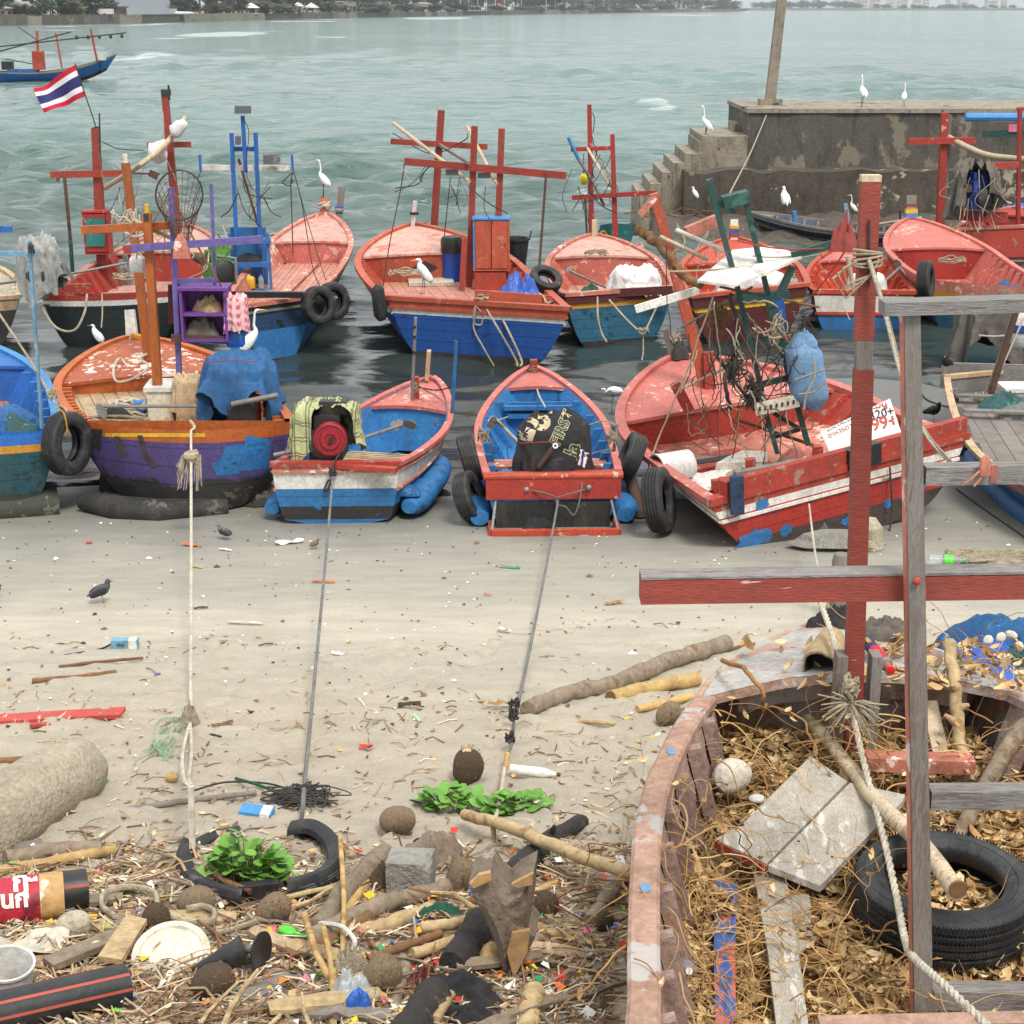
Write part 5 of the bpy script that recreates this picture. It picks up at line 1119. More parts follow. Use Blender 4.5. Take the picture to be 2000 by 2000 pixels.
# ---- dark green boat with the flag
def flag_boat():
 b = Boat('dark green boat with white stripe, red masts and the striped flag',(80,577),(352,568),(372,440),.82,1.15, keel=-.25, bm=1.1, tm=.45, e0=.24, e1=.88, group=G2, bulge=.2)
 b.hull([(.2, 'antifouling black'),(.84, 'dark green hull'),(.92, 'white paint'),(1, 'red paint')], deck=.62, inside='red paint'); b.gunwale('rust pink deck',w=.1); b.strake(.85, 'dark metal',.018, transom=True); b.deck('pale pink deck',n=10, t1=.7); b.foredeck(.66, 'pale pink deck','red paint'); b.ribs('red paint',n=9, t0=.08, t1=.6)
 a, t = b.stick('mast','red mast paint',(203,563),(186,250),20, wpx2=13); Y = a.y; MB().bar(PT(181,251, Y), PT(192,248, Y),.12,.03).part('mast_cap','dark metal',b)
 b.beam('crossbeam','red mast paint',(99,341),(256,338), Y - .1,13); b.beam('antenna','dark metal',(194,221),(197,330), Y - .05,3, tube=True)
 b.beam('support_pole','rusty steel',(126,346),(137,463), Y - .2,7, tube=True); b.beam('support_pole','dark green paint',(137,463),(143,548), Y - .2,8, tube=True)
 p, (x0, x1, z0, z1) = cabinet(b, 'cabinet',163,211,416,494, Y - .35,.3, 'bright red paint',door='bright red paint',doors=1)
 for y0, y1 in ((427,449),(457,481)): MB().prism([PT(168, y1, Y - .375), PT(205, y1, Y - .375), PT(205, y0, Y - .375), PT(168, y0, Y - .375)], (0,-.012,0)).part('door_panel','teal panel paint',p)
 bm_, bt_ = PT(348,462,27.2), PT(322,183,27.2); MB().bar(bm_, bt_, pxm(15, bm_), w2=pxm(12, bm_)).part('mast','red mast paint',b); MB().box(bt_+V((.02,0,.02)),(.14,.14,.1)).part('mast_cap','dark metal',b); MB().tube([bt_+V((.08,-.05,.14)), bt_+V((.08,-.05,-.1))], .02,6).part('mast_light','dark metal',b)
 b.beam('crossbeam','red mast paint',(288,283),(373,282),27.0,11)
 q = MB(); q.tube(curve([PT(362,230,27.0), PT(320,285,26.6), PT(262,330,26.0),(PT(206,367, Y))], 5),.045,8).part('bamboo_boom','pale wood',b, smooth=60)
 for c, s in (((348,250),.16),((307,293),.2),((315,305),.13)): MB().ell(PT(*c, 26.7),(s*.8, s*.6, s), M.Rotation(.8,3, 'Y'), noise=.25, seed=int(s*90)).part('wrapped_sheet','white sheet',b, smooth='all')
 MB().bar(PT(256,338, Y - .1), PT(312,340, Y - .1),.05,.03).part('lamp_arm','rusty steel',b); MB().box(PT(300,341, Y - .1),(.16,.06,.12), M.Rotation(.4,3, 'Y')).part('lamp_box','rusty steel',b)
 cord(b, [(198,276, Y),(230,290, Y),(280,294,26.6)], 2, 'dark rope'); cord(b, [(235,365, Y),(226,390, Y),(216,410, Y)], 1.5, 'dark rope'); cord(b, [(247,365, Y),(241,400, Y),(237,430, Y)], 1.5, 'dark rope'); cord(b, [(318,218,27.1),(320,260,27),(312,290,27)], 2, 'rope'); cord(b, [(113,345, Y - .2),(112,354, Y - .2)], 8, 'brown stick')
 b.beam('stern_board','red paint',(47,563),(178,562), b.wl(0,-.05,0).y, 16); heap(b.on(235,560)+V((0,.5,0)),.5,.35,.34, 'clear sheet','heap of translucent plastic sheeting on the dark green boat','plastic sheet',6, name='plastic_sheet',amp=.5); heap(b.on(178,560)+V((0,.4,0)),.3,.25,.3, 'clear sheet','small pile of clouded plastic sheeting left of the red mast','plastic sheet',8, name='plastic_sheet',amp=.5)
 heap(b.on(335,530)+V((0,.5,0)),.75,.5,.36, 'white sheet','pale patterned cloth over the gear in the dark green boat','cloth',12, name='cloth',amp=.2)
 e = PT(80,545,24.6); drape(e+V((0,0,-.2)),.3,.26,.82, 'silver tarp','silver grey tarpaulin draped over the stern engine of the dark green boat','tarpaulin',seed=6, skirt=.55, top=.75, lump=.18, ragged=.5, name='tarpaulin'); engine(b, e - V((0,0,.1)),0,.9, 'dark metal'); propshaft(b, e+V((.3,0,.05)), PT(250,513,25),5,.12); MB().prism([PT(118,515,24.5), PT(126,512,24.5), PT(146,545,24.5), PT(140,548,24.5)], (0,.04,0)).part('rudder_blade','dull steel',b)
 # flag on its staff
 Yf = Y - .02; r = empty('flag','red, white and blue striped flag flying from a thin staff on the red mast','flag',PT(188,250, Yf)); MB().tube([PT(190,256, Yf), PT(179,222, Yf), PT(166,184, Yf), PT(147,124, Yf)], .012,6).part('staff','dark metal',r)
 c = [PT(148,126, Yf), PT(167,188, Yf), PT(88,222, Yf), PT(68,176, Yf)]; rows = []; NR_, NC_ = 24,22
 for i in range(NR_+1):
  row = []
  for j in range(NC_+1):
   u = j/NC_; v = i/NR_; p = c[0].lerp(c[3], u).lerp(c[1].lerp(c[2], u), v); w_ = sin(u*7+v*1.5)*.07*u+sin(u*13+1 - v*2)*.025*u; row.append(p+V((.1*w_, -w_*1.6, w_*.45)))
  rows.append(row)
 for nm, a0, a1, m_ in (('red_stripe',0,4, 'flag red'),('white_stripe',4,8, 'flag white'),('blue_stripe',8,16, 'flag blue'),('white_stripe',16,20, 'flag white'),('red_stripe',20,24, 'flag red')): MB().grid(rows[a0:a1+1]).part(nm, m_, r, smooth='all')
 rope('slack pale line hanging in a loop under the stern of the dark green boat',[(80,600,24.4),(110,640,24.1),(145,645,24.0),(165,610,24.2),(170,575,24.5)], 5, 'rope'); cord(b, [(199,572,24.5),(200,610,24.3),(198,640,24.2)], 3)
 cord(b, [(218,425, Y),(238,445, Y),(262,462, Y),(280,450, Y)], 4, 'white rope'); cord(b, coil(PT(245,455, Y - .3),.22,.1,3,.015,6, h=.2),3.4, 'white rope')
flag_boat()
def edge_boat():
 b = Boat('weathered beige boat with a dark hull cut off by the left edge',(-190,596),(38,580),(-70,500),.8,1.0, keel=-.2, bm=1.05, e0=.35, group=G2); b.hull([(.25, 'antifouling black'),(.8, 'dark metal'),(1, 'bare plank deck')], deck=.55, inside='old white plastic'); b.gunwale('bare plank deck',w=.1); b.deck('bare plank deck',n=7, t1=.85); b.ribs('old white plastic',n=7, sides=(1,)); b.foredeck(.8, 'bare plank deck')
 b.beam('boom','bright blue paint',(-60,446),(23,448),25.5,12); b.beam('post','bright blue paint',(-40,440),(-40,590),25.5,12); propshaft(b, PT(60,545,24.4), PT(-40,560,24.6),5)
edge_boat()
def far_boat():
 b = Boat('long blue fishing boat with orange masts riding the waves far out at the left',(-28,140),(-30,137.6),(229,105),.75,1.9, keel=-.3, bm=1.25, tm=.5, e0=.4, e1=.9, k=3.2, rake=.9, sagz=.2)
 b.hull([(.25, 'antifouling black'),(.92, 'bright blue paint'),(1, 'weathered wood')], deck=.35, inside='weathered wood'); b.gunwale('weathered wood',w=.14, h=.08); b.deck('weathered wood',n=5, t1=.85); b.foredeck(.86, 'weathered wood'); Y = b.wl(0, b.L*.5,0).y
 for p0, p1, w_, m_ in (((76,138),(72,60),6, 'orange red paint'),((121,133),(109,64),4.5, 'brick orange paint'),((190,121),(177,56),5, 'red paint')): b.beam('mast',m_, p0, p1, Y, w_)
 for p0, p1, w_ in (((0,100),(139,62),2.6),((-10,92),(246,64),2.6),((35,52),(71,77),2)): b.beam('boom','dark metal',p0, p1, Y - 1, w_, tube=True)
 a = PT(64,100, Y); c = PT(87,136, Y); MB().box((a+c)/2,(c.x - a.x, .7, a.z - c.z)).part('cabin_box','orange red paint',b); e = PT(15,128, Y); MB().box(e, (.8,.5,.6)).part('engine','dark metal',b); b.beam('tiller_pipe','dark metal',(10,115),(65,125), Y - .5,2, tube=True); MB().box(PT(200,112, Y),(.5,.3,.4)).part('bow_box','white paint',b); MB().box(PT(45,139, Y),(2.2,.6,.3)).part('gear_pile','blue cloth',b)
 for px in range(150,240,22): MB().ell(PT(px, 70 - (px - 150)*.03+3, Y - 1),(.12,.12,.16)).part('lamp_bulb','dark metal',b)
far_boat()
def cordage():
 r2 = Rnd(31)
 for lb, px, py, Y, rx, ry in (('coil of pale rope on the pink deck of the broad blue boat',800,540,25.6,.35,.2),('coil of grey rope on the foredeck of the teal boat',1165,500,28.2,.22,.14),('coil of rope in the maroon boat',1420,545,27.2,.25,.16),('pale rope coil on the deck of the pink boat',1860,515,28.6,.3,.2),('rope coil lying on the deck of the flag boat',250,548,26.6,.3,.18)):
  c = at_y(px, py, Y); MB().tube(curve(jitter(coil(c, rx, ry, 4,.014, px, h=.05),.02, r2),2),.012,5).thing('rope_coil','rope',lb, 'rope',smooth=60)
 for x0, y0, x1, y1, Y, n, m_ in ((770,300,950,430,26.5,8, 'dark rope'),(1115,300,1200,470,28,12, 'dark rope'),(190,300,330,480,26.3,12, 'rope'),(440,320,560,470,25.6,8, 'dark rope'),(1850,330,1960,470,31,12, 'rope'),(1595,470,1690,560,28,8, 'red cord'),(240,430,440,560,18.4,12, 'rope'),(1290,430,1420,560,18,10, 'rope')):
  for k in range(n):
   a = V((r2.uniform(x0, x1), r2.uniform(y0,(y0+y1)/2), Y)); e = V((a.x+r2.gauss(0,26), a.y+r2.uniform(30,(y1 - y0)*.6), Y)); P = [at_y(a.x, a.y, Y+r2.uniform(-.2,.2)), at_y((a.x+e.x)/2+r2.gauss(0,12),(a.y+e.y)/2+8, Y+r2.uniform(-.3,.3)), at_y(e.x, e.y, Y+r2.uniform(-.2,.2))]
   MB().tube(curve(P, 5), r2.uniform(.005,.011),4).thing('hanging_line',m_, 'thin loose line hanging in the rigging of a moored boat','rope',smooth=60, group='loose lines hanging in the rigging')
cordage()
# ================================================================== BOATS: the row drawn up on the sand
from mathutils.bvhtree import BVHTree
G1 = 'fishing boats drawn up at the edge of the sand'
def bvh_of(o):
 mw = MW[o.name]; return BVHTree.FromPolygons([mw @ v.co for v in o.data.vertices], [tuple(p.vertices) for p in o.data.polygons])
def print_on(target, parent, s, px, py, size, m, ang=0, bold=0, sx=1, off=.006, sub=2, name='lettering'):
 """lettering printed on a curved surface where it stands in the photograph"""
 parent = getattr(parent, 'root',parent); t = bvh_of(target); me = textmesh(s, 1.0, bold, 0); bm_ = bmesh.new(); bm_.from_mesh(me)
 bmesh.ops.triangulate(bm_, faces=bm_.faces); bmesh.ops.subdivide_edges(bm_, edges=bm_.edges, cuts=sub, use_grid_fill=True)
 c, n = cos(ang), sin(ang); inv = MW[parent.name].inverted(); bad = []
 for v in bm_.verts:
  x, y = v.co.x*size*sx, v.co.y*size; d = ray(px+x*c+y*n, py+x*n - y*c).normalized(); h = t.ray_cast(V((0,0, H)), d)
  if h[0] is None: bad.append(v)
  else: v.co = inv @ (h[0] - d*off)
 bmesh.ops.delete(bm_, geom=bad, context='VERTS'); bm_.to_mesh(me); bm_.free(); me.materials.append(MATS[m])
 o = bpy.data.objects.new(name, me); COL.objects.link(o); o.parent = parent; MW[o.name] = MW[parent.name]; return o
def patch_on(target, parent, poly, m, name='patch',off=.005, n=5):
 """flat print bounded by photo pixels a b c d, laid on the surface behind it"""
 parent = getattr(parent, 'root',parent); t = bvh_of(target); inv = MW[parent.name].inverted(); a, b, c, d = [V((*p, 0)) for p in poly]; rows = []
 for i in range(n+1):
  row = []
  for j in range(n+1):
   p = a.lerp(b, j/n).lerp(d.lerp(c, j/n), i/n); dr = ray(p.x, p.y).normalized(); h = t.ray_cast(V((0,0, H)), dr); row.append(h[0] - dr*off if h[0] else None)
  rows.append(row)
 if any(q is None for r_ in rows for q in r_): return None
 return MB().grid(rows).part(name, m, parent, smooth='all')
def plaid(name, base, line, sc_, w=.1):
 m = mat(name, base, wear=None, dirt=.15, rough=.95, bscale=120); nt = m.node_tree; L = nt.links.new; b = nt.nodes['Principled BSDF']; src = b.inputs['Base Color'].links[0].from_socket
 tc = nd(nt, 'ShaderNodeTexCoord'); sp = nd(nt, 'ShaderNodeSeparateXYZ'); L(tc.outputs['Object'], sp.inputs[0]); sb = nd(nt, 'ShaderNodeMath',operation='SUBTRACT'); L(sp.outputs['Z'], sb.inputs[0]); L(sp.outputs['Y'], sb.inputs[1]); out = src
 for s_, o2 in ((sp.outputs['X'], 0),(sb.outputs[0], .3),(sp.outputs['X'], .2),(sb.outputs[0], .5)):
  f = nd(nt, 'ShaderNodeMath',operation='MULTIPLY_ADD'); L(s_, f.inputs[0]); f.inputs[1].default_value = sc_; f.inputs[2].default_value = o2; g = nd(nt, 'ShaderNodeMath',operation='FRACT'); L(f.outputs[0], g.inputs[0]); h = nd(nt, 'ShaderNodeMath',operation='LESS_THAN'); L(g.outputs[0], h.inputs[0]); h.inputs[1].default_value = w
  k = nd(nt, 'ShaderNodeMath',operation='MULTIPLY'); L(h.outputs[0], k.inputs[0]); k.inputs[1].default_value = .75; x = nd(nt, 'ShaderNodeMixRGB'); L(k.outputs[0], x.inputs[0]); L(out, x.inputs[1]); x.inputs[2].default_value = (*lin(line),1); out = x.outputs[0]
 L(out, b.inputs['Base Color'])
plaid('plaid cloth',(190,190,140),(70,76,62),6.5,.09)
plaid('pink check cloth',(208,112,136),(236,190,186),12,.3)
def teal_left():
 b = Boat('teal hulled boat with bright blue inside and ochre stripe at the left edge',(-230,850),(112,842),(-75,660),1.0,1.15, keel=.0, bm=1.1, tm=.45, e0=.26, e1=.85, group=G1, bulge=.15)
 b.hull([(.3, 'slimy green black'),(.8, 'petrol hull paint'),(.88, 'ochre paint'),(1, 'bright blue paint')], deck=.58, inside='bright blue paint'); b.gunwale('sky blue paint',w=.1); b.strake(.89, 'bright blue paint',.02, transom=True); b.deck('rust pink deck',n=9, t1=.75); b.foredeck(.7, 'bright blue paint','bright blue paint'); b.ribs('bright blue paint',n=7, t0=.1, t1=.65, d=.14)
 b.float('slimy green black',u=.12, r=.22, off=.05, sides=(1,), t1=.5); q = MB(); q.tube([b.wl(x, -.02,.16) for x in (-1,-.3,.4, b.ws - .05)], .24,12, squash=.8); q.part('foam_float','slimy green black',b, smooth=60)
 a = b.st(80,.12, b.zd); Y = a.y; b.beam('post','pale blue paint',(82,836),(57,470), Y, 9); b.beam('crossbeam','pale blue paint',(-40,495),(72,496), Y, 10); cord(b, coil(PT(62,498, Y - .05),.03,.05,3,.01,3, h=.06),3, 'dark rope')
 tyre('worn black tyre hanging upright at the stern corner of the teal hulled boat',PT(131,866, b.wl(b.ws, 0,0).y - .1),(.93,-.36,.05),.34,.18, xdir=(0,0,1)); cord(b, [(100,778, Y+.3),(112,790, Y+.1),(128,800, Y - .1),(132,826, Y - .2)], 4, 'rope'); cord(b, [(110,795, Y - .1),(125,808, Y - .25),(131,845, Y - .3),(120,850, Y - .3)], 3, 'ochre paint')
 rope('taut mooring line crossing from the left edge to the teal boat rim',[(-20,585, Y+2.4),(60,706, Y+1.2),(103,782, Y+.3)], 5, 'rope'); cord(b, coil(PT(103,782, Y+.3),.05,.06,4,.012,3, h=.06),4)
 c = b.st(15,.55); heap(c, .62,.42,.5, 'teal net','mound of green fishing net on the deck of the teal hulled boat','net',4, name='fishing_net',amp=.2, fr=6); heap(c+V((-.1,-.02,.36)),.42,.3,.2, 'blue cloth','blue cloth on top of the green net mound at the left edge','cloth',7, name='cloth',amp=.6)
teal_left()
def purple_boat():
 b = Boat('purple sterned wooden boat with orange inside and two orange masts',(155,822),(572,822),(256,655),1.0,1.12, keel=.0, bm=1.1, tm=.42, p1=2.4, e0=.22, e1=.85, group=G1, bulge=.42)
 H_ = b.hull([(.34, 'antifouling black'),(.86, 'purple paint'),(1, 'orange paint')], deck=.8, inside='orange paint'); b.gunwale('orange paint',w=.1, h=.05); b.strake(.87, 'yellow paint',.03, transom=False); b.deck('bare plank deck',n=14, t1=.62); b.foredeck(.56, 'orange cracked deck','orange paint',curve_=-.1); b.ribs('orange paint',n=12, t0=.04, t1=.52, d=.12)
 b.float('antifouling black',u=.1, r=.17, off=.08, t0=0, t1=.6, sides=(-1,)); q = MB(); q.tube([b.wl(-b.ws - .04,.12,.2), b.wl(-b.ws*.75,-.24,.17), b.wl(-.4,-.46,.15), b.wl(.3,-.48,.14)], [.12,.17,.18,.12], 12, squash=.85); q.part('foam_float','antifouling black',b, smooth=60)
 MB().ell(b.wl(.7,-.2,.1),(.26,.2,.16), noise=.3, seed=4).part('skeg_block','antifouling black',b, smooth=30)
 for poly, m_ in (([(440,872),(530,862),(526,915),(420,925)], 'blue paint'),([(480,850),(528,858),(528,880),(476,885)], 'blue paint'),([(412,905),(460,890),(470,925),(424,930)], 'blue paint'),([(268,850),(278,850),(292,898),(282,900)], 'antifouling brown'),([(282,892),(294,892),(310,912),(296,914)], 'antifouling brown'),([(222,852),(232,852),(250,890),(238,892)], 'antifouling brown'),([(165,838),(200,838),(196,880),(178,870)], 'antifouling black'),([(205,846),(400,846),(400,854),(205,853)], 'yellow paint')): patch_on(H_, b, poly, m_, 'paint_patch',n=8)
 # masts and frame
 fd = b.hs+.08; a, t = b.stick('mast','orange mast paint',(291,704),(245,318),16, z=b.hs+.04, wpx2=14); YA = a.y; b.beam('mast_top','foam',(245,321),(244,301), YA, 10, tube=True)
 a = b.st(312,1.0); YB = a.y; MB().bar(a, at_y(287,416, YB), pxm(17, a), w2=pxm(15, a)).part('mast','orange mast paint',b); b.beam('mast_top','amber plastic',(287,418),(287,399), YB, 10, tube=True); b.beam('mast_band','dark metal',(288,432),(287,416), YB, 17)
 b.beam('crossbeam','orange paint',(159,449),(337,440), YB+.15,15)
 a = b.st(354,.9); YC = a.y; MB().bar(a, at_y(334,366, YC), pxm(10, a)).part('frame_post','lilac paint',b); b.beam('frame_post','lilac paint',(421,566),(412,359), YC+.05,9); b.beam('crossbeam','lilac paint',(241,486),(513,467), YC - .1,14); b.beam('rail','lilac paint',(348,549),(420,547), YC, 9)
 b.beam('mast_band','red paint',(243,488),(255,487), YC - .11,15)
 p, bx = cabinet(b, 'cabinet',354,441,568,663, YC - .18,.34, 'purple frame paint',shelves=1); b.beam('bracket','rusty steel',(335,660),(445,664), YC - .1,14)
 MB().prism([PT(328,634, YC+.22), PT(417,620, YC+.22), PT(417,552, YC+.22), PT(328,556, YC+.22)], (0,.04,0)).part('back_board','maroon hull',b)
 heap(PT(395,664, YC+.02)+V((.0,0,.01)),.22,.12,.22, 'grey canvas','grey tarpaulin stuffed in the lower shelf of the purple cabinet','tarpaulin',3, name='tarpaulin',amp=.7); heap(PT(410,608, YC+.02),.17,.11,.14, 'pale driftwood','tan net bundle on the upper shelf of the purple cabinet','net',5, name='net',amp=.7)
 drape(PT(463,640, YC - .05),.12,.12,.35, 'pink check cloth','pink checked cloth tied over the blue jug','cloth',seed=3, top=.9, skirt=.34, fold=.12, lump=.14, name='cloth',ragged=.1); jug('blue plastic jug hanging under the pink checked cloth',PT(461,676, YC - .05),.19,.22, 'blue plastic')
 cord(b, [(443,622, YC - .2),(455,628, YC - .2),(468,652, YC - .2)], 3, 'white rope')
 jug('white plastic jug hanging from the lilac crossbeam',PT(269,531, YB+.1),.15,.2, 'white plastic',cap='white plastic'); cord(b, [(268,493, YC - .1),(266,505, YB+.1)], 3, 'white rope')
 # hoop net
 Yh = YC+.02; r = empty('hoop_net','round hoop net with brown mesh hanging from the frame posts','net',PT(349,450, Yh)); MB().tube([PT(350+46*cos(i*PI/16),381+49*sin(i*PI/16), Yh - .03) for i in range(33)], .01,6).part('hoop','dark metal',r, smooth=42)
 q = MB()
 for i in range(22):
  a_ = 2*PI*i/22; q.tube([PT(350+46*cos(a_),381+49*sin(a_), Yh - .03), PT(352+20*cos(a_),430+20*sin(a_), Yh - .1), PT(358+9*cos(a_),480+12*sin(a_), Yh - .12)], .004,3)
 for k in range(1,9): f = k/9; q.tube([PT(350+8*f+(46 - 38*f)*cos(i*PI/8),381+100*f+(49 - 38*f)*sin(i*PI/8), Yh - .03 - .09*f) for i in range(17)], .004,3)
 q.part('mesh','rusty steel',r); heap(PT(355,500, Yh - .12),.1,.08,.22, 'rust pink deck',None, None, 3, name='net_bag',parent=r)
 cord(b, [(332,372, Yh),(300,432, YB+.1),(292,450, YB+.1)], 4, 'rope'); cord(b, [(345,400, YC),(380,470, YC - .1),(440,572, YC - .1)], 4, 'brown stick'); cord(b, [(225,425, YA - .2),(232,445, YA - .2),(262,462, YB),(285,455, YB)], 4, 'white rope'); cord(b, coil(PT(245,452, YB+.3),.18,.1,4,.012,9, h=.18),3.4, 'white rope'); b.beam('bamboo_boom','pale wood',(260,430),(345,470), YB+.2,9, tube=True)
 # cooler, engine, cloth
 c = b.st(335,.95); MB().box(c+V((.04,.1,.17)),(.56,.44,.34), rotz(.05)).part('ice_box','old white plastic',b); MB().box(c+V((.04,.1,.365)),(.62,.48,.05), rotz(.05)).part('ice_box_lid','white plastic',b); MB().box(c+V((.3,-.14,.2)),(.2,.02,.22)).part('ice_box_panel','faded blue canvas',b)
 e = b.st(475,.35); engine(b, e+V((.02,.0,.02)),.1,.95, 'engine red'); drape(e+V((-.02,.02,.0)),.38,.3,.76, 'blue cloth','torn blue cloth draped over the engine of the purple boat','cloth',yaw=.08, seed=12, skirt=.55, top=.78, lump=.16, fold=.2, ragged=.75, lift=(-1.25,.45,.75), name='cloth',nf=7)
 b.beam('exhaust_pipe','dull steel',(453,790),(543,772), e.y - .35,12, tube=True); propshaft(b, e+V((-.2,-.1,.25)), PT(198,794, e.y - .1),7,.19); drape(e+V((-.62,.15,-.02)),.16,.14,.55, 'bare plank deck','beige cloth hanging beside the ice box of the purple boat','cloth',seed=5, top=.8, skirt=.4, name='cloth'); cord(b, [(395,708, e.y - .3),(450,704, e.y - .4),(505,706, e.y - .3)], 2.4, 'red cord')
 # ropes and gear on deck
 c = b.st(262,1.3); cord(b, coil(c, .3,.24,6,.018,3, h=.07),5, 'white rope'); cord(b, coil(c+V((-.1,-.45,0)),.42,.16,3,.018,7),5, 'rope'); c2 = b.st(225,1.15); heap(c2,.2,.14,.12, 'black cloth','black rag beside the coiled white rope on the purple boat','cloth',2, name='rag')
 cord(b, [(258,730, YA - .4),(235,700, YA - .1),(222,720, YA - .6),(228,745, YA - .9),(262,738, YA - .8),(290,715, YA - .6),(272,700, YA - .3),(290,690, YA)], 5, 'white rope'); MB().box(b.st(284,1.35)+V((0,0,.07)),(.25,.2,.12), rotz(.2)).part('crate','bright blue paint',b)
 bp = b.wl(0, b.L - .12, b.hb); MB().bar(bp - V((0,0,.12)), bp+V((-.03,.1,.34)),.15,.1, w2=.12).part('bow_post','white paint',b); MB().box(bp+V((.12,-.02,.0)),(.26,.1,.05), M.Rotation(.3,3, 'Y')).part('bow_ribbon','ochre paint',b); s0 = b.wl(.16, b.L - .5, b.hb); MB().box(s0+V((0,0,.03)),(.13,.13,.24)).part('bollard','orange paint',b)
 # mooring rope to the beach
 k = PT(373,842, b.wl(.1,0,0).y - .5); g = gnd(372,1416); rope('pale mooring rope running from the purple boat straight up the beach',[k, g], 7, 'white rope',sagv=.05); rr = Rnd(3); q = MB(); kn = k.lerp(g, .145) - V((0,0,.02))
 for i in range(60): a_ = rr.uniform(0,6.28); q.tube([kn+V((0,0,.06)), kn+V((.09*cos(a_),.04,.05)), kn+V((.12*cos(a_) - .03,.06*sin(a_), -rr.uniform(.05,.3)))], .004,4)
 MB().ell(kn+V((0,0,.04)),(.07,.06,.08), noise=.3, seed=2); q.ell(kn+V((0,0,.04)),(.07,.06,.08), noise=.3, seed=2); q.thing('rope_knot','rope','frayed bunch of rope ends knotted on the pale mooring rope','knot')
 cord(b, [(372,822, k.y+.25),(380,834, k.y+.05),(372,842, k.y)], 6, 'pale wood')
 egret('white egret standing in the water left of the purple boat bow, head sunk',at_z(190,683,-.03), pxm(52, at_z(190,683,0)),1.4, 'hunch'); egret('tall white egret wading behind the purple boat, neck stretched up',at_z(492,722,-.05), pxm(122, at_z(492,722,0)),-1.2, 'up'); e = b.on(385,560, b.zd); egret('white egret half hidden behind the lilac frame of the purple boat',at_z(372,585,-.03), pxm(92, at_z(372,585,0)),-1.1, 'hunch')
purple_boat()
def small_blue():
 b = Boat('small blue and white boat with pink foredeck and a plaid cloth on its engine',(530,908),(779,906),(847,735),.76,.96, keel=.06, bm=1.06, tm=.45, p1=2, e0=.1, e1=.8, group=G1, p2=2)
 b.hull([(.16, 'blue paint'),(.36, 'band black blue'),(.63, 'blue hull worn'),(.9, 'white paint'),(1, 'rust pink deck')], deck=.22, inside='blue paint'); b.gunwale('pink paint',w=.08, h=.04, sternm='red paint'); b.strake(.62, 'rust pink deck',.022); b.strake(.9, 'rust pink deck',.012, transom=True)
 b.foredeck(.7, 'pink paint','sky blue paint',curve_=0); MB().bar(b.wl(-b.ws - .03,.03, b.hs - .02), b.wl(b.ws+.03,.03, b.hs - .02),.09,.05).part('transom_rail','red paint',b)
 MB().box(b.wl(0, b.L*.22,.3),(b.ws*1.9,.5,.05), b.mt.to_3x3()).part('stern_bench','sky blue paint',b)
 for k in range(11): # floor slats
  y = b.L*(.28+.022*k); w_ = b.inner(y/b.L, .4) - .02; MB().bar(b.wl(-w_, y, .36+.0), b.wl(w_, y+.03,.36),.035,.02).part('slat','bare plank deck',b)
 for x in (-.35,.35): MB().bar(b.wl(x, b.L*.26,.33), b.wl(x, b.L*.54,.33),.04,.03).part('slat_bearer','bare plank deck',b)
 e = b.st(640,.15, b.hs); engine(b, e+V((0,.15,0)),-.05,.95, 'dark metal'); cl = drape(e+V((-.02,.16,.0)),.33,.27,.56, 'plaid cloth','pale green plaid cloth thrown over the engine of the small blue boat','cloth',seed=31, skirt=.38, top=.86, lump=.1, fold=.1, ragged=.35, gap=(-1.75,-.72), name='cloth',sq=.6)
 f = PT(645,858, e.y - .13); mt = frame(f, z=(.1,-1,.12)); fl = MB().lathe([(0,-.12),(.17,-.12),(.18,-.02),(.165,.03),(.15,.035),(.145,.02),(.11,.02),(.1,.045),(.06,.045),(.055,.03),(0,.03)], mt, 28).part('flywheel_cover','engine red',b, smooth=30); MB().box(f+V((.01,-.055,0)),(.035,.02,.07), M.Rotation(.5,3, 'Y')).part('starter_slot','black plastic',b)
 b.beam('exhaust_pipe','dull steel',(535,889),(596,876), e.y - .05,9, tube=True); propshaft(b, e+V((.25,.3,.12)), PT(790,829, e.y+1.2),8,.14)
 a = b.wl(0, b.L*.78, b.hs); Yb = PT(809,745, a.y).y; MB().box(PT(811,757, a.y),(.09,.09,.26)).part('bollard','red paint',b); b.beam('post','weathered wood',(805,778),(812,620), a.y - .08,9);
 for y in (690,660,640): b.beam('tape_band','black plastic',(809, y),(810, y - 5), a.y - .09,10)
 b.beam('bow_board','bare plank deck',(834,742),(838,685), b.wl(0, b.L - .15,0).y, 24, hpx=8); cord(b, coil(PT(811,762, a.y),.06,.06,3,.01,2, h=.05),3); cord(b, [(815,755, a.y - .1),(850,762, a.y - .2),(880,757, a.y - .3),(893,756, a.y - .3)], 3, 'dark rope'); cord(b, [(824,758, a.y - .15),(860,780, a.y - .4),(873,800, a.y - .6),(868,828, a.y - .8),(850,830, a.y - .9),(855,815, a.y - .9)], 3, 'grey rope')
 b.beam('pole','blue paint',(882,832),(891,666), b.wl(0, b.L*.62,0).y, 7, tube=True)
 q = b.st(778,.75,.34); r = empty('bailer','yellow plastic bailer lying in the small blue boat','bailer',q); mt = frame(q+V((-.12,.05,.09)), z=(1,-.3,.1)); MB().lathe([(0,0),(.085,0),(.1,.2),(.125,.26),(.11,.26),(.09,.02),(0,.02)], mt, 18).part('scoop','yellow plastic',r, smooth=35); MB().tube([q+V((-.12,-.02,.14)), q+V((-.02,-.06,.2)), q+V((.06,-.04,.18))], .012,6).part('handle','yellow plastic',r, smooth=42)
 heap(b.st(778,.42,.33),.24,.14,.06, 'blue net','dark blue net on the stern bench of the small blue boat','net',3, name='fishing_net',amp=.6)
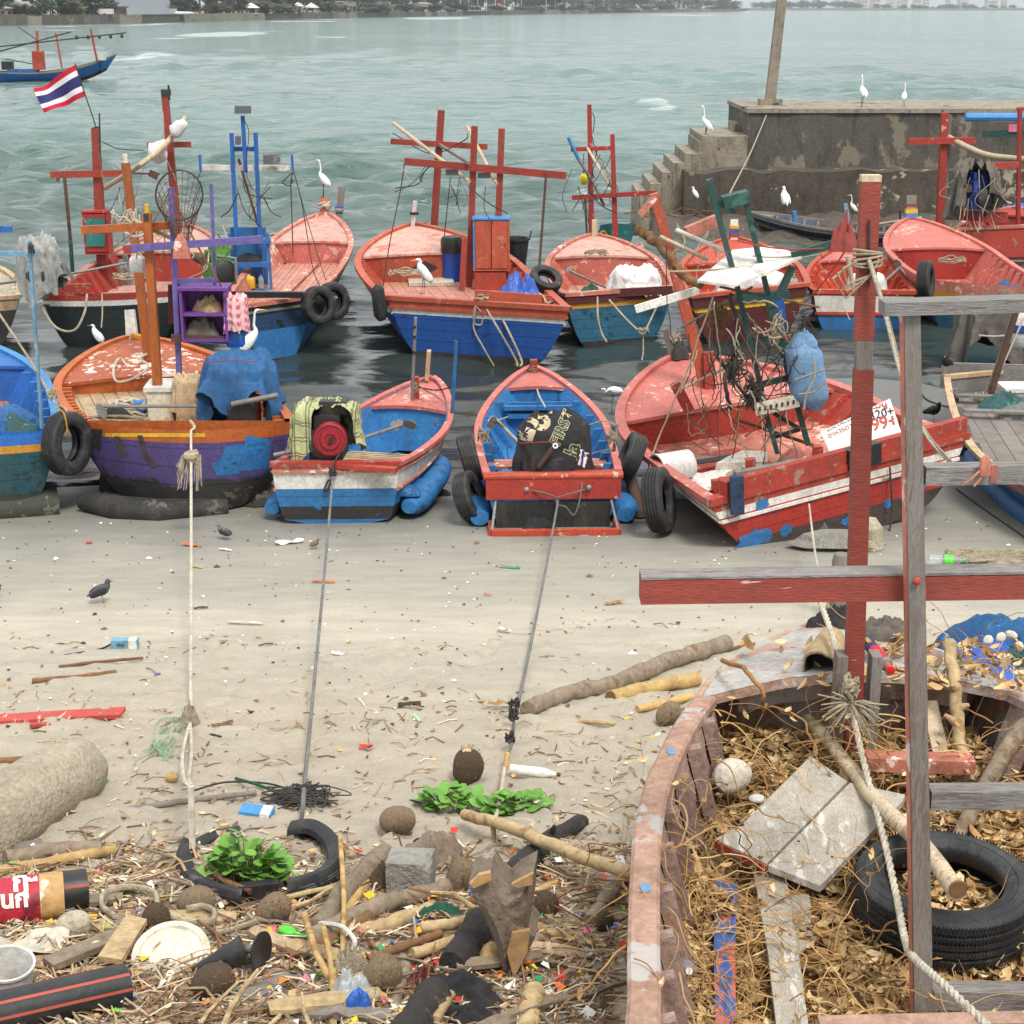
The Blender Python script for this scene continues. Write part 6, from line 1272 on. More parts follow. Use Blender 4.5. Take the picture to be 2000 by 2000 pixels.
 for sd in (1,-1): b.float('blue paint',u=.3, r=.15, t0=.03, t1=.62, off=.13, sides=(sd,))
 k = PT(650,930, b.wl(0,0,0).y - .05); g = gnd(591,1572); rope('grey mooring rope from the small blue boat down to the wrack line',[k, g], 6.5, 'grey rope',sagv=.03); cord(b, [(668,880, k.y+.1),(655,900, k.y),(650,930, k.y),(640,955, k.y),(633,960, k.y),(640,940, k.y),(652,938, k.y)], 4, 'dark rope'); q = MB(); q.tube(coil(k - V((0,0,.02)),.035,.03,4,.012,1, h=.05),.012,6); q.part('knot','dark rope',b)
small_blue()
def small_red():
 b = Boat('small blue boat with red rim, black lettered cloth and an open red stern step',(949,932),(1212,926),(1041,714),.68,.92, keel=.06, bm=1.1, tm=.45, p1=2, e0=.12, e1=.8, group=G1, p2=1.9)
 b.hull([(.2, 'antifouling black'),(.66, 'blue paint'),(1, 'bright red paint')], deck=.24, inside='blue paint'); b.gunwale('pink paint',w=.08, h=.05, sternm='bright red paint'); MB().box(b.wl(0,-.02, b.hs*.8),(b.ws*2.0,.05, b.hs*.36), b.mt.to_3x3()).part('transom_board','bright red paint',b); MB().tube([b.wl(-b.ws - .02,-.01, b.hs), b.wl(b.ws+.02,-.01, b.hs)], .045,10).part('transom_roll','orange red paint',b, smooth=42)
 MB().box(b.wl(0,-.015, b.hs*.32),(b.ws*1.7,.03, b.hs*.5), b.mt.to_3x3()).part('transom_lower','antifouling black',b)
 b.foredeck(.82, 'pink paint','blue paint',zbulk=.5); b.ribs('blue paint',n=6, t0=.15, t1=.72)
 b.deck('blue paint',n=6, t1=.72)
 for yl, z, m_ in ((.35,.48, 'rust pink deck'),(.9,.46, 'rust pink deck')):
  w_ = b.inner(yl/b.L, z);
  for k in range(3): MB().box(b.wl(0, yl+.1*k, z),(w_*2 - .02,.09,.03), b.mt.to_3x3()).part('thwart_plank',m_, b)
 for z in (.52,.62): MB().box(b.wl(0, b.L*.7, z),(b.inner(.7, z)*1.6,.06,.05), b.mt.to_3x3()).part('bow_shelf','blue paint',b)
 MB().box(b.wl(0, b.L*.72,.42),(b.inner(.72,.42)*1.9,.03,.5), b.mt.to_3x3()).part('bow_bulkhead','blue paint',b); MB().box(b.wl(0, b.L*.715,.57),(b.inner(.7,.55)*1.3,.03,.05), b.mt.to_3x3()).part('bow_slot','dark opening',b)
 bp = PT(1042,738, b.wl(0, b.L - .2,0).y); MB().box(bp+V((0,0,.1)),(.09,.09,.26)).part('bollard','red paint',b); cord(b, coil(bp+V((0,0,.06)),.06,.06,3,.01,5, h=.05),3); cord(b, [(1043,735, bp.y),(1052,770, bp.y - .8),(1065,795, bp.y - 2)], 3, 'white rope')
 # step rail behind the transom
 zz = .13; P0 = [b.wl(-b.ws*.93,-.02, zz), b.wl(-b.ws*.93,-.36, zz), b.wl(b.ws*.93,-.36, zz), b.wl(b.ws*.93,-.02, zz)]
 MB().bar(P0[1], P0[2], .06,.07).part('step_beam','orange red paint',b)
 for i, j in ((0,1),(3,2)): MB().bar(P0[i], P0[j], .055,.06).part('step_arm','red paint',b)
 for s_ in (0,3): MB().tube([P0[(1,1,1,2)[s_]]+V((.0,.03,0)), b.wl((-1 if s_==0 else 1)*b.ws*.86,-.03, b.hs*.58)], .016,8).part('step_strut','steel',b, smooth=42)
 heap(b.wl(-.18,-.2,.05),.2,.1,.16, 'black cloth','crumpled black bag inside the stern step of the small red rimmed boat','bag',8, name='bag',amp=.5, yaw=.5)
 # engine and the lettered cloth
 e = b.st(1085,.25,.42); engine(b, e+V((0,.1,.06)),.05,1.0, 'amber plastic'); c = drape(e+V((-.02,.08,.0)),.35,.28,.72, 'black cloth','black cloth with cream and green lettering over the boat engine','cloth',seed=17, skirt=.52, top=.76, lump=.13, fold=.13, ragged=.4, lift=(-1.2,.3,.5), name='cloth',nf=6, sq=.62)
 print_on(c, c, 'G',1025,838,62, 'cloth print cream',ang=.35, bold=.05); print_on(c, c, '5',1062,820,62, 'cloth print cream',ang=.25, bold=.05); print_on(c, c, 'FIRST',1098,836,30, 'cloth print cream',ang=-1.15, bold=.05, off=.004); print_on(c, c, 'FIRST',1098,836,30, 'print green',ang=-1.15, bold=.01, off=.007); print_on(c, c, 'Ja',1118,878,36, 'cloth print cream',ang=-1.2, bold=.06, off=.004); print_on(c, c, 'Ja',1118,878,36, 'print green',ang=-1.2, bold=.015, off=.007)
 for k, m_ in enumerate(('maroon hull','flag white','flag blue','flag white','maroon hull')): patch_on(c, c, [(1128+4.5*k, 874+3*k),(1137+4.5*k, 876+3*k),(1128+4.5*k, 908+2*k),(1124+4.5*k, 905+2*k)], m_, 'flag_patch',n=3)
 MB().tube([PT(1052,912, e.y - .26), PT(1083,872, e.y - .32)], .026,10).part('exhaust_pipe','rusty steel',b, smooth=42); MB().lathe([(.014,0),(.03,0),(.03,.012),(.014,.012)], frame(PT(1084,871, e.y - .33), z=(.3,-.8,.4)),14).part('pipe_end','white plastic',b); cord(b, [(1015,866, e.y - .3),(1050,864, e.y - .42),(1085,862, e.y - .42)], 2.4, 'red cord')
 propshaft(b, e+V((-.2,.3,.2)), PT(968,818, e.y+.6),8,.14, 'steel')
 b.float('blue paint',u=.28, r=.17, t0=.01, t1=.6, off=.16)
 for c_, ax, Ro, lb in (((917,895),(.97,.1,.25),.26, 'inner black tyre on the left side of the small red rimmed boat'),((918,970),(.9,-.25,.34),.27, 'outer black tyre leaning on the sand left of the small red rimmed boat'),((1232,892),(-.95,.0,.4),.26, 'black tyre on the right side of the small red rimmed boat')):
  tyre(lb, PT(*c_, b.wl(0,.55 if c_[1] < 950 else .2,0).y), ax, Ro, .17, xdir=(0,0,1))
 MB().tube([PT(1226,918,16.0), PT(1240,965,15.9), PT(1250,1012,15.8)], .065,10).thing('fender','rusty steel','brown weathered timber fender tied right of the small red rimmed boat','fender',smooth=60); cord(b, [(1205,896,16.2),(1218,905,16.1),(1226,918,16.0),(1236,925,16.0)], 5, 'white rope')
 # lashings
 a = b.wl(-b.ws, b.L*.28, b.hs+.03); cord(b, [(935,832, a.y),(950,850, a.y),(962,868, a.y),(958,885, a.y)], 3); cord(b, coil(a, .07,.06,4,.01,3, h=.1),3); b.beam('stanchion','weathered wood',(1199,880),(1205,828), b.wl(0, b.L*.25,0).y, 10); cord(b, coil(b.wl(b.ws, b.L*.22, b.hs+.05),.06,.06,5,.01,4, h=.12),3); cord(b, [(1198,876,16.3),(1170,882,16.4),(1150,888,16.4)], 2.4); cord(b, [(1205,832,16.6),(1180,822,16.8),(1150,830,16.9),(1130,836,16.9)], 3)
 k = PT(1090,978, b.wl(0,-.1,0).y); g = gnd(1004,1412); rope('grey mooring rope from the red stern step boat to the knots beside the log',[k, g], 6.5, 'grey rope',sagv=.06); cord(b, [(1028,956, k.y+.08),(1060,962, k.y),(1090,972, k.y)], 4, 'grey rope'); cord(b, [(1148,955, k.y+.08),(1120,962, k.y),(1090,972, k.y),(1088,985, k.y),(1105,990, k.y),(1120,1006, k.y),(1130,985, k.y),(1136,950, k.y+.05),(1136,930, k.y+.1)], 3, 'grey rope')
 for c_ in ((1028,956),(1150,952)): MB().lathe([(0,0),(.03,0),(.03,.02),(.012,.04),(0,.04)], frame(PT(*c_, b.wl(0,-.045,0).y), z=(0,-1,0)),10).part('eye_bolt','steel',b)
 egret('white egret bending forward in the shallows right of the red rimmed boat',at_z(1196,787,-.02), pxm(46, at_z(1196,787,0)),1.5, 'feed',beak='dark leg')
small_red()
def red_boat():
 b = Boat('large chipped red wooden boat leaning on the sand with a green mast frame',(1388,984),(1888,852),(1319,708),.7,1.0, keel=.06, zr=.95, bm=.97, tm=.42, p1=2.4, e0=.22, e1=.8, group=G1, p2=2.2)
 mat('red hull chipped',(176,52,42), seam=.19, wear=(40,92,158), amt=.36, wscale=2.2, dirt=.35, dirtcol=(110,50,44))
 b.hull([(.2, 'antifouling brown'),(.38, 'antifouling brown'),(.76, 'red hull chipped'),(.86, 'white paint'),(1, 'red paint')], deck=.44, inside='red paint'); b.gunwale('pink paint',w=.12, h=.06, sternm='red paint'); b.strake(.72, 'white paint',.015, transom=True); b.deck('rust pink deck',n=13, t1=.66); b.foredeck(.6, 'pink paint','red paint',curve_=-.1); b.ribs('red paint',n=8, t0=.1, t1=.56, d=.1)
 # chipped patches of blue primer proud on the transom
 rr = Rnd(5); w3 = b.mt.to_3x3()
 for (x, z, rx, rz) in ((-1.12,.27,.24,.13),(-.72,.29,.09,.07),(.05,.2,.12,.05),(1.0,.4,.16,.08),(.55,.27,.06,.05),(1.38,.42,.14,.06),(-.35,.16,.1,.05),(-1.0,.62,.09,.06)):
  pts = [b.wl(x+rx*cos(a*PI/9)*rr.uniform(.7,1.1),-.001+b.skew*(x+rx*cos(a*PI/9)), z+rz*sin(a*PI/9)*rr.uniform(.6,1.15)) for a in range(18)]; MB().prism(pts, w3 @ V((0,-.004,0))).part('paint_chip','blue paint',b)
 MB().bar(b.wl(-b.ws+.15,.05 - b.skew*b.ws, b.hs+.08), b.wl(b.ws, .05+b.skew*b.ws, b.hs+.1),.09,.2).part('stern_rail','red paint',b); q = b.wl(-.3,0,0);
 MB().bar(b.wl(.02,-.004, b.hs+.085), b.wl(.42,-.004+.4*b.skew, b.hs+.09),.1,.21).part('rail_cover','black plastic',b); MB().bar(b.wl(-b.ws+.26,-.03 - b.skew*b.ws, b.hs - .14), b.wl(-b.ws+.26,-.03 - b.skew*b.ws, b.hs+.24),.13,.06).part('rudder_post','dark blue hull',b)
 # engine bed
 y0 = b.wl(0,.7,0).y; MB().box(b.wl(-.35,.75,.52),(1.5,.08,.18), w3).part('engine_bed','red paint',b); MB().box(b.wl(-.35,.35,.55),(1.5,.06,.2), w3 @ M.Rotation(.2,3, 'X')).part('engine_bed','red paint',b); MB().bar(b.wl(-1.05,.3,.74), b.wl(.15,.3,.76),.07,.16).part('grey_plank','weathered wood',b)
 for x, y in ((-1.1,.45),(.2,.5),(.2,.95),(-.6,.9),(-.35,.45)): MB().bar(b.wl(x, y, .44), b.wl(x, y, .72),.1).part('bed_post','red paint',b)
 for y in (.55,.68): MB().bar(b.wl(-1.0, y, .58), b.wl(.1, y, .58),.07,.05).part('bed_plank','red paint',b)
 # mast and green frame
 a, t = b.stick('mast','brick orange paint',(1382,765),(1277,378),22, z=b.hs+.06, wpx2=17); YM = a.y; MB().bar(a+V((.02,-.1,.0)), a+V((-.02,-.1,.5)),.12,.05).part('mast_step','red paint',b); MB().bar(PT(1346,802, YM - .9), PT(1318,748, YM - .9),.12).part('bollard','red paint',b)
 YG = b.wl(0,.8,0).y+.1
 for m_, p0, p1, w_ in (('dark green paint',(1384,350),(1440,561),17),('dark green paint',(1440,560),(1487,762),16),('white paint',(1483,760),(1497,808),17),('dark green paint',(1496,806),(1518,885),14),('dark green paint',(1453,380),(1500,575),16),('dark green paint',(1500,574),(1534,700),28),('dark green paint',(1530,695),(1578,868),17),('dark green paint',(1481,752),(1545,736),12),('dark green paint',(1546,500),(1652,469),15),('white paint',(1241,604),(1366,566),15),('dark green paint',(1505,612),(1548,520),14),('rust pink deck',(1250,420),(1280,384),12)): b.beam('frame_post' if abs(p1[1] - p0[1]) > 60 else 'frame_arm',m_, p0, p1, YG, w_)
 MB().box(PT(1436,389, YG),(.26,.2,.12), M.Rotation(-.25,3, 'Y')).part('frame_cap','dark green paint',b); MB().box(PT(1410,400, YG),(.3,.06,.05), M.Rotation(.5,3, 'Y')).part('frame_cap','dark green paint',b); MB().box(PT(1526,618, YG - .06),(.09,.03,.34), M.Rotation(-.15,3, 'Y')).part('blue_board','royal blue paint',b); MB().box(PT(1527,658, YG - .06),(.18,.03,.03)).part('blue_board','brick orange paint',b)
 # tilted white panel
 q = MB(); q.prism([PT(1362,552, YG - .3), PT(1432,562, YG - .55), PT(1500,536, YG - .4), PT(1570,503, YG+.0), PT(1506,485, YG+.5), PT(1432,492, YG+.5)], (0,0,.025)); q.part('roof_panel','white paint',b); b.beam('panel_post','weathered wood',(1478,500),(1474,478), YG, 9)
 for p0, p1, w_, m_ in (((1320,449),(1412,489),9, 'white paint'),((1289,462),(1383,507),8, 'pale wood'),((1545,496),(1590,484),9, 'pale wood')): b.beam('bamboo_boom',m_, p0, p1, YG+.3, w_, tube=True)
 MB().bar(PT(1140+200,455, YG+.5), PT(1400,430, YG+.6),.08,.12).part('frame_arm','rust pink deck',b); q = MB(); q.tube(jitter(curve([PT(1245,447, YG+.2), PT(1290,480, YG), PT(1330,530, YG), PT(1368,556, YG - .2)], 8),.015),.05,8); q.part('wrapped_boom','brown stick',b, smooth=60)
 heap(PT(1647,486, YG),.14,.12,.24, 'red cord','tangle of red cord at the tip of the green frame arm','cord',4, name='cord_bundle',amp=1.0)
 R2 = Rnd(9); ends = [((1640,476),(1470,500)),((1640,480),(1440,470)),((1645,472),(1500,478)),((1640,485),(1300,530)),((1650,490),(1560,600))]
 for (p0, p1) in ends: MB().tube(sag(PT(*p0, YG), PT(*p1, YG+R2.uniform(-.3,.3)),.06),.008,5).part('stay_line',R2.choice(('red cord','rope','red cord')), b)
 for pts, w_, m_ in (([(1392,580),(1340,730),(1285,860),(1264,932)], 4, 'rope'),([(1392,595),(1408,720),(1405,800)], 3, 'rope'),([(1300,480),(1305,600),(1320,700)], 2, 'dark rope'),([(1425,575),(1440,640),(1430,700),(1415,740),(1425,800)], 9, 'dark rope'),([(1420,640),(1450,700),(1470,745),(1460,770)], 3, 'white rope'),([(1450,590),(1510,592),(1535,640),(1520,660),(1490,650),(1465,620)], 4, 'rope'),([(1492,640),(1530,690),(1580,720)], 3, 'rope'),([(1530,640),(1545,700),(1535,760),(1540,830),(1560,900)], 2.4, 'rope'),([(1527,700),(1526,780),(1525,925)], 3, 'dull steel'),([(1420,790),(1445,800),(1480,780),(1490,830),(1495,900)], 2.6, 'rope'),([(1500,800),(1495,850),(1490,930)], 2.4, 'dark rope'),([(1410,700),(1435,760),(1470,790),(1520,800)], 2.4, 'dark rope'),([(1440,620),(1438,700),(1450,760),(1470,770),(1490,830),(1512,845)], 3, 'rope')): cord(b, [(x, y, YG - .1+.15*((i*7) % 3 - 1)) for i, (x, y) in enumerate(pts)], w_, m_, wob=.012)
 for k in range(60):
  x = R2.uniform(1340,1580); y = R2.uniform(600,800); cord(b, [(x, y, YG - .1),(x+R2.uniform(-30,30), y+R2.uniform(10,60), YG+R2.uniform(-.3,.2)),(x+R2.uniform(-50,50), y+R2.uniform(40,120), YG - .1)], R2.uniform(1.6,3), R2.choice(('dark rope','rope','dark rope','brown stick')), wob=.01)
 MB().bar(PT(1475,800, YG - .15), PT(1560,782, YG - .15),.03,.13).part('slotted_bar','old white plastic',b)
 for k in range(7): MB().box(PT(1484+11*k, 799 - 2.3*k, YG - .17),(.02,.012,.04)).part('slot','dark opening',b)
 b.beam('rod','black plastic',(1510,806),(1562,838), YG, 8); b.beam('rod','black plastic',(1508,855),(1562,838), YG, 8)
 # wrapped blue bundle
 r = empty('wrapped_bundle','faded blue canvas bundle tied with cord on the green frame','bundle',PT(1580,805, YG - .1)); rows = []; R3 = Rnd(2)
 for i in range(15):
  f = i/14; c = PT(1566+20*f, 668+132*f, YG - .1); wx = pxm(38, c)*(.97 - .35*max(0,.12 - f)/.12)*(1 - .6*max(0, f - .82)/.18); rows.append([c+V((wx*abs(cos(a)) ** .6*(1 if cos(a) > 0 else -1), wx*.6*sin(a),.03*NZ((a*2, i*.5,2))))*1 for a in [2*PI*j/20 for j in range(20)]])
 q = MB(); q.grid(rows, close=True); q.f.append(tuple(range(20))); q.m.append(0); q.f.append(tuple(280+j for j in range(20))); q.m.append(0); q.part('canvas','faded blue canvas',r, smooth=50); heap(PT(1568,672, YG - .1),.15,.1,.1, 'faded blue canvas',None, None, 3, name='canvas_flap',parent=r, amp=1.)
 for pts in ([(1552,742),(1580,732),(1608,722)], [(1590,700),(1591,735),(1575,770),(1570,800)], [(1560,770),(1590,765),(1612,745)]): cord(r, [(x, y, YG - .37) for x, y in pts], 4, 'rope')
 # bucket, boards
 c = b.st(1300,1.25); r = empty('bucket','white plastic bucket lying on its side on the red boat deck','bucket',c); mt = frame(c+V((-.1,-.05,.19)), z=(.9,.45,.1)); MB().lathe([(.17,0),(.185,0),(.185,.03),(.178,.03),(.15,.4),(0,.4)], mt, 26).part('body','white plastic',r, smooth=35); MB().lathe([(.168,.005),(.145,.38),(0,.385)], mt, 26).part('inside','cut wood',r, smooth=35)
 c = b.st(1445,1.45); q = MB(); q.prism([c+V((-.3,-.2,0)), c+V((.25,-.15,0)), c+V((.3,.25,0)), c+V((.05,.3,0)), c+V((-.15,.05,0))], (.02,0,.12)); q.thing('foam_block','foam','broken white foam block on the deck of the red boat','foam block')
 c = b.st(1415,.95, b.zd+.02); s1 = sheet([c+V((-.5,.32,.01)), c+V((.42,.5,.05)), c+V((.38,-.12,.03)), c+V((-.48,-.3,.0))], 'white plastic','torn white printed board lying flat on the red boat deck','board','printed_board',amp=.02, thick=.008)
 print_on(s1, s1, '0813-',1400,868,16, 'ink',ang=-.1); print_on(s1, s1, 'MT. L77',1398,880,14, 'ink',ang=-.1); cord(b, coil(b.st(1460,.85, b.zd+.07),.2,.1,5,.01,6, h=.05),3, 'rope')
 Ys = b.wl(.6,.75,0).y; sb = sheet([PT(1602,845, Ys+.3), PT(1738,780, Ys+.55), PT(1766,862, Ys+.3), PT(1628,902, Ys - .05)], 'white plastic','white sign board with price numbers leaning in the stern of the red boat','sign','sign_board',amp=.004, thick=.012)
 print_on(sb, sb, '320+',1722,808,24, 'ink',ang=-.22, bold=.01, sub=1); print_on(sb, sb, '99+',1728,826,34, 'ink red',ang=-.22, bold=.02, sub=1); print_on(sb, sb, 'เมนู',1718,790,20, 'ink red',ang=-.22, bold=.03, sub=1); print_on(sb, sb, 'อาหารตามสั่ง',1652,836,15, 'ink red',ang=-.45, sub=1); print_on(sb, sb, 'LINE ORDER',1640,828,10, 'ink',ang=-.45, sub=1)
 for p0, p1, w_, m_ in (((1330,640),(1470,560),5, 'weathered wood'),((1405,560),(1600,600),5, 'brown stick'),((1455,700),(1330,760),6, 'pale wood'),((1500,690),(1420,590),6, 'weathered wood'),((1440,820),(1590,870),7, 'brown stick'),((1395,690),(1490,820),6, 'dark green paint')): b.beam('rig_pole',m_, p0, p1, YG+R2.uniform(-.1,.3), w_, tube=True)
 for px, py, s_, m_, lb in ((1432,720,.09, 'dark rope','dark tangle of net cord hanging on the green frame'),(1405,620,.08, 'brown stick','brown tangle of cord high on the green frame'),(1472,770,.1, 'dark rope','dark tangle of wires above the slotted white bar'),(1515,640,.07, 'rope','pale bunch of rope on the right frame post')):
  q = MB(); c = PT(px, py, YG - .12)
  for k in range(34): q.tube(curve([c+V((R2.gauss(0, s_*.5), R2.gauss(0, s_*.35), R2.gauss(0, s_*.9))) for _ in range(5)], 4), R2.uniform(.003,.007),4)
  q.thing('cord_tangle',m_, lb, 'cord',smooth=60)
 heap(b.st(1480,1.1),.3,.22,.1, 'rope','loose pale net lying on the deck of the leaning red boat','net',5, name='net',amp=.8, fr=5); heap(b.st(1560,1.3),.25,.2,.14, 'rust pink deck','faded red rag on the deck under the green frame','cloth',15, name='rag',amp=.8); MB().box(b.st(1400,1.75)+V((0,0,.03)),(.7,.5,.05), b.mt.to_3x3()).part('hatch','red paint',b); MB().box(b.st(1400,1.72)+V((0,0,.057)),(.5,.14,.012), b.mt.to_3x3()).part('hatch_gap','dark opening',b)
 # bow post, tyre, stern knots
 bp = b.wl(0, b.L - .1, b.hb); MB().bar(bp - V((0,0,.1)), bp+V((-.1,.1,.32)),.13,.1).part('bow_post','weathered wood',b); heap(bp+V((.02,-.02,.0)),.11,.1,.16, 'dark rope','dark rope wound round the bow post of the leaning red boat','rope',2, name='rope_bundle',amp=.8); cord(b, coil(bp+V((-.03,.03,.14)),.09,.08,4,.01,3, h=.08),3, 'rope')
 tyre('black tyre hanging upright at the left stern corner of the leaning red boat',PT(1287,976, b.wl(-b.ws, .5,0).y - .1),(.93,-.3,.2),.33,.19, xdir=(0,0,1)); k = b.wl(.0,-.06, b.hs - .16)
 K = PT(1583,978, k.y); q = MB(); q.tube(jitter(coil(K, .12,.08,5,.02,3, h=.16),.02),.022,7); q.tube(jitter(coil(PT(1645,960, k.y+.15),.08,.05,3,.02,6, h=.14),.015),.022,7); q.part('knot','rope',b, smooth=42); cord(b, [(1555,975, k.y),(1583,985, k.y),(1620,965, k.y+.1),(1680,950, k.y+.2),(1740,930, k.y+.3)], 7, 'rope'); heap(PT(1556,984, k.y),.05,.05,.1, 'brown stick','rusty frayed rope end at the stern of the red boat','rope',2, name='rope_end',amp=1.); cord(b, [(1632,965, k.y+.1),(1634,1000, k.y+.05),(1635,1022, k.y+.05)], 9, 'white rope')
 g = gnd(1620,1065);
 for i in range(4): cord(b, [(1588,985, k.y),(1596+4*i, 1020, k.y - .05),(1612+6*i, 1050, k.y - .1),(1640+8*i, 1068+3*i, k.y+.05)], 4, 'grey rope')
 for lbl, px, py, s, m_ in (('pale flat stone wedged under the stern of the leaning red boat',1640,1084,(.34,.2,.1), 'block concrete'),('pale block of stone on the sand right of the red mast',1695,1082,(.2,.17,.2), 'sandy crust')): MB().ell(gnd(px, py)+V((0,.25,.06)), s, n=10, k=7, noise=.25, seed=px).thing('stone',m_, lbl, 'stone',smooth=25)
 rope('black cord hanging from the stern rail of the leaning red boat',[(1738,912, k.y+.3),(1742,1000, k.y+.2),(1730,1065, k.y),(1715,1085, k.y - .1)], 4, 'dark rope')
 return YG
YG = red_boat()
def right_boat():
 b = Boat('weathered grey and blue boat with a white ice box at the right edge',(2035,718),(1846,736),(2180,1010),.62,.8, keel=.0, bm=1.25, tm=.5, p1=2, e0=.2, e1=.8, group=G1)
 b.hull([(.2, 'antifouling black'),(.68, 'blue paint'),(.84, 'rust pink deck'),(1, 'grey wood along x')], deck=.4, inside='grey wood along x'); b.gunwale('bare plank deck',w=.09, h=.04); b.deck('weathered wood',n=7, t1=.8); b.ribs('grey wood along x',n=6); MB().bar(b.wl(-b.ws, -.01, b.hs - .06), b.wl(b.ws, -.01, b.hs - .06),.05,.34).part('transom_board','grey wood along x',b)
 b.float('blue paint',u=.14, r=.16, t0=.3, t1=.85, off=.1, sides=(1,)); Y = b.wl(0,.6,0).y
 c = PT(1995,798, Y); r = empty('ice_box','white ice box standing in the grey boat at the right edge','ice box',c); MB().box(c+V((0,0,.13)),(.56,.4,.26)).part('body','white plastic',r); MB().box(c+V((0,0,.285)),(.6,.44,.05)).part('lid','white plastic',r); MB().bar(c+V((-.3,-.21,.19)), c+V((.3,-.21,.19)),.02).part('rim','old white plastic',r)
 b.beam('mast','rusty steel',(1924,805),(1990,590), Y - .1,14, tube=True); b.beam('thwart','grey wood along x',(1921,812),(2040,802), Y - .5,16)
 r = PT(1895,860, b.wl(b.ws, 1.2,0).y - .05); q = MB(); q.tube([r+V((0,0,.26)), r+V((0,-.02,.2)), r+V((.0,0,-.14)), r+V((0,0,-.2))], [.04,.11,.13,.1], 12, squash=.5); q.thing('fender','rubber','black rubber flap fender hanging from the grey boat at the right','fender',smooth=60)
 heap(b.st(1960,1.1),.34,.22,.16, 'teal net','greenish net heaped on the floor of the grey boat','net',3, name='fishing_net',amp=.7, fr=5); [MB().bar(b.wl(-b.ws*.9, y, .5), b.wl(b.ws*.9, y, .5),.12,.03).part('thwart_plank','grey wood along x',b) for y in (.9,1.7)]; cord(b, [(1980,600, Y),(1950,700, Y),(1912,795, Y)], 4, 'rope'); cord(b, [(2000,620, Y),(1960,710, Y - .1),(1914,800, Y - .1)], 4, 'white rope'); cord(b, coil(PT(1910,802, Y - .1),.06,.05,5,.01,4, h=.16),4, 'rope'); cord(b, [(1908,812, Y - .15),(1912,840, Y - .2),(1905,860, Y - .25)], 4, 'dark green net'); heap(b.st(1990,1.5),.3,.3,.12, 'clear sheet','clouded plastic sheet lying in the grey boat at the right edge','plastic sheet',4, name='plastic_sheet',amp=.5)
 # lifted engine under brown canvas, out over the water
 e = PT(1930,660,23.8); engine(b, e+V((.1,.1,-.1)),.3,1.1, 'dark metal'); drape(e+V((.05,.05,-.35)),.5,.4,.95, 'grey canvas','brown grey canvas over the raised engine at the right edge','canvas',seed=41, skirt=.75, lump=.16, fold=.22, ragged=.6, top=.8, name='canvas'); rope('pale cord tied round the brown grey canvas',[(1912,655,23.3),(1945,657,23.25),(1985,652,23.3)], 4, 'white rope'); MB().bar(e+V((.3,0,-1.2)), e+V((.3,0,-.2)),.12).part('engine_leg','rusty steel',b); c = PT(1992,640,22.8); r = empty('float_buoy','white and blue plastic float at the right edge above the ice box','buoy',c - V((0,0,.3))); MB().ell(c, (.16,.16,.34), n=16).part('body','white plastic',r, smooth='all'); MB().lathe([(.163,-.06),(.165,0),(.163,.06)], M.Translation(c),18).part('band','royal blue paint',r, smooth='all')
 bird('myna','black myna perched on the pale rim of the grey boat','bird',b.wl(b.ws - .02,.25, b.hs+.03), pxm(38, PT(1865,750, Y)),2.6, PG, 'egret beak','black plumage','egret beak',(((0,.4),(.0,.2),.02),((0,.4),(.04,.2),.1)), beak=.16, wing=((-.16,.53),(.06,.4,.14),.42,.15), beak_r=.02); g = gnd(1822,822); bird('myna','black myna standing on the sand behind the red boat rail','bird',g, pxm(38, g),-2.4, PG, 'egret beak','black plumage','egret beak',(((0,.4),(.0,.2),.02),((0,.4),(.04,.2),.1)), beak=.16, wing=((-.16,.53),(.06,.4,.14),.42,.15), beak_r=.02)
 rope('dark line lying across the wet sand toward the grey boat',[gnd(1795,762,.01), gnd(1810,780,.01), gnd(1835,790,.01), gnd(1862,797,.02)], 3, 'dark rope'); rope('dark line stretched over the sand in the right of the picture',[gnd(1868,955,.01), gnd(1930,1000,.01), gnd(2020,1062,.01)], 3.4, 'dark rope')
right_boat()
# ---- egrets of the jetty
def jetty_birds():
 for lb, px, py, h, yaw, pose, z in (('white egret on the jetty top, left of two',1683,224,62,.4, 'up',0),('white egret on the jetty top, right of two',1764,222,46,-.3, 'up',0),('tall white egret standing on a step of the jetty stairs',1379,277,70,1.5, 'up',0),('small white egret on the rocks at the foot of the jetty steps',1356,396,32,1.4, 'hunch',0),('white egret standing upright on the low boat before the jetty',1531,415,52,.3, 'hunch',0),('grey white egret showing a long neck over the low boat',1665,428,48,1.4, 'up',0)):
  Y = {224: 39.6,222: 39.6,277: 39.4,396: 37.6,415: 36.8,428: 36.6}[py]; p = at_y(px, py, Y)
  if py in (224,222): p.z = at_y(1650,219,38.97).z+.08
  egret(lb, p, pxm(h, p), yaw, pose)
 a = at_y(1497,225,39.0); rope('pale yellow line slanting from the lamp post plinth down to the green frame',[a, (1465,300,34.0),(1428,372,27.0),(1418,392, YG+.2)], 3.4, 'rope')
jetty_birds()
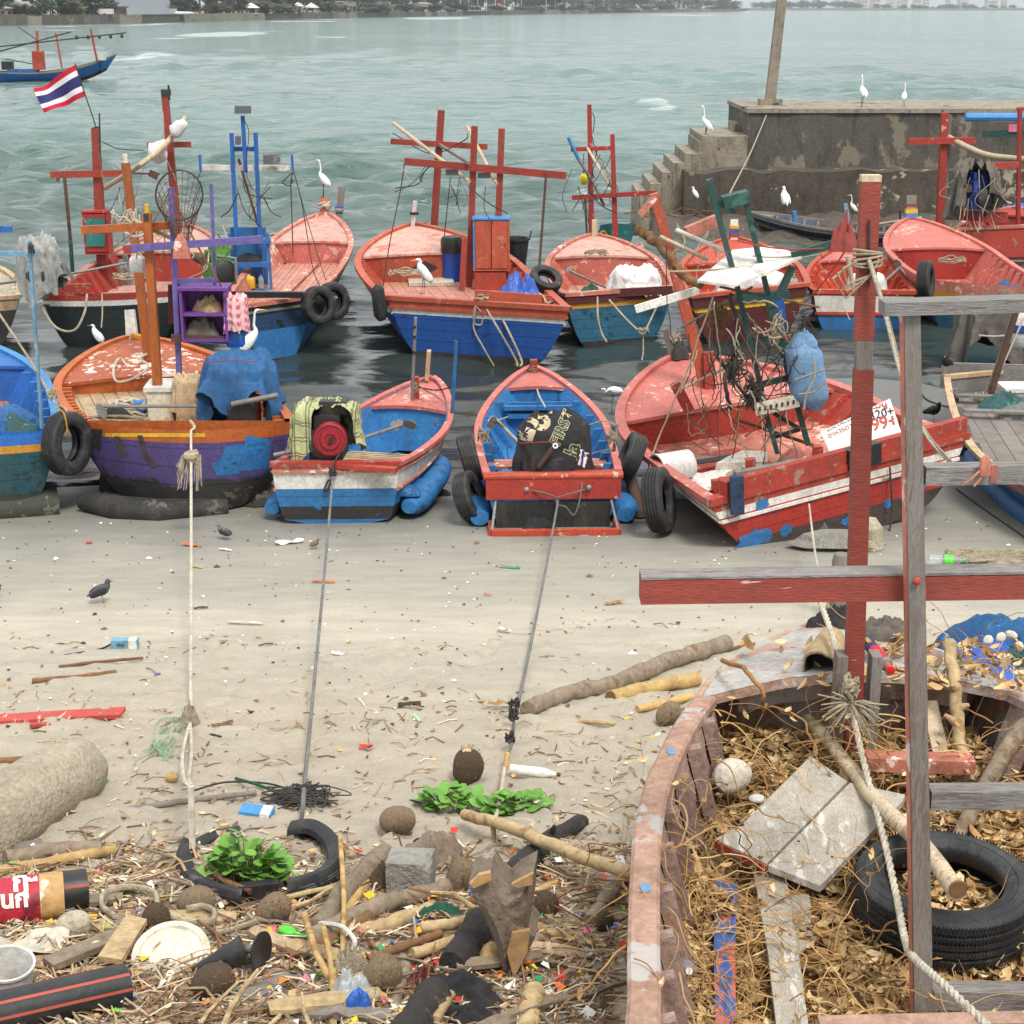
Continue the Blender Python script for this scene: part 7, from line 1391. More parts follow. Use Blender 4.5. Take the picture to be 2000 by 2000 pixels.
# ================================================================== THE DERELICT BOAT IN FRONT
mat('faded rust gunwale',(182,146,126), wear=(174,166,160), amt=.62, wscale=4, dirt=.4, dirtcol=(120,84,66), rough=.85, bump=.5)
mat('torn inner skin',(166,138,126), wear=(168,160,156), amt=.5, wscale=4, dirt=.5, dirtcol=(84,60,52), rough=.85, bump=.5)
mat('pale foredeck',(186,182,176), wear=(172,140,124), amt=.42, wscale=4, dirt=.3, dirtcol=(120,112,104), rough=.85, bump=.4)
mat('red white plank',(186,70,58), wear=(206,200,192), amt=.5, wscale=5, dirt=.2, grain=(6,1,1)); mat('blue red plank',(66,104,170), wear=(186,96,80), amt=.75, wscale=6, dirt=.3, grain=(3,1,1))
mat('dry leaf',(172,132,78), var=.35, scale=14, wear=(128,90,50), amt=.5, dirt=.1, rough=.8); mat('dry vine',(160,118,66), var=.35, dirt=.3, rough=.9)
mat('tyre rubber near',(36,37,40), wear=(96,98,100), amt=.3, wscale=3.5, dirt=.55, dirtcol=(80,80,80), rough=.62, bump=.35, bscale=60)
ZG = 2.3
def fg_side():
 m = [(1363,1365,2.27),(1338,1395,2.28),(1300,1460,2.3),(1268,1535,2.31),(1249,1620,2.32),(1241,1720,2.33),(1238,1831,2.33),(1237,1930,2.33),(1237,2060,2.34)]
 return [at_z(*p) for p in m] + [V((.36,3.2,2.34))]
LG = curve(fg_side(),5); AX0, AX1 = V((1.57,6.4,0)), V((1.56,3.2,0))
def mir(p): return V((3.13 - p.x+.02*(p.y - 6.4), p.y+.05, p.z))
RG = [mir(p) for p in LG]
BOW = at_z(1614,1206,2.1)
def lz(x, y):                 # bed of leaves in the boat
 e = abs(x - 1.57)/1.15; return 1.86+.02*(y - 5)+.16*sm(.55,1.0, e)+.07*NZ((x*2.2, y*2.2,1))+.03*NZ((x*7, y*7,4))+.03*sm(5.9,6.4, y)
def inside(x, y):
 if y > 6.8: return False
 xs = np.interp(y, [p.y for p in LG[::-1]], [p.x for p in LG[::-1]]); return xs+.16 < x < 3.1 - xs - .1
FG = empty('derelict_boat','derelict grey and rust pink boat full of dry vines, nearest on the right','boat',(1.57,5.4,1.4))
def derelict():
 for S, sg in ((LG, -1),(RG, 1)):
  rr = Rnd(3+sg); n = MB(); rows = []
  for k, p in enumerate(S):
   w_ = .085; jt = .008*NZ((p.y*3, sg, 0)); rows.append([p+V((sg*.02+jt, 0,-.035)), p+V((sg*.02+jt, 0,0)), p+V((sg*.008+jt, 0,.012)), p+V((-sg*(w_ - .012),0,.012)), p+V((-sg*w_, 0,0)), p+V((-sg*w_, 0,-.035))])
  n.grid(rows, close=True); n.part('gunwale','faded rust gunwale',FG, smooth=40)
  n = MB(); n.grid([[p+V((sg*.012,0,-.03)), p+V((sg*.0,0,-.3)), p+V((-sg*.09,0,-.62)), p+V((-sg*.3,0,-1.05))] for p in S]); n.part('hull_side','faded rust gunwale',FG, smooth=40)
  rows = []
  for i, p in enumerate(S):            # torn inner skin with a ragged lower edge
   d = .2+.13*NZ((p.y*2.1, sg, 7))+.1*abs(NZ((p.y*6.5, sg, 2)))*2;
   rows.append([p+V((-sg*(.07+.25*d*f+.02*NZ((p.y*5, f*3, sg))),0,-.02 - d*1.1*f)) for f in (0,.25,.5,.75,1)])
  MB().grid(rows).part('inner_skin','torn inner skin',FG, smooth='all')
  for k in range(5, len(S) - 3,4): p = S[k]; MB().bar(p+V((-sg*.1,0,-.03)), p+V((-sg*.24,0,-.55)),.06,.05).part('rib','torn inner skin',FG)
  for k in (11,26): p = S[k]; MB().lathe([(0,.016),(.03,.018),(.03,.012)], M.Translation(p+V((-sg*.035,0,0))) @ M.Diagonal((.6,1.0,1,1)),12).part('bolt_plate','faded blue canvas',FG)
 # bow
 a, b = LG[0], RG[0]; n = MB(); rows = []
 for i in range(13):
  f = i/12; l = a.lerp(BOW, f); r_ = b.lerp(BOW, f); bul = .14*sin(PI*f)*(1 - f*.3); l = l+V((-bul, 0,0)); r_ = r_+V((bul, 0,0))
  rows.append([l.lerp(r_, j/14)+V((0,.16*(sin(PI*j/14))*(1 - f) ** 3,.05*sin(PI*j/14)*(1 - f*.6)+.008*NZ((j*.9, i*.7,3)))) for j in range(15)])
 n.grid(rows); n.part('foredeck','pale foredeck',FG, smooth=40)
 e = [r_ for r_ in rows[0]]; n = MB(); n.grid([[p+V((0,0,-.002)) for p in e], [p+V((0,.0,-.05)) for p in e]]); n.part('deck_edge','faded rust gunwale',FG)
 n = MB(); n.grid([[p+V((0,.1,-.04)) for p in e[2:-2]], [p+V((0,.12,-.18)) for p in e[2:-2]]]); n.part('deck_beam','torn inner skin',FG); n = MB(); n.grid([[V((1.57+(p.x - 1.57)*q, 6.9, z)) for p in e] for q, z in ((.86,2.15),(.6,1.4))]); n.part('bulkhead','torn inner skin',FG)
 L_ = [r_[0] for r_ in rows]; R_ = [r_[-1] for r_ in rows]
 for S, sg in ((L_, -1),(R_, 1)): MB().grid([[p+V((0,0,-.004)), p+V((sg*.02,0,-.06)), p+V((-sg*.05,-.03,-.5)), p+V((-sg*.25,-.05,-1.0))] for p in S]).part('bow_side','faded rust gunwale',FG, smooth=40); MB().tube([p+V((0,0,-.01)) for p in S], .022,6).part('bow_rim','faded rust gunwale',FG, smooth=60)
 # hold
 P = []
 for i in range(60):
  y = 3.2+i*.064; row = []
  for j in range(60): lx = float(np.interp(y, [p.y for p in LG[::-1]], [p.x for p in LG[::-1]]))+.16; x = lx+j/59*(3.13 - 2*lx); row.append((x, y, lz(x, y) - .015))
  P.append(row)
 MB().grid(P).part('leaf_bed','dry leaf',FG, smooth='all',kind='stuff')
 # mast, posts and beams
 YM = 6.42; a = at_y(1672,1342, YM); t = at_y(1700,350, YM); t2 = at_y(1690,610, YM); MB().bar(a - V((0,0,.3)), at_y(1686,720, YM), pxm(34, a), pxm(26, a)).part('mast','brick red timber',FG); MB().bar(at_y(1686,662, YM), t, pxm(37, t), pxm(26, t)).part('mast','brick red timber',FG); MB().bar(at_y(1686,722, YM), at_y(1687,640, YM), pxm(33, t), pxm(24, t)).part('mast_splice','weathered wood',FG); MB().box(t+V((0,0,.005)),(pxm(38, t), pxm(27, t),.025)).part('mast_top','pale wood',FG)
 MB().bar(at_y(1697,560, YM - .035), at_y(1697,430, YM - .035),.008,.006).part('mast_crack','dark opening',FG)
 for s_ in (-1,1): MB().bar(a+V((s_*.075,0,-.3)), a+V((s_*.075,0,.16)),.045,.09).part('mast_step','weathered wood',FG)
 YP = 4.62; top = at_y(1779,611, YP); bot = at_y(1802,2040, YP); MB().bar(bot, top, pxm(36, bot), pxm(32, bot), w2=pxm(31, top)).part('frame_post','weathered wood',FG); MB().bar(bot+V((-pxm(19, bot),.01,0)), top+V((-pxm(16.5, top),.01,0)),.003,.05).part('post_edge_strip','rust pink deck',FG)
 def hb(nm, m_, x0, y0, x1, y1, hpx, Y, d=.07):
  p = at_y(x0, y0, Y); q = at_y(x1, y1, Y); return MB().bar(p, q, d, pxm(hpx, p)).part(nm, m_, FG)
 hb('crossbeam','brick red timber',1250,1149,2060,1138,50, YP+.085,.08); hb('crossbeam_cap','grey wood along x',1251,1122,2060,1110,5, YP+.085,.082); hb('top_rail','grey wood along x',1722,600,2060,591,26, YP, .085); hb('rail','grey wood along x',1804,926,2060,922,36, YP+.01,.06); hb('rail_end','grey wood along x',1764,927,1784,927,38, YP+.06,.05); hb('rail','grey wood along x',1814,1556,2060,1554,38, YP+.01,.07); hb('rail','grey wood along x',1818,1944,2060,1946,40, YP+.01,.07)
 c = at_y(1791,1135, YP - .035); MB().ell(c, (.013,.008,.013)).part('bolt_head','red paint',FG, smooth='all'); c = at_y(1898,925, YP - .03)
 cord(FG, [(1922,915, YP - .04),(1908,925, YP - .05),(1892,940, YP - .06),(1880,948, YP - .06)], 5, 'rust pink deck'); cord(FG, [(1925,918, YP - .04),(1915,935, YP - .05),(1902,950, YP - .06)], 5, 'rust pink deck'); heap(at_y(1923,915, YP - .04),.018,.014,.02, 'rust pink deck',None, None, 3, name='knot',parent=FG); hb('paint_mark','rust pink deck',1935,926,1948,926,35, YP - .022,.004)
 # lashings on the mast
 q = MB(); mp = at_y(1694,505, YM)
 for k in range(5): z = mp+V((0,0,.012*k - .02)); q.tube([z+V((.058*cos(a_),.045*sin(a_),.01*sin(a_+k))) for a_ in [i*PI/8 for i in range(17)]], .0055,5)
 for k in range(3): q.tube([mp+V((-.05,-.05,0)), mp+V((-.11 - .02*k, -.07,-.03 - .02*k)), mp+V((-.09,-.07,-.09 - .03*k)), mp+V((0,-.06,-.06)), mp+V((.04,-.05,0))], .005,5)
 q.part('lashing','rope',FG, smooth=60)
 hb('keel_pipe','faded rust gunwale',1600,2003,2060,1992,18,4.05,.06); MB().bar(at_y(1690,1485,6.2), at_y(1900,1492,6.2),.09,.06).part('inner_beam','rust pink deck',FG)
derelict()
def scatter(name, pieces, label, parent=None, m='litter'):
 """many small loose scraps as one object; pieces: (verts, faces, colour)"""
 vs = []; fs = []; cs = []
 for v, f, c in pieces:
  o = len(vs); vs += [tuple(p) for p in v]
  for q in f: fs.append(tuple(i+o for i in q)); cs.append(c)
 me = bpy.data.meshes.new(name)
 if parent: inv = MW[parent.name].inverted(); vs = [tuple(inv @ V(p)) for p in vs]
 me.from_pydata(vs, [], fs); at = me.attributes.new('col','FLOAT_COLOR','FACE'); at.data.foreach_set('color',np.array([(*c, 1) for c in cs], dtype=np.float32).ravel()); me.materials.append(MATS[m])
 o = bpy.data.objects.new(name, me); COL.objects.link(o); o['kind'] = 'stuff'
 if parent: o.parent = parent
 else: o['label'] = label
 return o
def leafp(p, s, rr, col, flat=.5):
 a = rr.uniform(0,6.28); d = V((cos(a), sin(a), rr.uniform(-flat, flat))).normalized(); b = d.cross(V((rr.gauss(0,.4), rr.gauss(0,.4),1))).normalized(); n = d.cross(b)*(-1); k = rr.uniform(.2,1.0); w_ = s*rr.uniform(.15,.34)
 if n.z < 0: n = -n
 e = n*(s*k*.5); c = V(p)
 return ([c - d*s*.5+e*.6, c - d*s*.15+b*w_+e*.5, c - d*s*.1, c - d*s*.15 - b*w_+e*.5, c+d*s*.25+b*w_*.8+e*.6, c+d*s*.22, c+d*s*.25 - b*w_*.8+e*.6, c+d*s*.55+e], [(0,2,1),(0,3,2),(1,2,5,4),(2,3,6,5),(4,5,7),(5,6,7)], col)
def twigp(p, q, r, col, bend=0, rr=R):
 p = V(p); q = V(q); m_ = p.lerp(q, .5)+V((rr.uniform(-bend, bend), rr.uniform(-bend, bend), rr.uniform(0, bend))); d = (q - p).normalized(); x = d.orthogonal().normalized(); y = d.cross(x); vs = []
 for c in (p, m_, q):
  for a in (0,2.1,4.2): vs.append(c+x*(r*cos(a))+y*(r*sin(a)))
 return (vs, [(0,1,4,3),(1,2,5,4),(2,0,3,5),(3,4,7,6),(4,5,8,7),(5,3,6,8)], col)
def lc(c, k=1): return tuple(x*k for x in lin(c))
LEAFC = [lc(c) for c in ((196,164,118),(184,148,100),(210,182,136),(160,126,84),(220,196,154),(172,140,98),(136,106,72),(204,172,124),(150,128,100))]
VINEC = [lc(c) for c in ((190,152,96),(168,128,78),(206,170,118),(140,104,66),(180,142,92))]
def fill_boat():
 rr = Rnd(21); P = []
 while len(P) < 13000:
  x = rr.uniform(.4,2.9); y = rr.uniform(3.3,6.8)
  if not inside(x, y): continue
  if NZ((x*1.6, y*1.6,8)) < -.42 and rr.random() < .7: continue
  P.append(leafp((x, y, lz(x, y)+rr.uniform(0,.045)), rr.uniform(.03,.075), rr, rr.choice(LEAFC),.6))
 for k in range(560):                       # on the foredeck and over the rim
  x = rr.uniform(1.1,2.5); y = rr.uniform(6.4,7.3);
  if rr.random() < .1+(x > 1.7)*.6 and (x - 1.57) ** 2 < (7.9 - y) ** 2: P.append(leafp((x, y, 2.32 - .13*(y - 6.4)+.03), rr.uniform(.04,.09), rr, rr.choice(LEAFC),.8))
 scatter('dry_leaves',P, 'dry curled brown leaves filling the derelict boat')
 bpy.context.scene.objects['dry_leaves'].parent = None
 Q = [];
 def vine(p, dirn, n, step, r, droop, up):
  pts = [V(p)]; d = V(dirn).normalized(); c = rr.choice(VINEC)
  for i in range(n):
   d = (d+V((rr.gauss(0,.33), rr.gauss(0,.33), rr.gauss(0,.22) - droop))).normalized(); q = pts[-1]+d*step
   if inside(q.x, q.y): q.z = max(q.z, lz(q.x, q.y)+.045)
   pts.append(q)
  pp = curve(pts, 2); t = MB(); t.tube(pp, [r*(1 - .65*i/len(pp)) for i in range(len(pp))], 4, cap=False); Q.append((t.v, t.f, c))
  for i in range(0, len(pts),3):
   if rr.random() < .16: P2.append(leafp(pts[i], rr.uniform(.03,.06), rr, rr.choice(LEAFC),1.2))
 P2 = []
 for k in range(1000):
  while True:
   x = rr.uniform(.5,1.5) if rr.random() < .6 else rr.uniform(.5,2.7); y = rr.uniform(3.6,6.4)
   if inside(x, y): break
  vine((x, y, lz(x, y)+.06),(rr.gauss(0,1), rr.gauss(0,1), rr.uniform(.0,.7)), rr.randint(8,16), rr.uniform(.03,.055), rr.choice((.0016,.002,.0025,.003,.0045)),.15,0)
 for k in range(70):                        # tangled over the left rim and under the foredeck
  p = rr.choice(LG[4:40]); vine(p+V((rr.uniform(.0,.3),0, rr.uniform(-.1,.05))),(rr.uniform(-.6,1), rr.gauss(0,1), rr.uniform(.0,.6)), rr.randint(8,15),.045, rr.choice((.0015,.002,.003,.0045)),.2,0)
 for k in range(80): vine((rr.uniform(1.1,2.4), rr.uniform(6.0,6.5), rr.uniform(1.9,2.25)),(rr.gauss(0,1), rr.gauss(0,.7), rr.uniform(.1,1)), rr.randint(8,16),.045, rr.choice((.0014,.002,.003,.005)),.16,0)
 for k in range(26): vine((rr.uniform(1.7,2.5), rr.uniform(6.5,7.3),2.25),(rr.gauss(0,1), rr.gauss(0,.7), rr.uniform(.5,1.2)), rr.randint(7,12),.045, rr.uniform(.002,.0045),.1,0)
 scatter('dry_vines',Q, 'tangle of dry brown vines in and over the derelict boat'); scatter('vine_leaves',P2, 'withered leaves hanging on the dry vines of the derelict boat')
 for k in range(34):                        # larger leaves that can be told apart
  while True:
   x = rr.uniform(.6,2.6); y = rr.uniform(3.9,6.3)
   if inside(x, y): break
  v, f, c = leafp((x, y, lz(x, y)+.05), rr.uniform(.09,.14), rr, None, .5); MB().add(v, f).thing('dry_leaf','dry leaf','large curled dry leaf lying on the litter in the derelict boat','leaf',smooth='all',group='large dry leaves in the derelict boat')
fill_boat()
def boat_items():
 # big tyre
 c = at_z(1843,1752,2.0); tr = tyre('big black car tyre lying flat on the leaves in the derelict boat',c+V((0,0,-.0)),(-.02,-.04,1),.335,.2, nn=56, hole=.64)
 for ch in tr.children: ch.data.materials[0] = MATS['tyre rubber near']
 mt = MW[tr.name]; q = MB()
 for k in range(150):
  a = 2*PI*k/150
  for z, dz in ((-.072,.03),(-.026,.022),(.026,.022),(.072,.03)): q.add([mt @ V((.3365*cos(a+s*.008+dzz*.25),.3365*sin(a+s*.008+dzz*.25), z+dzz)) for s in (-1,1) for dzz in (-dz*.7, dz*.7)], [(0,1,3,2)])
 q.part('tread_sipe','black plastic',tr, kind='stuff'); q = MB()
 for rad, z in ((.262,.1035),(.3,.1)): q.lathe([(rad - .004, z - .002),(rad, z+.003),(rad+.004, z - .002)], mt, 60)
 q.part('sidewall_ring','tyre rubber near',tr, smooth=42)
 P = []; rr = Rnd(3)
 for k in range(420): a = rr.uniform(0,6.28); d = .2*math.sqrt(rr.random()); p = mt @ V((d*cos(a), d*sin(a),-.07+rr.uniform(0,.05))); P.append(leafp(p, rr.uniform(.035,.07), rr, rr.choice(LEAFC),.7))
 scatter('tyre_leaves',P, 'dry leaves inside the big black tyre')
 # two-plank board
 def slab(poly, z, th, name, m, parent): P_ = [at_z(x, y, zz) for (x, y), zz in zip(poly, z)]; return MB().prism([p - V((0,0, th)) for p in P_], (0,0, th)).part(name, m, parent)
 bd = empty('plank_board','square board of two grey planks with a red painted edge','board',at_z(1560,1600,2.05)); slab([(1397,1639),(1437,1615),(1455,1613),(1452,1607),(1583,1477),(1655,1526),(1497,1687)], [2.06,2.07,2.07,2.07,2.12,2.1,2.04], .028, 'plank','grey board',bd); slab([(1501,1690),(1660,1529),(1768,1552),(1762,1566),(1707,1620),(1602,1730)], [2.04,2.1,2.08,2.08,2.06,2.02], .028, 'plank','grey board',bd)
 a, b = at_z(1396,1641,2.058), at_z(1496,1690,2.038); MB().bar(a - V((0,.004,.014)), b - V((0,.004,.014)),.006,.03).part('painted_edge','red paint',bd);
 for p in ((1490,1575),(1560,1643),(1625,1673),(1735,1563)): MB().ell(at_z(*p, 2.075),(.006,.006,.003)).part('nail_hole','dark opening',bd)
 slab([(1468,1680),(1532,1688),(1560,1860),(1585,2050),(1522,2050),(1500,1860)], [1.98,1.98,1.97,1.97,1.97,1.97], .03, 'plank','grey board',empty('loose_plank','long grey plank running from the square board to the bottom edge','plank',at_z(1520,1850,1.95)))
 slab([(1398,1720),(1440,1725),(1436,1860),(1438,2040),(1398,2040),(1394,1860)], [1.97]*6,.035, 'plank','blue red plank',empty('painted_plank','narrow plank with peeling blue and red paint at the bottom edge','plank',at_z(1415,1850,1.93))); slab([(1535,1740),(1580,1745),(1590,1830),(1560,1860)], [1.96]*4,.02, 'plank','grey board',empty('loose_plank','short pale plank half under the leaves beside the big tyre','plank',at_z(1560,1790,1.93))); slab([(1700,1650),(1790,1630),(1800,1680),(1690,1700)], [1.97]*4,.02, 'plank','red white plank',empty('painted_plank','white and red plank showing behind the big tyre','plank',at_z(1745,1665,1.93)))
 # round pole
 a, b = at_z(1576,1405,2.04), at_z(1872,1738,2.22); r = empty('round_pole','smooth pale round pole resting on the square board and the tyre','pole',a); MB().tube(jitter([a.lerp(b, i/10)+V((0,0,.015*sin(i))) for i in range(11)], .004), [.026,.03,.031,.03,.032,.033,.033,.034,.034,.034,.034], 12).part('shaft','pale wood',r, smooth=60); d = (b - a).normalized(); MB().lathe([(0,.0),(.032,.0),(.034,-.01)], frame(b+d*.002, z=d),16).part('cut_end','brown stick',r)
 # foam float
 c = at_z(1428,1516,2.07); rt = M.Rotation(.45,3, 'Z') @ M.Rotation(-.35,3, 'Y'); q = MB(); q.ell(c, (.092,.076,.074), rt, n=20, k=14, noise=.05, seed=3); f = q.thing('foam_float','foam','egg shaped cream foam float with a broken dark end','float',smooth='all'); MB().ell(c+rt @ V((-.084,-.012,-.012)),(.016,.03,.03), rt, noise=.2).part('broken_hole','dark opening',f, smooth='all')
 c = at_z(1478,1560,1.97); MB().ell(c, (.04,.03,.018)).thing('foam_piece','white plastic','small white plastic disc half under the square board','plastic',smooth='all')
 # driftwood on the right
 def branch(lbl, marks, r0, r1, m, stubs=(), z=None, cat='driftwood',name='driftwood'):
  P_ = [at_z(*p) for p in marks]; Q_ = jitter(curve(P_, 5),.006); t = empty(name, lbl, cat, P_[0]); n = len(Q_); MB().tube(Q_, [(r0+(r1 - r0)*i/n)*(1+.12*NZ((i*.7, r0*90,1))) for i in range(n)], 9).part('stem',m, t, smooth=60)
  for i, v in stubs: p = Q_[int(i*(n - 1))]; MB().tube([p, p+V(v)*.6, p+V(v)], [r1*.9, r1*.6, r1*.3], 6).part('stub',m, t, smooth=60)
  return t
 branch('pale knobbly driftwood branch right of the grey post',[(1852,1255,2.42),(1866,1350,2.3),(1872,1430,2.15),(1893,1530,2.0)], .03,.028, 'pale driftwood',((.35,(-.03,-.05,.05)),(.62,(-.07,-.03,.06)),(.5,(.05,-.02,.03)))); branch('split grey driftwood pole at the right edge',[(2000,1415,2.2),(1945,1500,2.1),(1900,1580,2.0),(1868,1650,1.95)], .042,.03, 'driftwood',((.5,(.02,-.02,.05)),)); MB().bar(at_z(1815,1370,2.2), at_z(1838,1475,2.05),.07,.012, up=(0,-.6,.8)).thing('loose_lath','pale wood','short pale slat leaning just right of the grey post','slat'); branch('thin bent twig over the left part of the boat foredeck',[(1410,1292,2.3),(1450,1305,2.42),(1488,1350,2.4),(1490,1385,2.28)], .012,.008, 'dry vine',name='twig',cat='twig')
 # bow: log end, tube, cloth, leaves
 a, b = at_z(1600,1305,2.33), at_z(1630,1240,2.32); r = empty('hollow_log','short charred hollow log lying on the bow of the derelict boat','log',a); d = (b - a).normalized(); MB().lathe([(.07,0),(.082,.0),(.085,.1),(.075,.35),(.05,.4),(0,.4)], frame(a, z=d),18, noise=.06).part('bark','pale driftwood',r, smooth=50); MB().lathe([(.072,-.004),(.06,.12),(0,.13)], frame(a, z=d),18, noise=.06).part('charred_hollow','charred wood',r, smooth=50)
 a, b = at_z(1690,1250,2.33), at_z(1735,1303,2.33); d = (b - a).normalized(); mt = frame(a, z=d); L_ = (b - a).length; r = empty('sealant_tube','blue and red sealant tube lying on the derelict boat bow','tube',mt); MB().lathe([(0,0),(.03,0),(.031, L_*.42)], n=16).part('blue_body','flag blue',r, smooth=35, local=1); MB().lathe([(.0315, L_*.42),(.031, L_*.9),(.024, L_*.93),(.0, L_*.93)], n=16).part('red_body','flag red',r, smooth=35, local=1); MB().lathe([(.032, L_*.86),(.033, L_*.9),(.03, L_*.94),(.018, L_*.95),(.017, L_*1.02),(0, L_*1.02)], n=14).part('collar','dull steel',r, smooth=35, local=1); MB().lathe([(.018, L_*1.0),(.02, L_*1.12),(0, L_*1.13)], n=12).part('nozzle','red plastic',r, smooth=35, local=1)
 letters('ดดด',.03, mt @ frame((-.012,-.03, L_*.22), x=(0,0,1), z=(-.4,-.9,0)), 'yellow paint',r, bold=.001)
 heap(at_z(1640,1222,2.15),.15,.09,.07, 'black cloth','dark grey cloth heaped at the tip of the derelict bow','cloth',5, name='cloth',amp=1.2, fr=4); heap(at_z(1735,1240,2.2),.16,.07,.06, 'grey canvas','pale grey rag on the bow right of the red mast','cloth',6, name='cloth',amp=1., fr=4)
 # ropes
 K = at_y(1660,1372,6.3); pts = [at_y(1600,1170,7.1), at_y(1625,1240,6.75), at_y(1652,1345,6.35), K, at_z(1690,1500,2.17), at_z(1722,1620,2.12), at_z(1750,1745,2.1), at_z(1768,1835,2.12), at_z(1785,1870,2.2), at_z(1840,1920,2.3), at_z(1935,2010,2.34), at_z(2010,2090,2.34)]; Q_ = curve(pts, 8); t = empty('braided_rope','thick white braided rope running from the bow past the tyre to the corner','rope',Q_[0]); rad = .0135
 for k in range(3):                          # three strands laid round each other
  S = [];
  for i in range(len(Q_)*4 - 3):
   f = i/4; j = min(int(f), len(Q_) - 2); p = Q_[j].lerp(Q_[j+1], f - j); d = (Q_[j+1] - Q_[j]).normalized(); x = d.cross(V((0,0,1))).normalized(); y = d.cross(x); a = i*.62+2*PI*k/3; S.append(p+(x*cos(a)+y*sin(a))*rad*.52)
  MB().tube(S, rad*.6,6).part('strand','white rope',t, smooth=60)
 q = MB(); rr = Rnd(8)
 for k in range(46): d = V((rr.gauss(0,1), rr.gauss(-.3,.6), rr.gauss(-.3,.8))).normalized(); q.tube([K, K+d*.06+V((0,-.02,0)), K+d*rr.uniform(.09,.17)+V((0,0,-.03))], [.006,.005,.003], 4)
 q.tube(jitter(coil(K, .035,.03,4,.01,3, h=.06),.008),.011,6); q.thing('rope_knot','rope','big frayed rope knot below the red mast of the derelict boat','knot',smooth=60)
 rope('pale rope slanting from the red mast lashing down behind the grey rail',[at_y(1697,507,6.36), at_y(1725,600,6.3), at_y(1765,750,6.2), at_y(1810,850,6.1), at_y(1864,912,6.0), at_y(1880,940,5.9)], 8, 'white rope'); rope('second strand of pale rope beside the one on the red mast',[at_y(1702,512,6.36), at_y(1735,620,6.3), at_y(1772,756,6.2), at_y(1812,846,6.1), at_y(1862,905,6.0)], 4, 'rope'); rope('white rope from the red boat stern down to the grey post stub',[(1580,985,14.6), at_y(1592,1080,13.2), at_y(1600,1117,12.4), at_y(1602,1160,9.5), at_y(1600,1172,7.1)], 6, 'white rope')
 g = gnd(1636,1205); s = empty('post_stub','short weathered grey post in the sand behind the derelict bow','post',g); h_ = at_y(1634,1082, g.y).z; MB().lathe([(.075,-.1),(.075, h_ - g.z - .06),(.06, h_ - g.z),(0, h_ - g.z+.01)], M.Translation(g),9).part('shaft','weathered wood',s, smooth=25); cord(s, coil(g+V((0,0, h_ - g.z - .28)),.08,.08,4,.01,2, h=.05),4); cord(s, [g+V((-.085,-.03, h_ - g.z - .3)), g+V((-.1,-.05, h_ - g.z - .45)), g+V((-.09,-.05, h_ - g.z - .6))], 6, 'rope',wob=.01)
 # net on blue tarpaulin
 g = gnd(1955,1330); sheet([gnd(1862,1262,.35), gnd(2040,1230,.3), gnd(2060,1390,.4), gnd(1905,1340,.42)], 'tarpaulin blue','blue striped tarpaulin under the fishing nets at the right edge','tarpaulin','tarpaulin',amp=.09, fr=2.4, n=26); heap(gnd(1960,1278,.3),.42,.3,.24, 'blue net','grey blue fishing net piled on the blue tarpaulin','net',7, name='fishing_net',amp=.3, fr=4); heap(gnd(2010,1350,.25),.3,.25,.28, 'teal net','dark green net spilling from the tarpaulin at the right edge','net',9, name='fishing_net',amp=.6, fr=6); heap(gnd(1955,1385,.05),.6,.4,.38, 'tarpaulin blue','blue tarpaulin folds hanging down beside the derelict bow','tarpaulin',12, name='tarpaulin',amp=.5)
 for px, py in ((1955,1245),(1990,1262),(1880,1262),(1930,1250),(1975,1240)): MB().ell(gnd(px, py, .62),(.045,.03,.03), rotz(px), n=10, noise=.08, seed=px).thing('net_float','foam','small cream foam float on the fishing net by the tarpaulin','float',smooth='all',group='foam floats on the piled fishing net')
 bottle('clear bottle with green label lying on the sand at the right',gnd(1812,1094,.06),.34,.055, 'clear plastic','green plastic',axis=(1,-.05,0), band='lime plastic'); heap(gnd(1935,1098),.42,.2,.07, 'rope','loose heap of frayed rope on the sand beside the clear bottle','rope',4, name='rope_heap',amp=.9, fr=7); q = MB(); rr = Rnd(5); c = gnd(1935,1098)
 for k in range(18): q.tube([c+V((rr.uniform(-.4,.4), rr.uniform(-.2,.2),.06)) for _ in range(5)], .012,5)
 q.thing('rope_tail','rope','loose strands lying over the heap of frayed rope','rope',smooth=60, loc=c); c = at_z(1332,1885,2.0); bottle('small clear bottle caught between the rim and the vines',c, .12,.03, 'clear plastic','white plastic',axis=(.1,-.9,.4)); MB().tube([at_z(1758,1598,1.98), at_z(1790,1596,1.98)], .018,10).thing('plastic_pipe','white plastic','short white pipe behind the grey post','pipe',smooth=60)
boat_items()
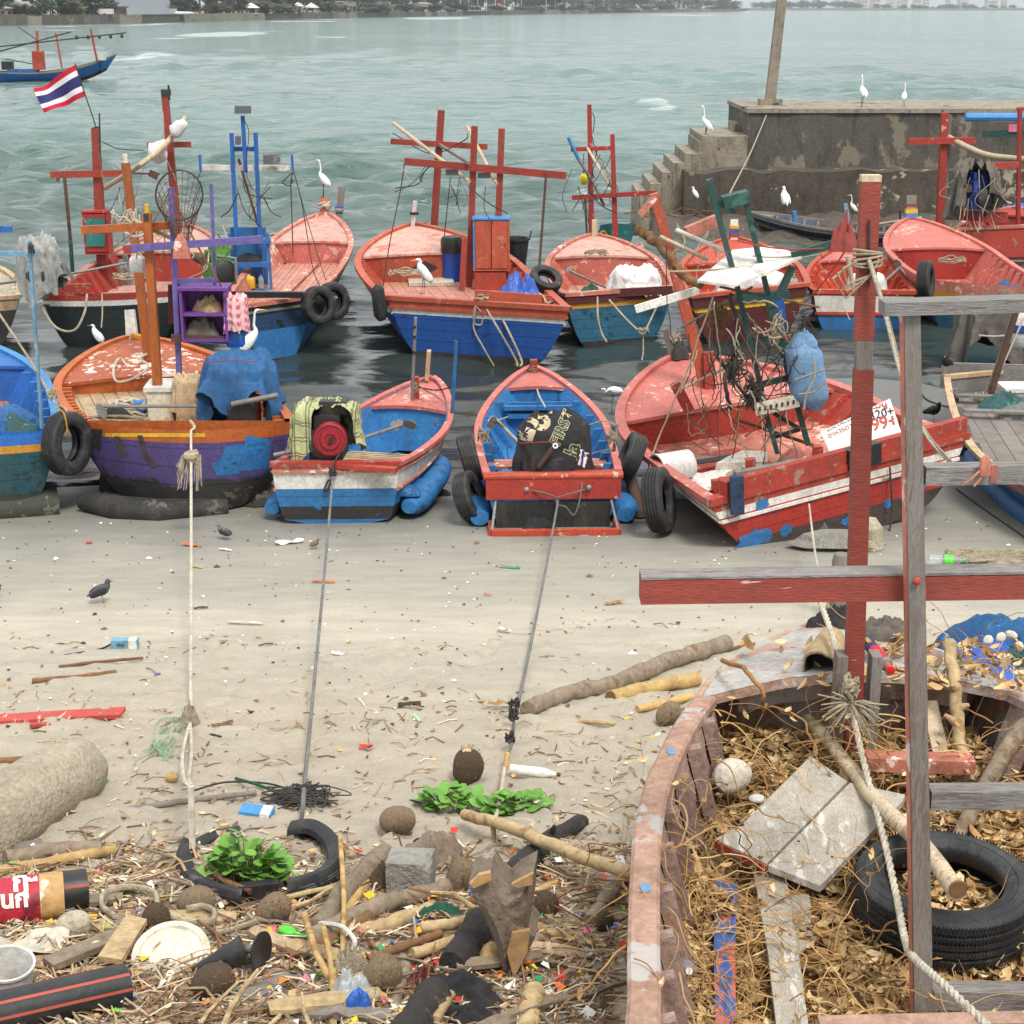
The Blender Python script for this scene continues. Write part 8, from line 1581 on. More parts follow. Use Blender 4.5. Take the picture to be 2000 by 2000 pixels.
# ================================================================== THE WRACK ON THE BEACH
def hump(c, lbl=None): pass
def log(lbl, marks, r0, r1, m, name='log',cat='log',ends=None, nz=.14, part='stem',jit=.008, branches=()):
 P_ = [p if isinstance(p, V) else gnd(p[0], p[1], p[2] if len(p) > 2 else 0) for p in marks]; P_ = [p+V((0,0,(r0+(r1 - r0)*i/max(1, len(P_) - 1))*.75)) for i, p in enumerate(P_)]
 t = empty(name, lbl, cat, P_[0]); Q = curve(P_, 6); rr = Rnd(len(lbl)); Q = jitter(Q, min(jit, r0*.13), rr); n = len(Q)
 MB().tube(Q, [(r0+(r1 - r0)*i/n)*(1+nz*NZ((i*.5, r0*70,2))) for i in range(n)], 11).part(part, m, t, smooth=50)
 if ends:
  for p, d in ((Q[0], Q[0] - Q[1]),(Q[-1], Q[-1] - Q[-2])): MB().lathe([(0,.004),((r0 if p is Q[0] else r1)*.86,.003)], frame(p, z=d),10).part('cut_end',ends, t)
 for f, v, r_ in branches: p = Q[int(f*(n - 1))]; MB().tube([p, p+V(v)*.55+V((0,0,.01)), p+V(v)], [r_, r_*.8, r_*.5], 7).part('branch',m, t, smooth=60)
 return t
def board(lbl, marks, th, m, name='plank',z=0, cat='plank'):
 P_ = [gnd(x, y, z+(rest[0] if rest else 0)) for x, y, *rest in marks]; t = MB(); t.prism(P_, (0,0, th)); return t.thing(name, m, lbl, cat)
def coconut(lbl, px, py, rpx, m='coconut husk',rot=0, frond=0, sq=.85):
 c = gnd(px, py); r = pxm(rpx, c); t = empty('coconut_husk',lbl, 'coconut',c); R3 = M.Rotation(rot, 3, 'Y'); rows = []; NA = 22
 for i in range(13):
  th = PI*i/12; row = []
  for j in range(NA): a = 2*PI*j/NA; k = 1+.06*cos(3*a)+.035*NZ((a*4, i*.3, px)) ; row.append(c+V((0,0, r*.75))+R3 @ V((r*sq*k*sin(th) ** .85*cos(a), r*sq*k*sin(th) ** .85*sin(a), r*1.05*cos(th))))
  rows.append(row)
 MB().grid(rows, close=True).part('husk',m, t, smooth=50); q = MB(); rr = Rnd(px)
 for k in range(26): a = rr.uniform(0,6.28); th = rr.uniform(.1,2.2); p = c+V((0,0, r*.75))+R3 @ V((r*sq*sin(th)*cos(a), r*sq*sin(th)*sin(a), r*1.04*cos(th))); d = (p - c - V((0,0, r*.75))).normalized(); q.tube([p - d*.01, p+d*r*.03+R3 @ V((0,0, r*.1)), p+d*r*rr.uniform(.0,.06)+R3 @ V((0,0, r*rr.uniform(.15,.3)))], .0015,3)
 q.part('fibre','dry vine',t, kind='stuff');
 if frond: MB().lathe([(r*.34, r*1.55),(r*.3, r*1.75),(0, r*1.85)], M.Translation(c),8).part('crown_stub','pale driftwood',t)
 return t
def plant(lbl, px, py, wpx, hm, n, seed):
 c = gnd(px, py); rr = Rnd(seed); t = empty('beach_plant',lbl, 'plant',c); w_ = pxm(wpx, c)/2; q = MB(); lf = []
 for s in range(3):                              # three leaf shapes shared by all leaves
  m_ = MB(); N = 8; rows = []
  for i in range(N+1): f = i/N; wd_ = .46*sin(PI*min(1, f*.92+.06)) ** .7; z = -.14*(f - .4) ** 2+(.05*s)*f; rows.append([(-wd_, f, z+.1*wd_),(-wd_*.5, f, z+.02),(0, f, z - .02),(wd_*.5, f, z+.02),(wd_, f, z+.1*wd_)])
  m_.grid(rows); me = m_.mesh('leaf','leaf green','all'); lf.append(me)
 for k in range(n):
  a = rr.uniform(0,6.28); d = math.sqrt(rr.random()); x, y = w_*d*cos(a), w_*.55*d*sin(a); hz = hm*(.15+.85*rr.random())*(1 - .55*d*d); b = c+V((x*.75, y*.75,-.01)); b.z = gz(b.x, b.y) - .01; p = V((c.x+x, c.y+y, gz(c.x+x, c.y+y)+hz)); q.tube([b, b.lerp(p, .6)+V((0,0,.02)), p], .003,4)
  o = bpy.data.objects.new('leaf',rr.choice(lf)); COL.objects.link(o); o.parent = t; o.location = p - c; s = rr.uniform(.04,.085); o.scale = (s, s*rr.uniform(.85,1.15), s); o.rotation_euler = Euler((rr.uniform(-.15,.85), rr.uniform(-.4,.4), a - PI/2+rr.gauss(0,.7)))
 q.part('stems','stem green',t); return t
def scrap(lbl, px, py, wpx, hpx, m, name='plastic_scrap',cat='litter',seed=0, lift=.01, group=None, crumple=.5):
 c = gnd(px, py, lift); a = pxm(wpx, c)/2; b = pxm(hpx, c)*1.1; rr = Rnd(seed or px); rows = []; yw = rotz(rr.uniform(-.5,.5))
 for i in range(6): rows.append([c+yw @ V((a*(j/3 - 1)*(1+.25*NZ((i*.9, j*.3, px))), b*(i/5 - .5)*(1+.3*NZ((j*.8, i*.2, py))), crumple*min(a, b)*(.5+NZ((i*.6, j*.6, px*.1))))) for j in range(7)])
 return MB().grid(rows).thing(name, m, lbl, cat, smooth='all',group=group)
mat('green bottle glass',(70,110,60), dirt=.2, rough=.2, alpha=.7); mat('clear bag',(200,208,212), dirt=.05, rough=.25, alpha=.5, wear=(240,240,240), amt=.5, wscale=12); mat('sack red',(178,36,56), wear=(120,30,40), amt=.45, wscale=6, dirt=.2); mat('sack tan',(204,160,100), wear=(230,214,190), amt=.45, wscale=6, dirt=.25); mat('sack print white',(236,228,220), dirt=.15, bump=0); mat('pale green bottle',(160,190,150), dirt=.2, rough=.3)
def big_things():
 # sand crusted concrete cylinder, hollow at its near end
 a = gnd(-55,1672); b = gnd(165,1530); r = pxm(74, gnd(60,1600)); a += V((0,0, r*.6)); b += V((0,0, r*.55)); d = (b - a); L_ = d.length; mt = frame(a, z=d); t = empty('concrete_cylinder','big sand crusted cylinder with a rounded end at the left edge','cylinder',mt)
 MB().lathe([(r*.8,0),(r*1.0,.0),(r*1.03, L_*.3),(r*1.0, L_*.6),(r*.97, L_*.85),(r*.82, L_*.98),(r*.5, L_*1.06),(0, L_*1.08)], n=48, noise=.034).part('shell','sandy crust',t, smooth='all',local=1); MB().lathe([(r*.8,0),(r*.72, L_*.1),(0, L_*.14)], n=36, noise=.04).part('hollow','dark husk',t, smooth='all',local=1)
 # black pipe with red stripes
 def pipe(lbl, p0, p1, rpx, stripes, open_=True, name='black_pipe'):
  a = gnd(*p0); b = gnd(*p1); r = pxm(rpx, b); a += V((0,0, r)); b += V((0,0, r)); d = b - a; L_ = d.length; mt = frame(a, x=(0,0,1), z=d); t = empty(name, lbl, 'pipe',mt); MB().lathe([(r, 0),(r, L_),(r*.86, L_),(r*.86, L_*.6),(0, L_*.6)], n=32).part('wall','black plastic',t, smooth=35, local=1)
  for an in stripes: MB().grid([[(r*1.004*cos(an+e), r*1.004*sin(an+e), z) for z in (0, L_*.998)] for e in (-.07,0,.07)]).part('red_stripe','ink red',t, smooth='all',local=1)
  return t, mt, r, L_
 pipe('black plastic pipe with red stripes at the lower left corner',(-60,2032),(248,1960),42,(.55,1.25,-.4));
 t, mt, r, L_ = pipe('black pipe end with a red stripe sticking out of the printed sack',(70,1782),(172,1768),38,(.9,))
 # printed sack round the second pipe
 a = gnd(-40,1800); b = gnd(128,1782); r2 = pxm(45, b); rows = []; a += V((0,0, r2*.8)); b += V((0,0, r2*.85)); d = b - a; fm = frame(a, x=(0,0,1), z=d); t = empty('printed_sack','crumpled red and tan printed sack wrapped round the black pipe','sack',a)
 def sk(u, an): q = r2*(1.02+.12*NZ((u*4, an*1.2,3))+.06*NZ((u*11, an*3,5))); return fm @ V((q*cos(an), q*sin(an), u*d.length))
 for nm, u0, u1, m_ in (('red_cloth',0,.72, 'sack red'),('tan_cloth',.72,1.0, 'sack tan')): MB().grid([[sk(u0+(u1 - u0)*i/12,-2.2+4.6*j/30) for j in range(31)] for i in range(13)]).part(nm, m_, t, smooth='all')
 o = [c for c in t.children if c.name.startswith('red')][0]
 for s_, x, y, z in (('กุ',40,1722,56),('น',62,1708,40),('นก',28,1758,46)): print_on(o, t, s_, x, y, z, 'sack print white',ang=-.08, bold=.04)
 sheet([gnd(-20,1830,.06), gnd(140,1815,.05), gnd(120,1858,.05), gnd(-20,1885,.05)], 'old white plastic','crumpled white sheet lying under the printed sack','sheet','sheet',amp=.05, fr=7)
 # bucket, lid, cone, disc
 c = gnd(14,1962); mt = frame(c+V((0,0,.0)), z=(.12,-.1,1)); r = empty('bucket','broken white bucket at the left edge above the striped pipe','bucket',mt); MB().lathe([(0,.01),(.085,0),(.1,.19),(.106,.19),(.106,.2),(.096,.2),(.08,.02),(0,.03)], n=26).part('body','white plastic',r, smooth=35, local=1); letters('แอ',.05, mt @ frame((.05,-.08,.07), x=(.8,.5,0), z=(.5,-.8,0)), 'ink red',r, bold=.003)
 c = gnd(335,1868,.05); mt = frame(c, z=(.03,-.42,1)); r = empty('plastic_disc','round cream plastic lid lying on the wrack','lid',mt); w_ = pxm(76, c); MB().lathe([(0,.012),(w_*.8,.012),(w_*.84,.022),(w_*.93,.022),(w_, .02),(w_*1.01,-.005),(w_*.95,-.01),(0,-.01)], n=40).part('disc','old white plastic',r, smooth=30, local=1)
 a = gnd(378,1912); b = gnd(478,1868,.08); d = b - a; r = empty('plastic_cone','dark grey plastic cone lying beside the cream lid','cone',a); q = pxm(30, b); MB().lathe([(q*.2,0),(q*.45, d.length*.15),(q*.9, d.length*.9),(q, d.length),(0, d.length)], frame(a+V((0,0, q*.5)), z=d),24).part('body','black plastic',r, smooth=40); c = gnd(500,1868,.07); r = empty('plastic_reel','black plastic reel disc standing right of the grey cone','reel',c); fm = frame(c+V((0,0,.03)), z=(.9,-.35,.1)); MB().lathe([(0,0),(.02,0),(.02,.015),(.075,.02),(.078,.03),(.07,.028),(.02,.025),(0,.025)], fm, 24).part('disc','black plastic',r, smooth=30); MB().lathe([(.018,-.04),(.018,0)], fm, 12).part('hub','dull steel',r)
 # split tyre with the plant in it
 t = empty('half_buried_tyre','split dusty tyre half buried round a green plant','tyre',gnd(500,1700)); W_ = .075
 for nm, pts, hgt in (('tyre_wall',[(368,1668),(362,1700),(375,1735),(420,1758),(475,1772)], .09),('tyre_wall',[(568,1648),(610,1645),(648,1672),(657,1712),(625,1742),(560,1765)], .12),('tyre_wall',[(368,1668),(420,1640),(470,1630)], .04)):
  P_ = curve([gnd(*p) for p in pts], 6); cc = gnd(500,1700); rows = []
  for p in P_: o = (p - cc); o.z = 0; o = o.normalized(); rows.append([p+o*x*W_+V((0,0, z*hgt)) for x, z in ((-.55,.55),(-.5,.8),(-.1,.98),(.3,1.0),(.5,.82),(.55,.4),(.5,-.1))])
  MB().grid(rows).part(nm, 'rubber',t, smooth=40); q = MB()
  for zz in (.62,.35): q.tube([r_[4]+(r_[5] - r_[4])*zz+V((0,0,.002)) for r_ in rows], .004,5)
  q.part('tread_rib','tyre rubber near',t)
 plant('bushy green beach plant growing inside the split tyre',488,1728,150,.27,150,3); plant('creeping green plant left of the white stake',880,1575,118,.1,64,5); plant('creeping green plant right of the white stake',1005,1585,128,.11,70,7)
 MB().box(gnd(505,1738,.05),(.18,.05,.07), rotz(.2)).thing('black_channel','black plastic','short black plastic channel below the bushy plant','plastic')
 # concrete block, stump, charred log
 c = gnd(803,1738); rows = []; r3 = rotz(-.12); s = pxm(86, c); P_ = []; q = MB(); q.ell(c+V((0,0, s*.42)),(s*.5, s*.42, s*.5), r3, n=4, k=3)
 t = MB(); rr = Rnd(5); G = 7
 def cube(u, v, f):
  a, b = u*2 - 1, v*2 - 1; p = [V((a, -1, b)), V((1, a, b)), V((a, b, 1)), V((-1, -a, b)), V((-a, 1, b))][f]; k = .03*NZ(tuple(p*2.3))+.02*NZ(tuple(p*6)); ch = max(0, p.x+p.z+p.y*-.3 - 1.75)*.5; return c+V((0,0, s*.42))+r3 @ (V((p.x*s*.5, p.y*s*.38, p.z*s*.45))*(1+k - ch))
 for f in range(5): t.grid([[cube(i/G, j/G, f) for i in range(G+1)] for j in range(G+1)])
 t.thing('concrete_block','block concrete','square grey concrete block with a chipped corner','block',smooth=20)
 heap(gnd(850,1680),.15,.1,.13, 'bark','ashy grey lump of wood behind the concrete block','wood',5, name='wood_lump',amp=.5, fr=2.5); scrap('dark plastic shard sticking up behind the concrete block',822,1650,24,28, 'black plastic','plastic_shard',seed=2, crumple=1.2)
 St = empty('tree_stump','forked weathered stump with pale cut faces standing in the wrack','stump',gnd(985,1900)); Ys = gnd(985,1895).y; q = MB()
 def sp(x, y, dy=0): return at_y(x, y, Ys+dy)
 F_ = [(915,1725),(935,1708),(958,1702),(972,1725),(990,1740),(1010,1722),(1042,1705),(1040,1735),(1038,1770),(1032,1812),(1046,1830),(1030,1862),(1003,1915),(985,1905),(970,1850),(952,1800),(930,1762)]
 front = [sp(*p, -.05+.03*NZ((p[0]*.02, p[1]*.02,1))) for p in F_]; q.prism(front, (.02,.16,.01)); q.part('wood','bark',St); mid = sp(985,1790,-.1); n_ = len(front); q = MB(); inner_ = [mid.lerp(p, .55)+V((0,-.03,0)) for p in front]; q.add(front+inner_ + [mid+V((0,-.0,0))], [(i, (i+1) % n_, n_+(i+1) % n_, n_+i) for i in range(n_)] + [(n_+i, n_+(i+1) % n_, 2*n_) for i in range(n_)]); q.part('front_face','bark',St, smooth=50)
 for poly in ([(935,1710),(958,1704),(960,1720),(925,1735),(918,1727)], [(1000,1728),(1042,1706),(1040,1728),(1012,1734)], [(1000,1822),(1035,1818),(1030,1860),(1003,1912),(990,1860)]): MB().prism([sp(*p, -.115) for p in poly], (0,.02,0)).part('cut_face','cut wood',St)
 log('charred black log lying behind the stump, its upper end',[(1000,1735),(1050,1680),(1095,1640),(1136,1612)], .07,.035, 'charred wood',branches=((.55,(.02,-.02,.1),.02),)); log('charred black log below the stump, its lower end',[(945,1830),(915,1875),(880,1905)], .085,.06, 'charred wood',ends='charred wood'); log('charred stub of wood at the bottom edge right of the clear bag',[(850,1965),(820,2010),(790,2060)], .07,.07, 'charred wood')
 # logs and planks
 log('long grey driftwood log pointing at the derelict bow',[(1028,1398),(1100,1370),(1190,1350),(1270,1318),(1350,1290),(1418,1268)], .058,.068, 'driftwood',nz=.3, branches=((.33,(.0,-.05,.05),.05),)); log('thick split bamboo beside the long driftwood log',[(1192,1372),(1275,1352),(1360,1335)], .05,.05, 'bamboo',cat='bamboo',name='bamboo',ends='brown stick'); log('thin bamboo nearest to the derelict rim',[(1245,1390),(1300,1378),(1350,1366)], .025,.03, 'bamboo',cat='bamboo',name='bamboo'); log('pale thin slat on the sand below the log',[(1056,1412),(1130,1412),(1200,1416)], .014,.014, 'pale driftwood',name='slat',cat='slat'); log('thin dark stick running from the log to the bow',[(1420,1272),(1460,1262),(1510,1255)], .014,.01, 'brown stick',name='stick',cat='stick')
 log('pale peeled branch reaching to the derelict rim',[(908,1598,.05),(990,1622,.1),(1080,1660,.14),(1160,1692,.16),(1242,1718,.2)], .03,.034, 'pale driftwood',branches=((.18,(.01,-.03,-.1),.018),), ends='cut wood',name='branch',cat='branch'); log('thin pale branch under the peeled one',[(1040,1748),(1105,1720),(1160,1698)], .016,.014, 'bamboo',name='branch',cat='branch'); log('grey post lying behind the rim on the wrack',[(1155,1810),(1185,1765),(1215,1720)], .035,.04, 'driftwood',name='post',cat='post')
 log('bamboo leaning over the driftwood pile, brightest one',[(650,1830),(700,1752),(755,1685)], .026,.026, 'bamboo',name='bamboo',cat='bamboo'); log('broad flat driftwood beside the bright bamboo',[(620,1830),(690,1740),(752,1680)], .05,.05, 'driftwood',name='driftwood',cat='driftwood'); log('long grooved driftwood in the middle of the pile',[(600,1850),(720,1790),(830,1752),(905,1735)], .045,.035, 'driftwood',nz=.25, name='driftwood',cat='driftwood'); log('silvery split driftwood at the front of the pile',[(700,1838),(770,1812),(845,1780)], .04,.03, 'pale driftwood',nz=.3, name='driftwood',cat='driftwood'); log('low dark driftwood at the left of the pile',[(560,1880),(640,1850),(720,1800)], .035,.03, 'brown stick',name='driftwood',cat='driftwood')
 log('branch with a cut end pointing left below the green rag',[(826,1820,.06),(880,1812,.07),(938,1800,.07)], .026,.024, 'pale driftwood',ends='cut wood',name='branch',cat='branch'); log('smooth branch curving down left from the stump',[(805,1870,.05),(870,1850,.06),(945,1808,.08)], .024,.022, 'pale driftwood',name='branch',cat='branch'); log('thin branch below the smooth one',[(720,1880,.04),(800,1850,.05),(860,1830,.05)], .018,.02, 'brown stick',name='branch',cat='branch'); log('branch running right from the stump foot',[(1035,1815),(1080,1830),(1115,1838)], .026,.022, 'pale driftwood',name='branch',cat='branch'); log('bent driftwood at the bottom beside the clear bag',[(765,2000),(775,1955),(792,1905),(785,1880)], .022,.026, 'driftwood',name='driftwood',cat='driftwood'); log('pale stump end at the bottom edge below the stump',[(1045,1950),(1035,1990),(1030,2030)], .045,.04, 'pale driftwood',name='driftwood',cat='driftwood'); log('short stick at the bottom beside the black cloth',[(880,1950,.03),(850,2000,.05)], .02,.02, 'pale driftwood',name='stick',cat='stick')
 for k, (lb, marks, r_) in enumerate((('tallest upright reed stick in the wrack',[(665,1638,.22),(672,1760,.1),(668,1890,0)], .012),('reed stick left of the tallest, leaning right',[(595,1790,.14),(620,1870,.1),(655,1935,0)], .014),('reed stick between the two leaning ones',[(632,1815,.14),(645,1880,.06),(650,1935,0)], .013),('reed stick at the bottom joining the clump',[(650,1900,.08),(652,1960,.02),(648,2030,0)], .016))): log(lb, marks, r_, r_, 'bamboo',name='reed',cat='stick')
 board('grey weathered plank at the lower left, longer of two',[(85,1882),(105,1898),(250,1838),(228,1822)], .03, 'driftwood',z=.03); board('pale short plank crossing over the longer one',[(192,1878),(238,1885),(288,1805),(248,1795)], .025, 'pale driftwood',z=.07); t = board('red and white painted plank on the sand at the left',[(-20,1418),(235,1404),(246,1388),(-20,1404)], .03, 'red white plank','painted_plank'); board('dark red strip lying below the painted plank',[(60,1421),(100,1419),(98,1415),(58,1417)], .02, 'red white plank','painted_strip')
 for lb, marks, r_, m_ in (('bamboo under the sand crusted cylinder, front one',[(-20,1712),(110,1690),(225,1665)], .03, 'bamboo'),('flat driftwood behind the front bamboo',[(10,1690),(120,1672),(200,1668)], .045, 'driftwood'),('thick brown branch on the sand above the cylinder',[(-20,1492),(80,1488),(182,1482)], .024, 'brown stick'),('thin dark stick on the tide line, upper left',[(116,1304),(200,1294),(280,1287)], .012, 'brown stick'),('dark flat stick below the thin one on the left',[(62,1334),(130,1328),(228,1316)], .02, 'brown stick'),('white painted stick crossing the pale stake',[(250,1585),(370,1568),(500,1552)], .018, 'weathered wood'),('dark stick right of the split tyre',[(490,1630),(560,1618),(664,1597)], .014, 'brown stick'),('brown stick across the split tyre',[(400,1700,.06),(450,1730,.06),(490,1745,.05)], .016, 'brown stick'),('thin stick right of the half tyre on the pile',[(560,1755,.05),(620,1742,.05),(700,1720,.04)], .012, 'pale driftwood')): log(lb, marks, r_, r_*.9, m_, name='stick',cat='stick',jit=.004)
 for lb, px, py, r_, m_, rot, fr in (('coconut with a pointed crown standing on the sand',913,1522,36, 'dark husk',.1,1),('split coconut husk above the concrete block',777,1625,34, 'coconut husk',1.5,0),('pale coconut beside the concrete block',902,1735,36, 'coconut husk',.3,0),('coconut left of the driftwood pile',535,1800,36, 'coconut husk',.8,0),('round brown coconut behind the stump',1065,1790,30, 'dark husk',.2,0),('big coconut at the bottom beside the clear bag',745,1935,44, 'coconut husk',.5,0),('brown hairy husk below the grey cone',418,1945,42, 'dark husk',1.2,0),('dusty coconut right of the printed sack',145,1830,34, 'sandy crust',1.3,0),('half husk with white print beside the rope loop',385,1785,36, 'coconut husk',1.4,0),('dark coconut under the rope loop',305,1820,34, 'dark husk',.2,0),('small dark coconut near the derelict rim',1180,1815,22, 'dark husk',.2,0),('pale smooth coconut right of the clear bag',728,1970,22, 'sandy crust',.1,0),('ochre coconut below the stump',960,1890,30, 'bamboo',.3,0),('husk tufts beside the derelict rim',1305,1412,26, 'coconut husk',.8,0),('brown cut bamboo ring on the sand',336,1527,12, 'bamboo',1.5,0)): coconut(lb, px, py, r_, m_, rot, fr)
 # stakes and rope ends
 g = gnd(376,1685); rr = Rnd(3); t = empty('white_stake','pale stake with rope loops at the foot of the beige mooring rope','stake',g); tp = at_y(373,1535, g.y); MB().bar(g - V((0,0,.05)), tp, .028,.02).part('shaft','foam',t); a = gnd(372,1416)
 for dx in (-9,8): cord(t, [a+V((0,0,.02)), at_y(366+dx, 1470,(a.y+tp.y)/2+.3), at_y(364+dx*.6,1520, tp.y+.2), tp], 7, 'white rope')
 heap(a+V((0,0,-.02)),.07,.06,.12, 'rope','frayed knot at the lower end of the beige mooring rope','knot',3, name='rope_knot',amp=1., fr=5); q = MB()
 for k in range(36): p = a+V((0,0,.05)); q.tube(curve([p, p+V((rr.uniform(-.2,0), rr.uniform(-.15,.05),-.02)), gnd(rr.uniform(290,340), rr.uniform(1440,1475),.03), gnd(rr.uniform(262,350), rr.uniform(1450,1490),.015)], 4),.0022,3)
 q.thing('net_scrap','pale green bottle','frayed green net strands trailing from the beige rope knot','net')
 g = gnd(1002,1440); c = gnd(978,1592); t = empty('toggle_line','grey knotted line with a wooden toggle by the creeping plants','rope',c); cord(t, [gnd(1004,1412,.03), gnd(1000,1450,.06), gnd(992,1470,.08)], 7, 'grey rope');
 for p in ((1004,1392),(1003,1412),(996,1460)): MB().tube(jitter(coil(gnd(*p, .03),.03,.03,3,.01, p[0], h=.06),.01),.008,5).part('knot','dark rope',t)
 MB().tube([gnd(992,1468,.07), gnd(988,1500,.06)], .018,10).part('toggle','bamboo',t, smooth=60); cord(t, [gnd(985,1500,.06), gnd(978,1550,.06), gnd(968,1598,.03)], 9, 'white rope'); bottle('slim white plastic bottle lying right of the wooden toggle',gnd(995,1502,.035),.3,.03, 'white plastic','rusty steel',axis=(1,-.25,0))
 c = gnd(590,1562); q = MB()
 for k in range(40): q.tube(curve([c+V((rr.gauss(0,.1), rr.gauss(0,.07),.01+rr.random()*.04)) for _ in range(5)], 5),.0045,4)
 q.thing('rope_tangle','dark rope','black tangle of rope at the foot of the grey mooring rope','rope',smooth=60); rope('grey stake line from the tangle to the wrack below',[gnd(594,1540,.2), gnd(590,1590,.1), gnd(586,1612,.03)], 9, 'grey rope'); rope('thin dark line from the white stake to the black tangle',[gnd(375,1545,.05), gnd(440,1528,.02), gnd(520,1530,.02), gnd(575,1545,.02)], 4, 'dark rope'); rope('green strap lying left of the black tangle',[gnd(460,1520,.02), gnd(510,1535,.02), gnd(560,1556,.02)], 6, 'dark green net')
 rope('beige rope looping over the wrack in the lower left',[gnd(225,1790,.05), gnd(200,1770,.05), gnd(205,1745,.06), gnd(250,1732,.07), gnd(300,1742,.07), gnd(312,1775,.07), gnd(350,1795,.07), gnd(410,1800,.07), gnd(418,1780,.08), gnd(395,1770,.08), gnd(365,1775,.07)], 9, 'rope',r=.014); rope('beige rope running right from the loop',[gnd(312,1775,.05), gnd(365,1812,.06), gnd(430,1820,.06), gnd(500,1800,.06)], 8, 'rope',r=.012); rope('white plastic strip curving beside the upright reeds',[gnd(620,1802,.06), gnd(668,1810,.1), gnd(692,1835,.08), gnd(690,1855,.04)], 10, 'white plastic',r=.01)
 # named litter
 c = gnd(575,1822,.05); t = empty('plastic_spoon','bright green plastic scoop spoon on the wrack','spoon',c); MB().ell(c+V((-.03,0,.01)),(.045,.03,.02), rotz(-.5)).part('bowl','lime plastic',t, smooth='all'); MB().bar(c+V((.0,-.015,.01)), c+V((.085,-.06,.015)),.016,.01).part('handle','lime plastic',t)
 def pack(lbl, px, py, sz, m, m2, yaw, tilt=0):
  c = gnd(px, py); t = empty('carton',lbl, 'carton',c); r3 = rotz(yaw) @ M.Rotation(tilt, 3, 'Y'); MB().box(c+V((0,0, sz[2]/2)), sz, r3).part('box',m, t); MB().box(c+V((0,0, sz[2]/2))+r3 @ V((sz[0]*.3,0,0)),(sz[0]*.3, sz[1]+.004, sz[2]+.004), r3).part('printed_end',m2, t); q = c+V((0,0, sz[2]/2))+r3 @ V((-.03, -sz[1]/2 - .003,0)); letters('MILK',sz[2]*.4, frame(q, x=r3 @ V((1,0,0)), z=r3 @ V((0,-1,0))), 'ink',t)
 pack('blue and white carton lying near the tide line',245,1265,(.2,.07,.07), 'clear plastic' and 'pale blue paint','white plastic',.08); pack('blue and white flattened pack beside the black tangle',502,1600,(.17,.1,.06), 'sky blue paint','white plastic',-.1,.08)
 rope('short dark cord tied to the carton near the tide line',[gnd(126,1280,.01), gnd(160,1274,.01), gnd(195,1268,.01), gnd(222,1256,.03)], 4, 'dark rope')
 heap(gnd(905,1955),.19,.1,.08, 'black cloth','black cloth with white marks crumpled at the bottom of the wrack','cloth',9, name='cloth',amp=.9, fr=3.2, yaw=-.5); heap(gnd(925,2005),.13,.07,.06, 'black cloth','dark rag at the bottom edge right of the charred stub','cloth',19, name='rag',amp=.9, yaw=-.3); heap(gnd(818,1925),.035,.1,.04, 'maroon hull','faded red strip of cloth beside the black cloth','cloth',4, name='rag',amp=.9, yaw=-.5); heap(gnd(688,1965),.09,.08,.11, 'clear bag','crumpled clear plastic bag at the bottom edge','plastic bag',7, name='plastic_bag',amp=.8, fr=4); heap(gnd(700,1965,.05),.05,.04,.05, 'blue plastic','blue wrapper inside the clear plastic bag','wrapper',3, name='wrapper',amp=.6); heap(gnd(862,1800),.1,.05,.07, 'dark green net','green rag of netting under the driftwood pile','net',5, name='net_scrap',amp=.6); heap(gnd(760,1730),.12,.07,.07, 'dark husk','torn brown husk fibre left of the concrete block','husk',8, name='husk_fibre',amp=1.2); heap(gnd(685,1900),.08,.06,.08, 'rope','tuft of pale unravelled rope left of the big coconut','rope',8, name='rope_tuft',amp=1.2, fr=5); heap(gnd(240,1752),.06,.04,.04, 'green bottle glass','dull green bottle half buried under the rope loop','bottle',2, name='bottle',amp=.2)
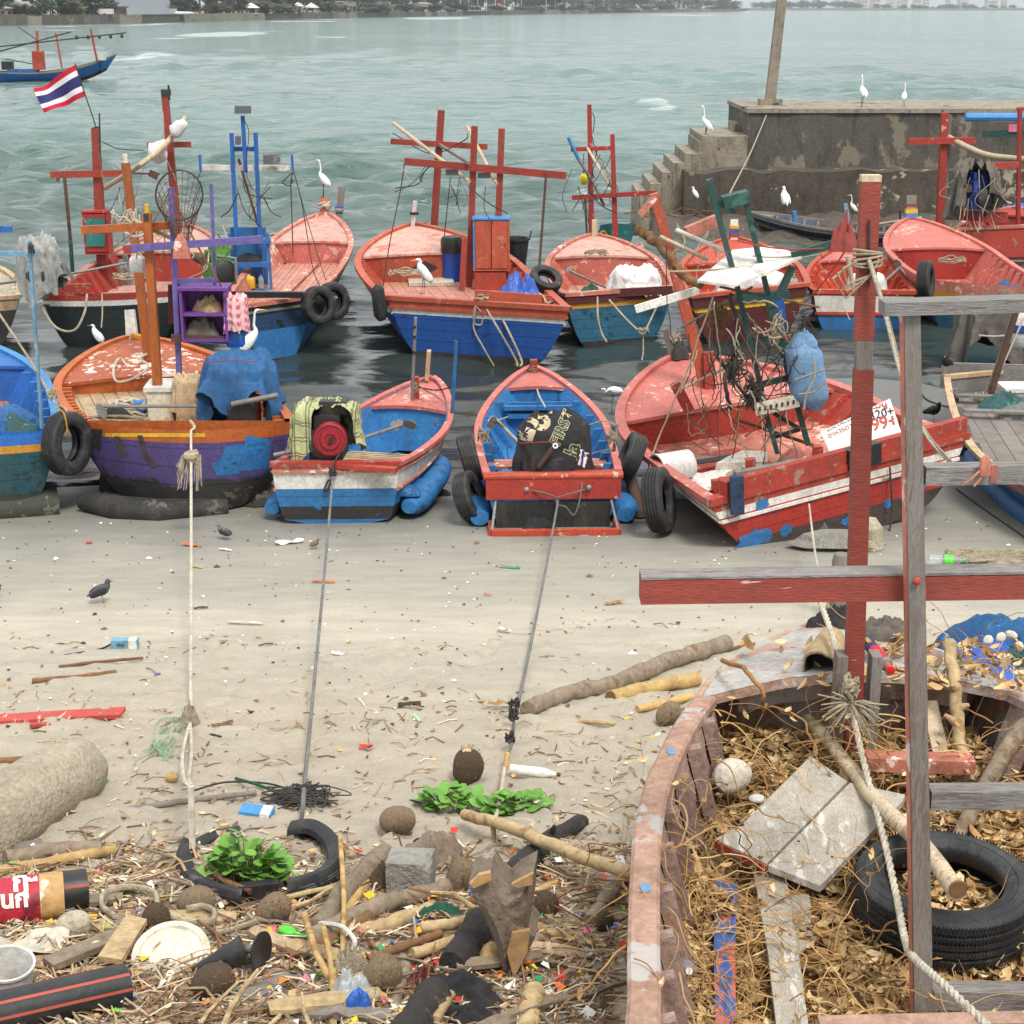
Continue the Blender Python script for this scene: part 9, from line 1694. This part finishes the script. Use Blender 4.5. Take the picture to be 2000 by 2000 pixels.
 for lb, px, py, w_, h_, m_ in (('orange plastic bag scrap on the damp sand',372,1065,34,9, 'orange plastic'),('yellow wrapper on the damp sand below the orange scrap',382,1107,30,6, 'amber plastic'),('orange strip on the damp sand by the grey rope',632,1137,46,6, 'orange plastic'),('white torn sheet on the damp sand left of the blue boat',565,1060,56,12, 'white sheet'),('small white scrap on the damp sand under the pied pigeon',440,1074,26,6, 'white sheet'),('green plastic strip on the damp sand',995,1108,42,6, 'green plastic'),('brown dry leaf lying left of the red crossbeam',1200,1178,40,10, 'dry leaf'),('pale scrap on the sand in the middle of the beach',985,1232,26,10, 'old white plastic'),('pink scrap on the damp sand',952,1161,16,5, 'pink paint'),('white paper scrap on the tide line',660,1278,28,11, 'white sheet'),('lilac plastic strip on the tide line',322,1315,42,6, 'lilac paint'),('dark leaf lying beside the beige rope',392,1188,28,6, 'dark husk'),('brown bark piece on the sand',435,1415,44,10, 'brown stick'),('red can at the upper left of the sand',174,1060,12,9, 'red plastic'),('grey plastic block scrap on the sand',742,1410,28,10, 'dull steel'),('pale green straw on the sand',815,1402,8,34, 'pale green bottle'),('yellow cap on the sand near the log',1228,1406,16,10, 'yellow plastic'),('yellow cap next to the husk tufts',1278,1442,14,12, 'amber plastic'),('red wrapper scrap on the upper wrack',715,1460,26,12, 'red plastic'),('torn white and pale strip near the middle left',480,1217,70,8, 'old white plastic'),('brown crumpled leaf below the pale strip',437,1254,16,10, 'dry leaf'),('blue scrap near the beige rope knot',422,1472,13,9, 'blue plastic'),('black cord scrap near the beige rope knot',420,1438,30,8, 'black cloth'),('dark seaweed clump on the sand',800,1378,44,16, 'dark husk'),('brown leaf pile beside the white stake rope',975,1375,44,14, 'dry leaf'),('red plastic scrap left of the peeled branch',887,1622,14,20, 'red plastic'),('green leafy scrap near the big cylinder',203,1530,12,24, 'green plastic')): scrap(lb, px, py, w_, h_, m_)
 pigeon('dark grey pigeon walking on the sand at the left',gnd(200,1177), pxm(46, gnd(200,1177)),-1.25); pigeon('speckled pigeon pecking on the damp sand below the purple boat',gnd(437,1054), pxm(30, gnd(437,1054)),1.35, 'pigeon pied'); pigeon('small brown sparrow on the damp sand below the blue boat',gnd(616,1072), pxm(20, gnd(616,1072)),-1.2, 'brown plumage','brown plumage','dark leg','sparrow','sparrow'); pigeon('dark pigeon cut off by the left edge',gnd(-8,1170), pxm(30, gnd(0,1170)),-1.4)
 c = gnd(1140,1046); MB().lathe([(.055,0),(.05,.012),(.0,.014)], frame(c, z=(0,-.5,1)),18).thing('clear_cup','clear plastic','clear cup on the sand beside the red stern step','cup',smooth=42)
big_things()
def litter():
 rr = Rnd(77); P = []
 def dens(x, y):
  if x > np.interp(y, [3,4,5.6,6.6,7.9], [.3,.3,.45,.75,1.4]) - .03 and y < 7.9: return 0
  n = .5+.9*NZ((x*.9, y*.9,3))+.4*NZ((x*2.7, y*2.7,6))
  k = sm(7.6,6.3, y)*(.5+.9*n) if y < 7.6 else 0
  k = max(k, (.05+.2*max(0, n - .4))*sm(11.6,8.5, y)); t = abs(y - 11.45 - .35*sin(x*.9) - .2*sin(x*2.3)); k = max(k, .12*math.exp(-(t/.16) ** 2)*(.4+n)); t2 = abs(y - 9.6 - .3*sin(x*.7+1)); k = max(k, .08*math.exp(-(t2/.2) ** 2)*(.4+n)); return k
 TW = [lc(c) for c in ((160,136,108),(128,104,80),(186,162,132),(202,182,152),(104,84,66),(168,142,114),(216,200,174),(136,104,78))]; BR = [lc(c) for c in ((230,228,222),(230,228,222),(240,240,236),(196,52,44),(226,180,44),(56,110,190),(60,150,96),(236,130,60),(230,226,210),(200,196,180),(120,190,80),(216,120,140))]
 def gzz(x, y):
  z = gz(x, y); return z+gnoise(x, y, z)
 n = 0; tries = 0
 while n < 20000 and tries < 220000:
  tries += 1; y = 3.6+8.4*rr.random() ** 1.7; x = rr.uniform(-.36,.36)*(y+2.2)
  if rr.random() > dens(x, y): continue
  n += 1; z = gzz(x, y); u = rr.random(); deep = y < 7
  if u < .5:
   L_ = rr.uniform(.04,.2)*(1.3 if deep else .8); a = rr.uniform(0,6.28); lift = rr.uniform(0,.05) if deep else .004; P.append(twigp((x, y, z+lift),(x+L_*cos(a), y+L_*sin(a), gzz(x+L_*cos(a), y+L_*sin(a))+lift*rr.random()+.003), rr.uniform(.0018,.0055), rr.choice(TW), L_*.15, rr))
  elif u < .82: P.append(leafp((x, y, z+rr.uniform(.003,.03 if deep else .008)), rr.uniform(.02,.06), rr, rr.choice(TW+TW+LEAFC),.3))
  elif u < .93 or not deep:
   s = rr.uniform(.008,.022); v = [(x+s*cos(k*1.57+u*60)*rr.uniform(.5,1.2), y+s*sin(k*1.57+u*60)*rr.uniform(.5,1.2), z+rr.uniform(.002,.014)) for k in range(4)]; P.append((v, [(0,1,2,3)], rr.choice(TW)))
  else:
   s = rr.uniform(.008,.03); v = [(x+s*cos(k*1.57+u*60)*rr.uniform(.5,1.2), y+s*sin(k*1.57+u*60)*rr.uniform(.5,1.2), z+rr.uniform(.012,.05)) for k in range(4)]; P.append((v, [(0,1,2,3)], rr.choice(BR)))
 scatter('wrack_litter',P, 'twigs, leaves and scraps strewn over the upper beach')
 # shell and pebble grit on the damp sand
 P = []
 for k in range(900):
  y = rr.uniform(9,16); x = rr.uniform(-.36,.36)*(y+1); s = rr.uniform(.004,.016)*(1+(rr.random() < .06)*1.5); z = gz(x, y)+.006; c = rr.choice((lc((60,54,48)), lc((84,70,56)), lc((236,232,224)), lc((120,96,70)))); v = [(x+s*cos(q*1.05)*rr.uniform(.6,1.3), y+s*sin(q*1.05)*rr.uniform(.5,1.1), z) for q in range(6)] + [(x, y, z+s*.6)]; P.append((v, [(i, (i+1) % 6,6) for i in range(6)], c))
 scatter('beach_grit',P, 'small shells, pebbles and dark bits on the damp sand')
 for k in range(26):
  y = rr.uniform(4.6,6.9); x = rr.uniform(-.34,.02)*(y+2); L_ = rr.uniform(.25,.7); a = rr.gauss(.35,.5); p = V((x, y, gzz(x, y)+rr.uniform(.02,.06))); d = V((cos(a), sin(a),0)); e = p+d*L_; e.z = gzz(e.x, e.y)+rr.uniform(.01,.06); q = MB(); w_ = rr.uniform(.03,.09); n_ = 7; rows = []
  sd = d.cross(V((0,0,1)))
  for i in range(n_): c = p.lerp(e, i/(n_ - 1)); ww = w_*(.5+.12*NZ((i*.8, k, 0)))*(1 if 0 < i < n_ - 1 else .7); rows.append([c - sd*ww - V((0,0,.012)), c - sd*ww+V((0,0,.008)), c+V((0,0,.014)), c+sd*ww+V((0,0,.008)), c+sd*ww - V((0,0,.012))])
  q.grid(rows, close=True); q.f += [tuple(range(5)), tuple((n_ - 1)*5+i for i in range(5))]; q.m += [0,0]; q.thing('driftwood_plank',('driftwood','pale driftwood','bare plank deck','weathered wood')[k % 4], ('brown grey','pale','tan','silver grey')[k % 4] + ' splintered driftwood plank among the beach wrack','driftwood',smooth=25, group=('brown grey','pale','tan','silver grey')[k % 4] + ' splintered planks in the wrack')
 # sticks, scraps and caps one can count
 sm_ = [MB().tube(jitter([V((-.5+i/6,.02*sin(i*s),.01)) for i in range(7)], .012, Rnd(s)), [.02,.024,.022,.024,.02,.018,.012], 6).mesh('stick',('brown stick','pale driftwood','driftwood')[s % 3], 60) for s in range(6)]
 k = 0
 while k < 260:
  y = 4.2+6.6*rr.random() ** 1.5; x = rr.uniform(-.35,.35)*(y+2)
  if rr.random() > dens(x, y)*1.2: continue
  k += 1; o = bpy.data.objects.new('stick',rr.choice(sm_)); COL.objects.link(o); L_ = rr.choice((.14,.2,.26,.34,.44,.6))*rr.uniform(.8,1.1)*(1 if y < 7 else .6); o.location = (x, y, gzz(x, y)+(rr.uniform(.01,.07) if y < 7 else .005)); o.scale = (L_, L_*rr.uniform(.5,1), L_*rr.uniform(.5,1)); o.rotation_euler = (rr.uniform(0,6), rr.uniform(-.15,.15) - .12*cos(0), rr.uniform(0,6.28)); cw = {'brown stick': 'dark brown','pale driftwood': 'pale','driftwood': 'grey brown'}[o.data.materials[0].name]; tag(o, 'thin %s stick lying in the beach wrack' % cw, 'stick',cw + ' sticks strewn in the beach wrack')
 cl = [('white plastic','white plastic scrap lying in the beach wrack','white plastic scraps in the wrack',26),('red plastic','red plastic scrap lying in the beach wrack','red plastic scraps in the wrack',9),('yellow plastic','yellow plastic scrap lying in the beach wrack','yellow plastic scraps in the wrack',9),('blue plastic','blue plastic scrap lying in the beach wrack','blue plastic scraps in the wrack',7),('orange plastic','orange plastic scrap lying in the beach wrack','orange plastic scraps in the wrack',5),('green plastic','green plastic scrap lying in the beach wrack','green plastic scraps in the wrack',5)]
 for m_, lb, gr, num in cl:
  caps = MB().lathe([(.5,0),(.52,.3),(.46,.36),(0,.36)], n=12).mesh('bottle_cap',m_, 30); fl = MB().grid([[(a - .5, b*.7 - .35,.25*NZ((a*2, b*2, num))) for a in (0,.3,.7,1)] for b in (0,.4,1)]).mesh('plastic_scrap',m_, 'all'); n = 0
  while n < num:
   y = rr.uniform(4.3,7); x = rr.uniform(-.34,.34)*(y+2)
   if m_ != 'white plastic' and rr.random() < .6: x = rr.uniform(-.7,.5)
   if rr.random() > dens(x, y): continue
   n += 1; cap = rr.random() < .4; o = bpy.data.objects.new('plastic_top' if cap else 'plastic_scrap',caps if cap else fl); COL.objects.link(o); s = rr.uniform(.028,.04) if cap else rr.uniform(.035,.075); o.scale = (s, s, s); o.location = (x, y, gzz(x, y)+rr.uniform(.02,.05)); o.rotation_euler = (rr.uniform(-.6,.6), rr.uniform(-.6,.6), rr.uniform(0,6)); tag(o, lb, 'litter',gr)
litter()
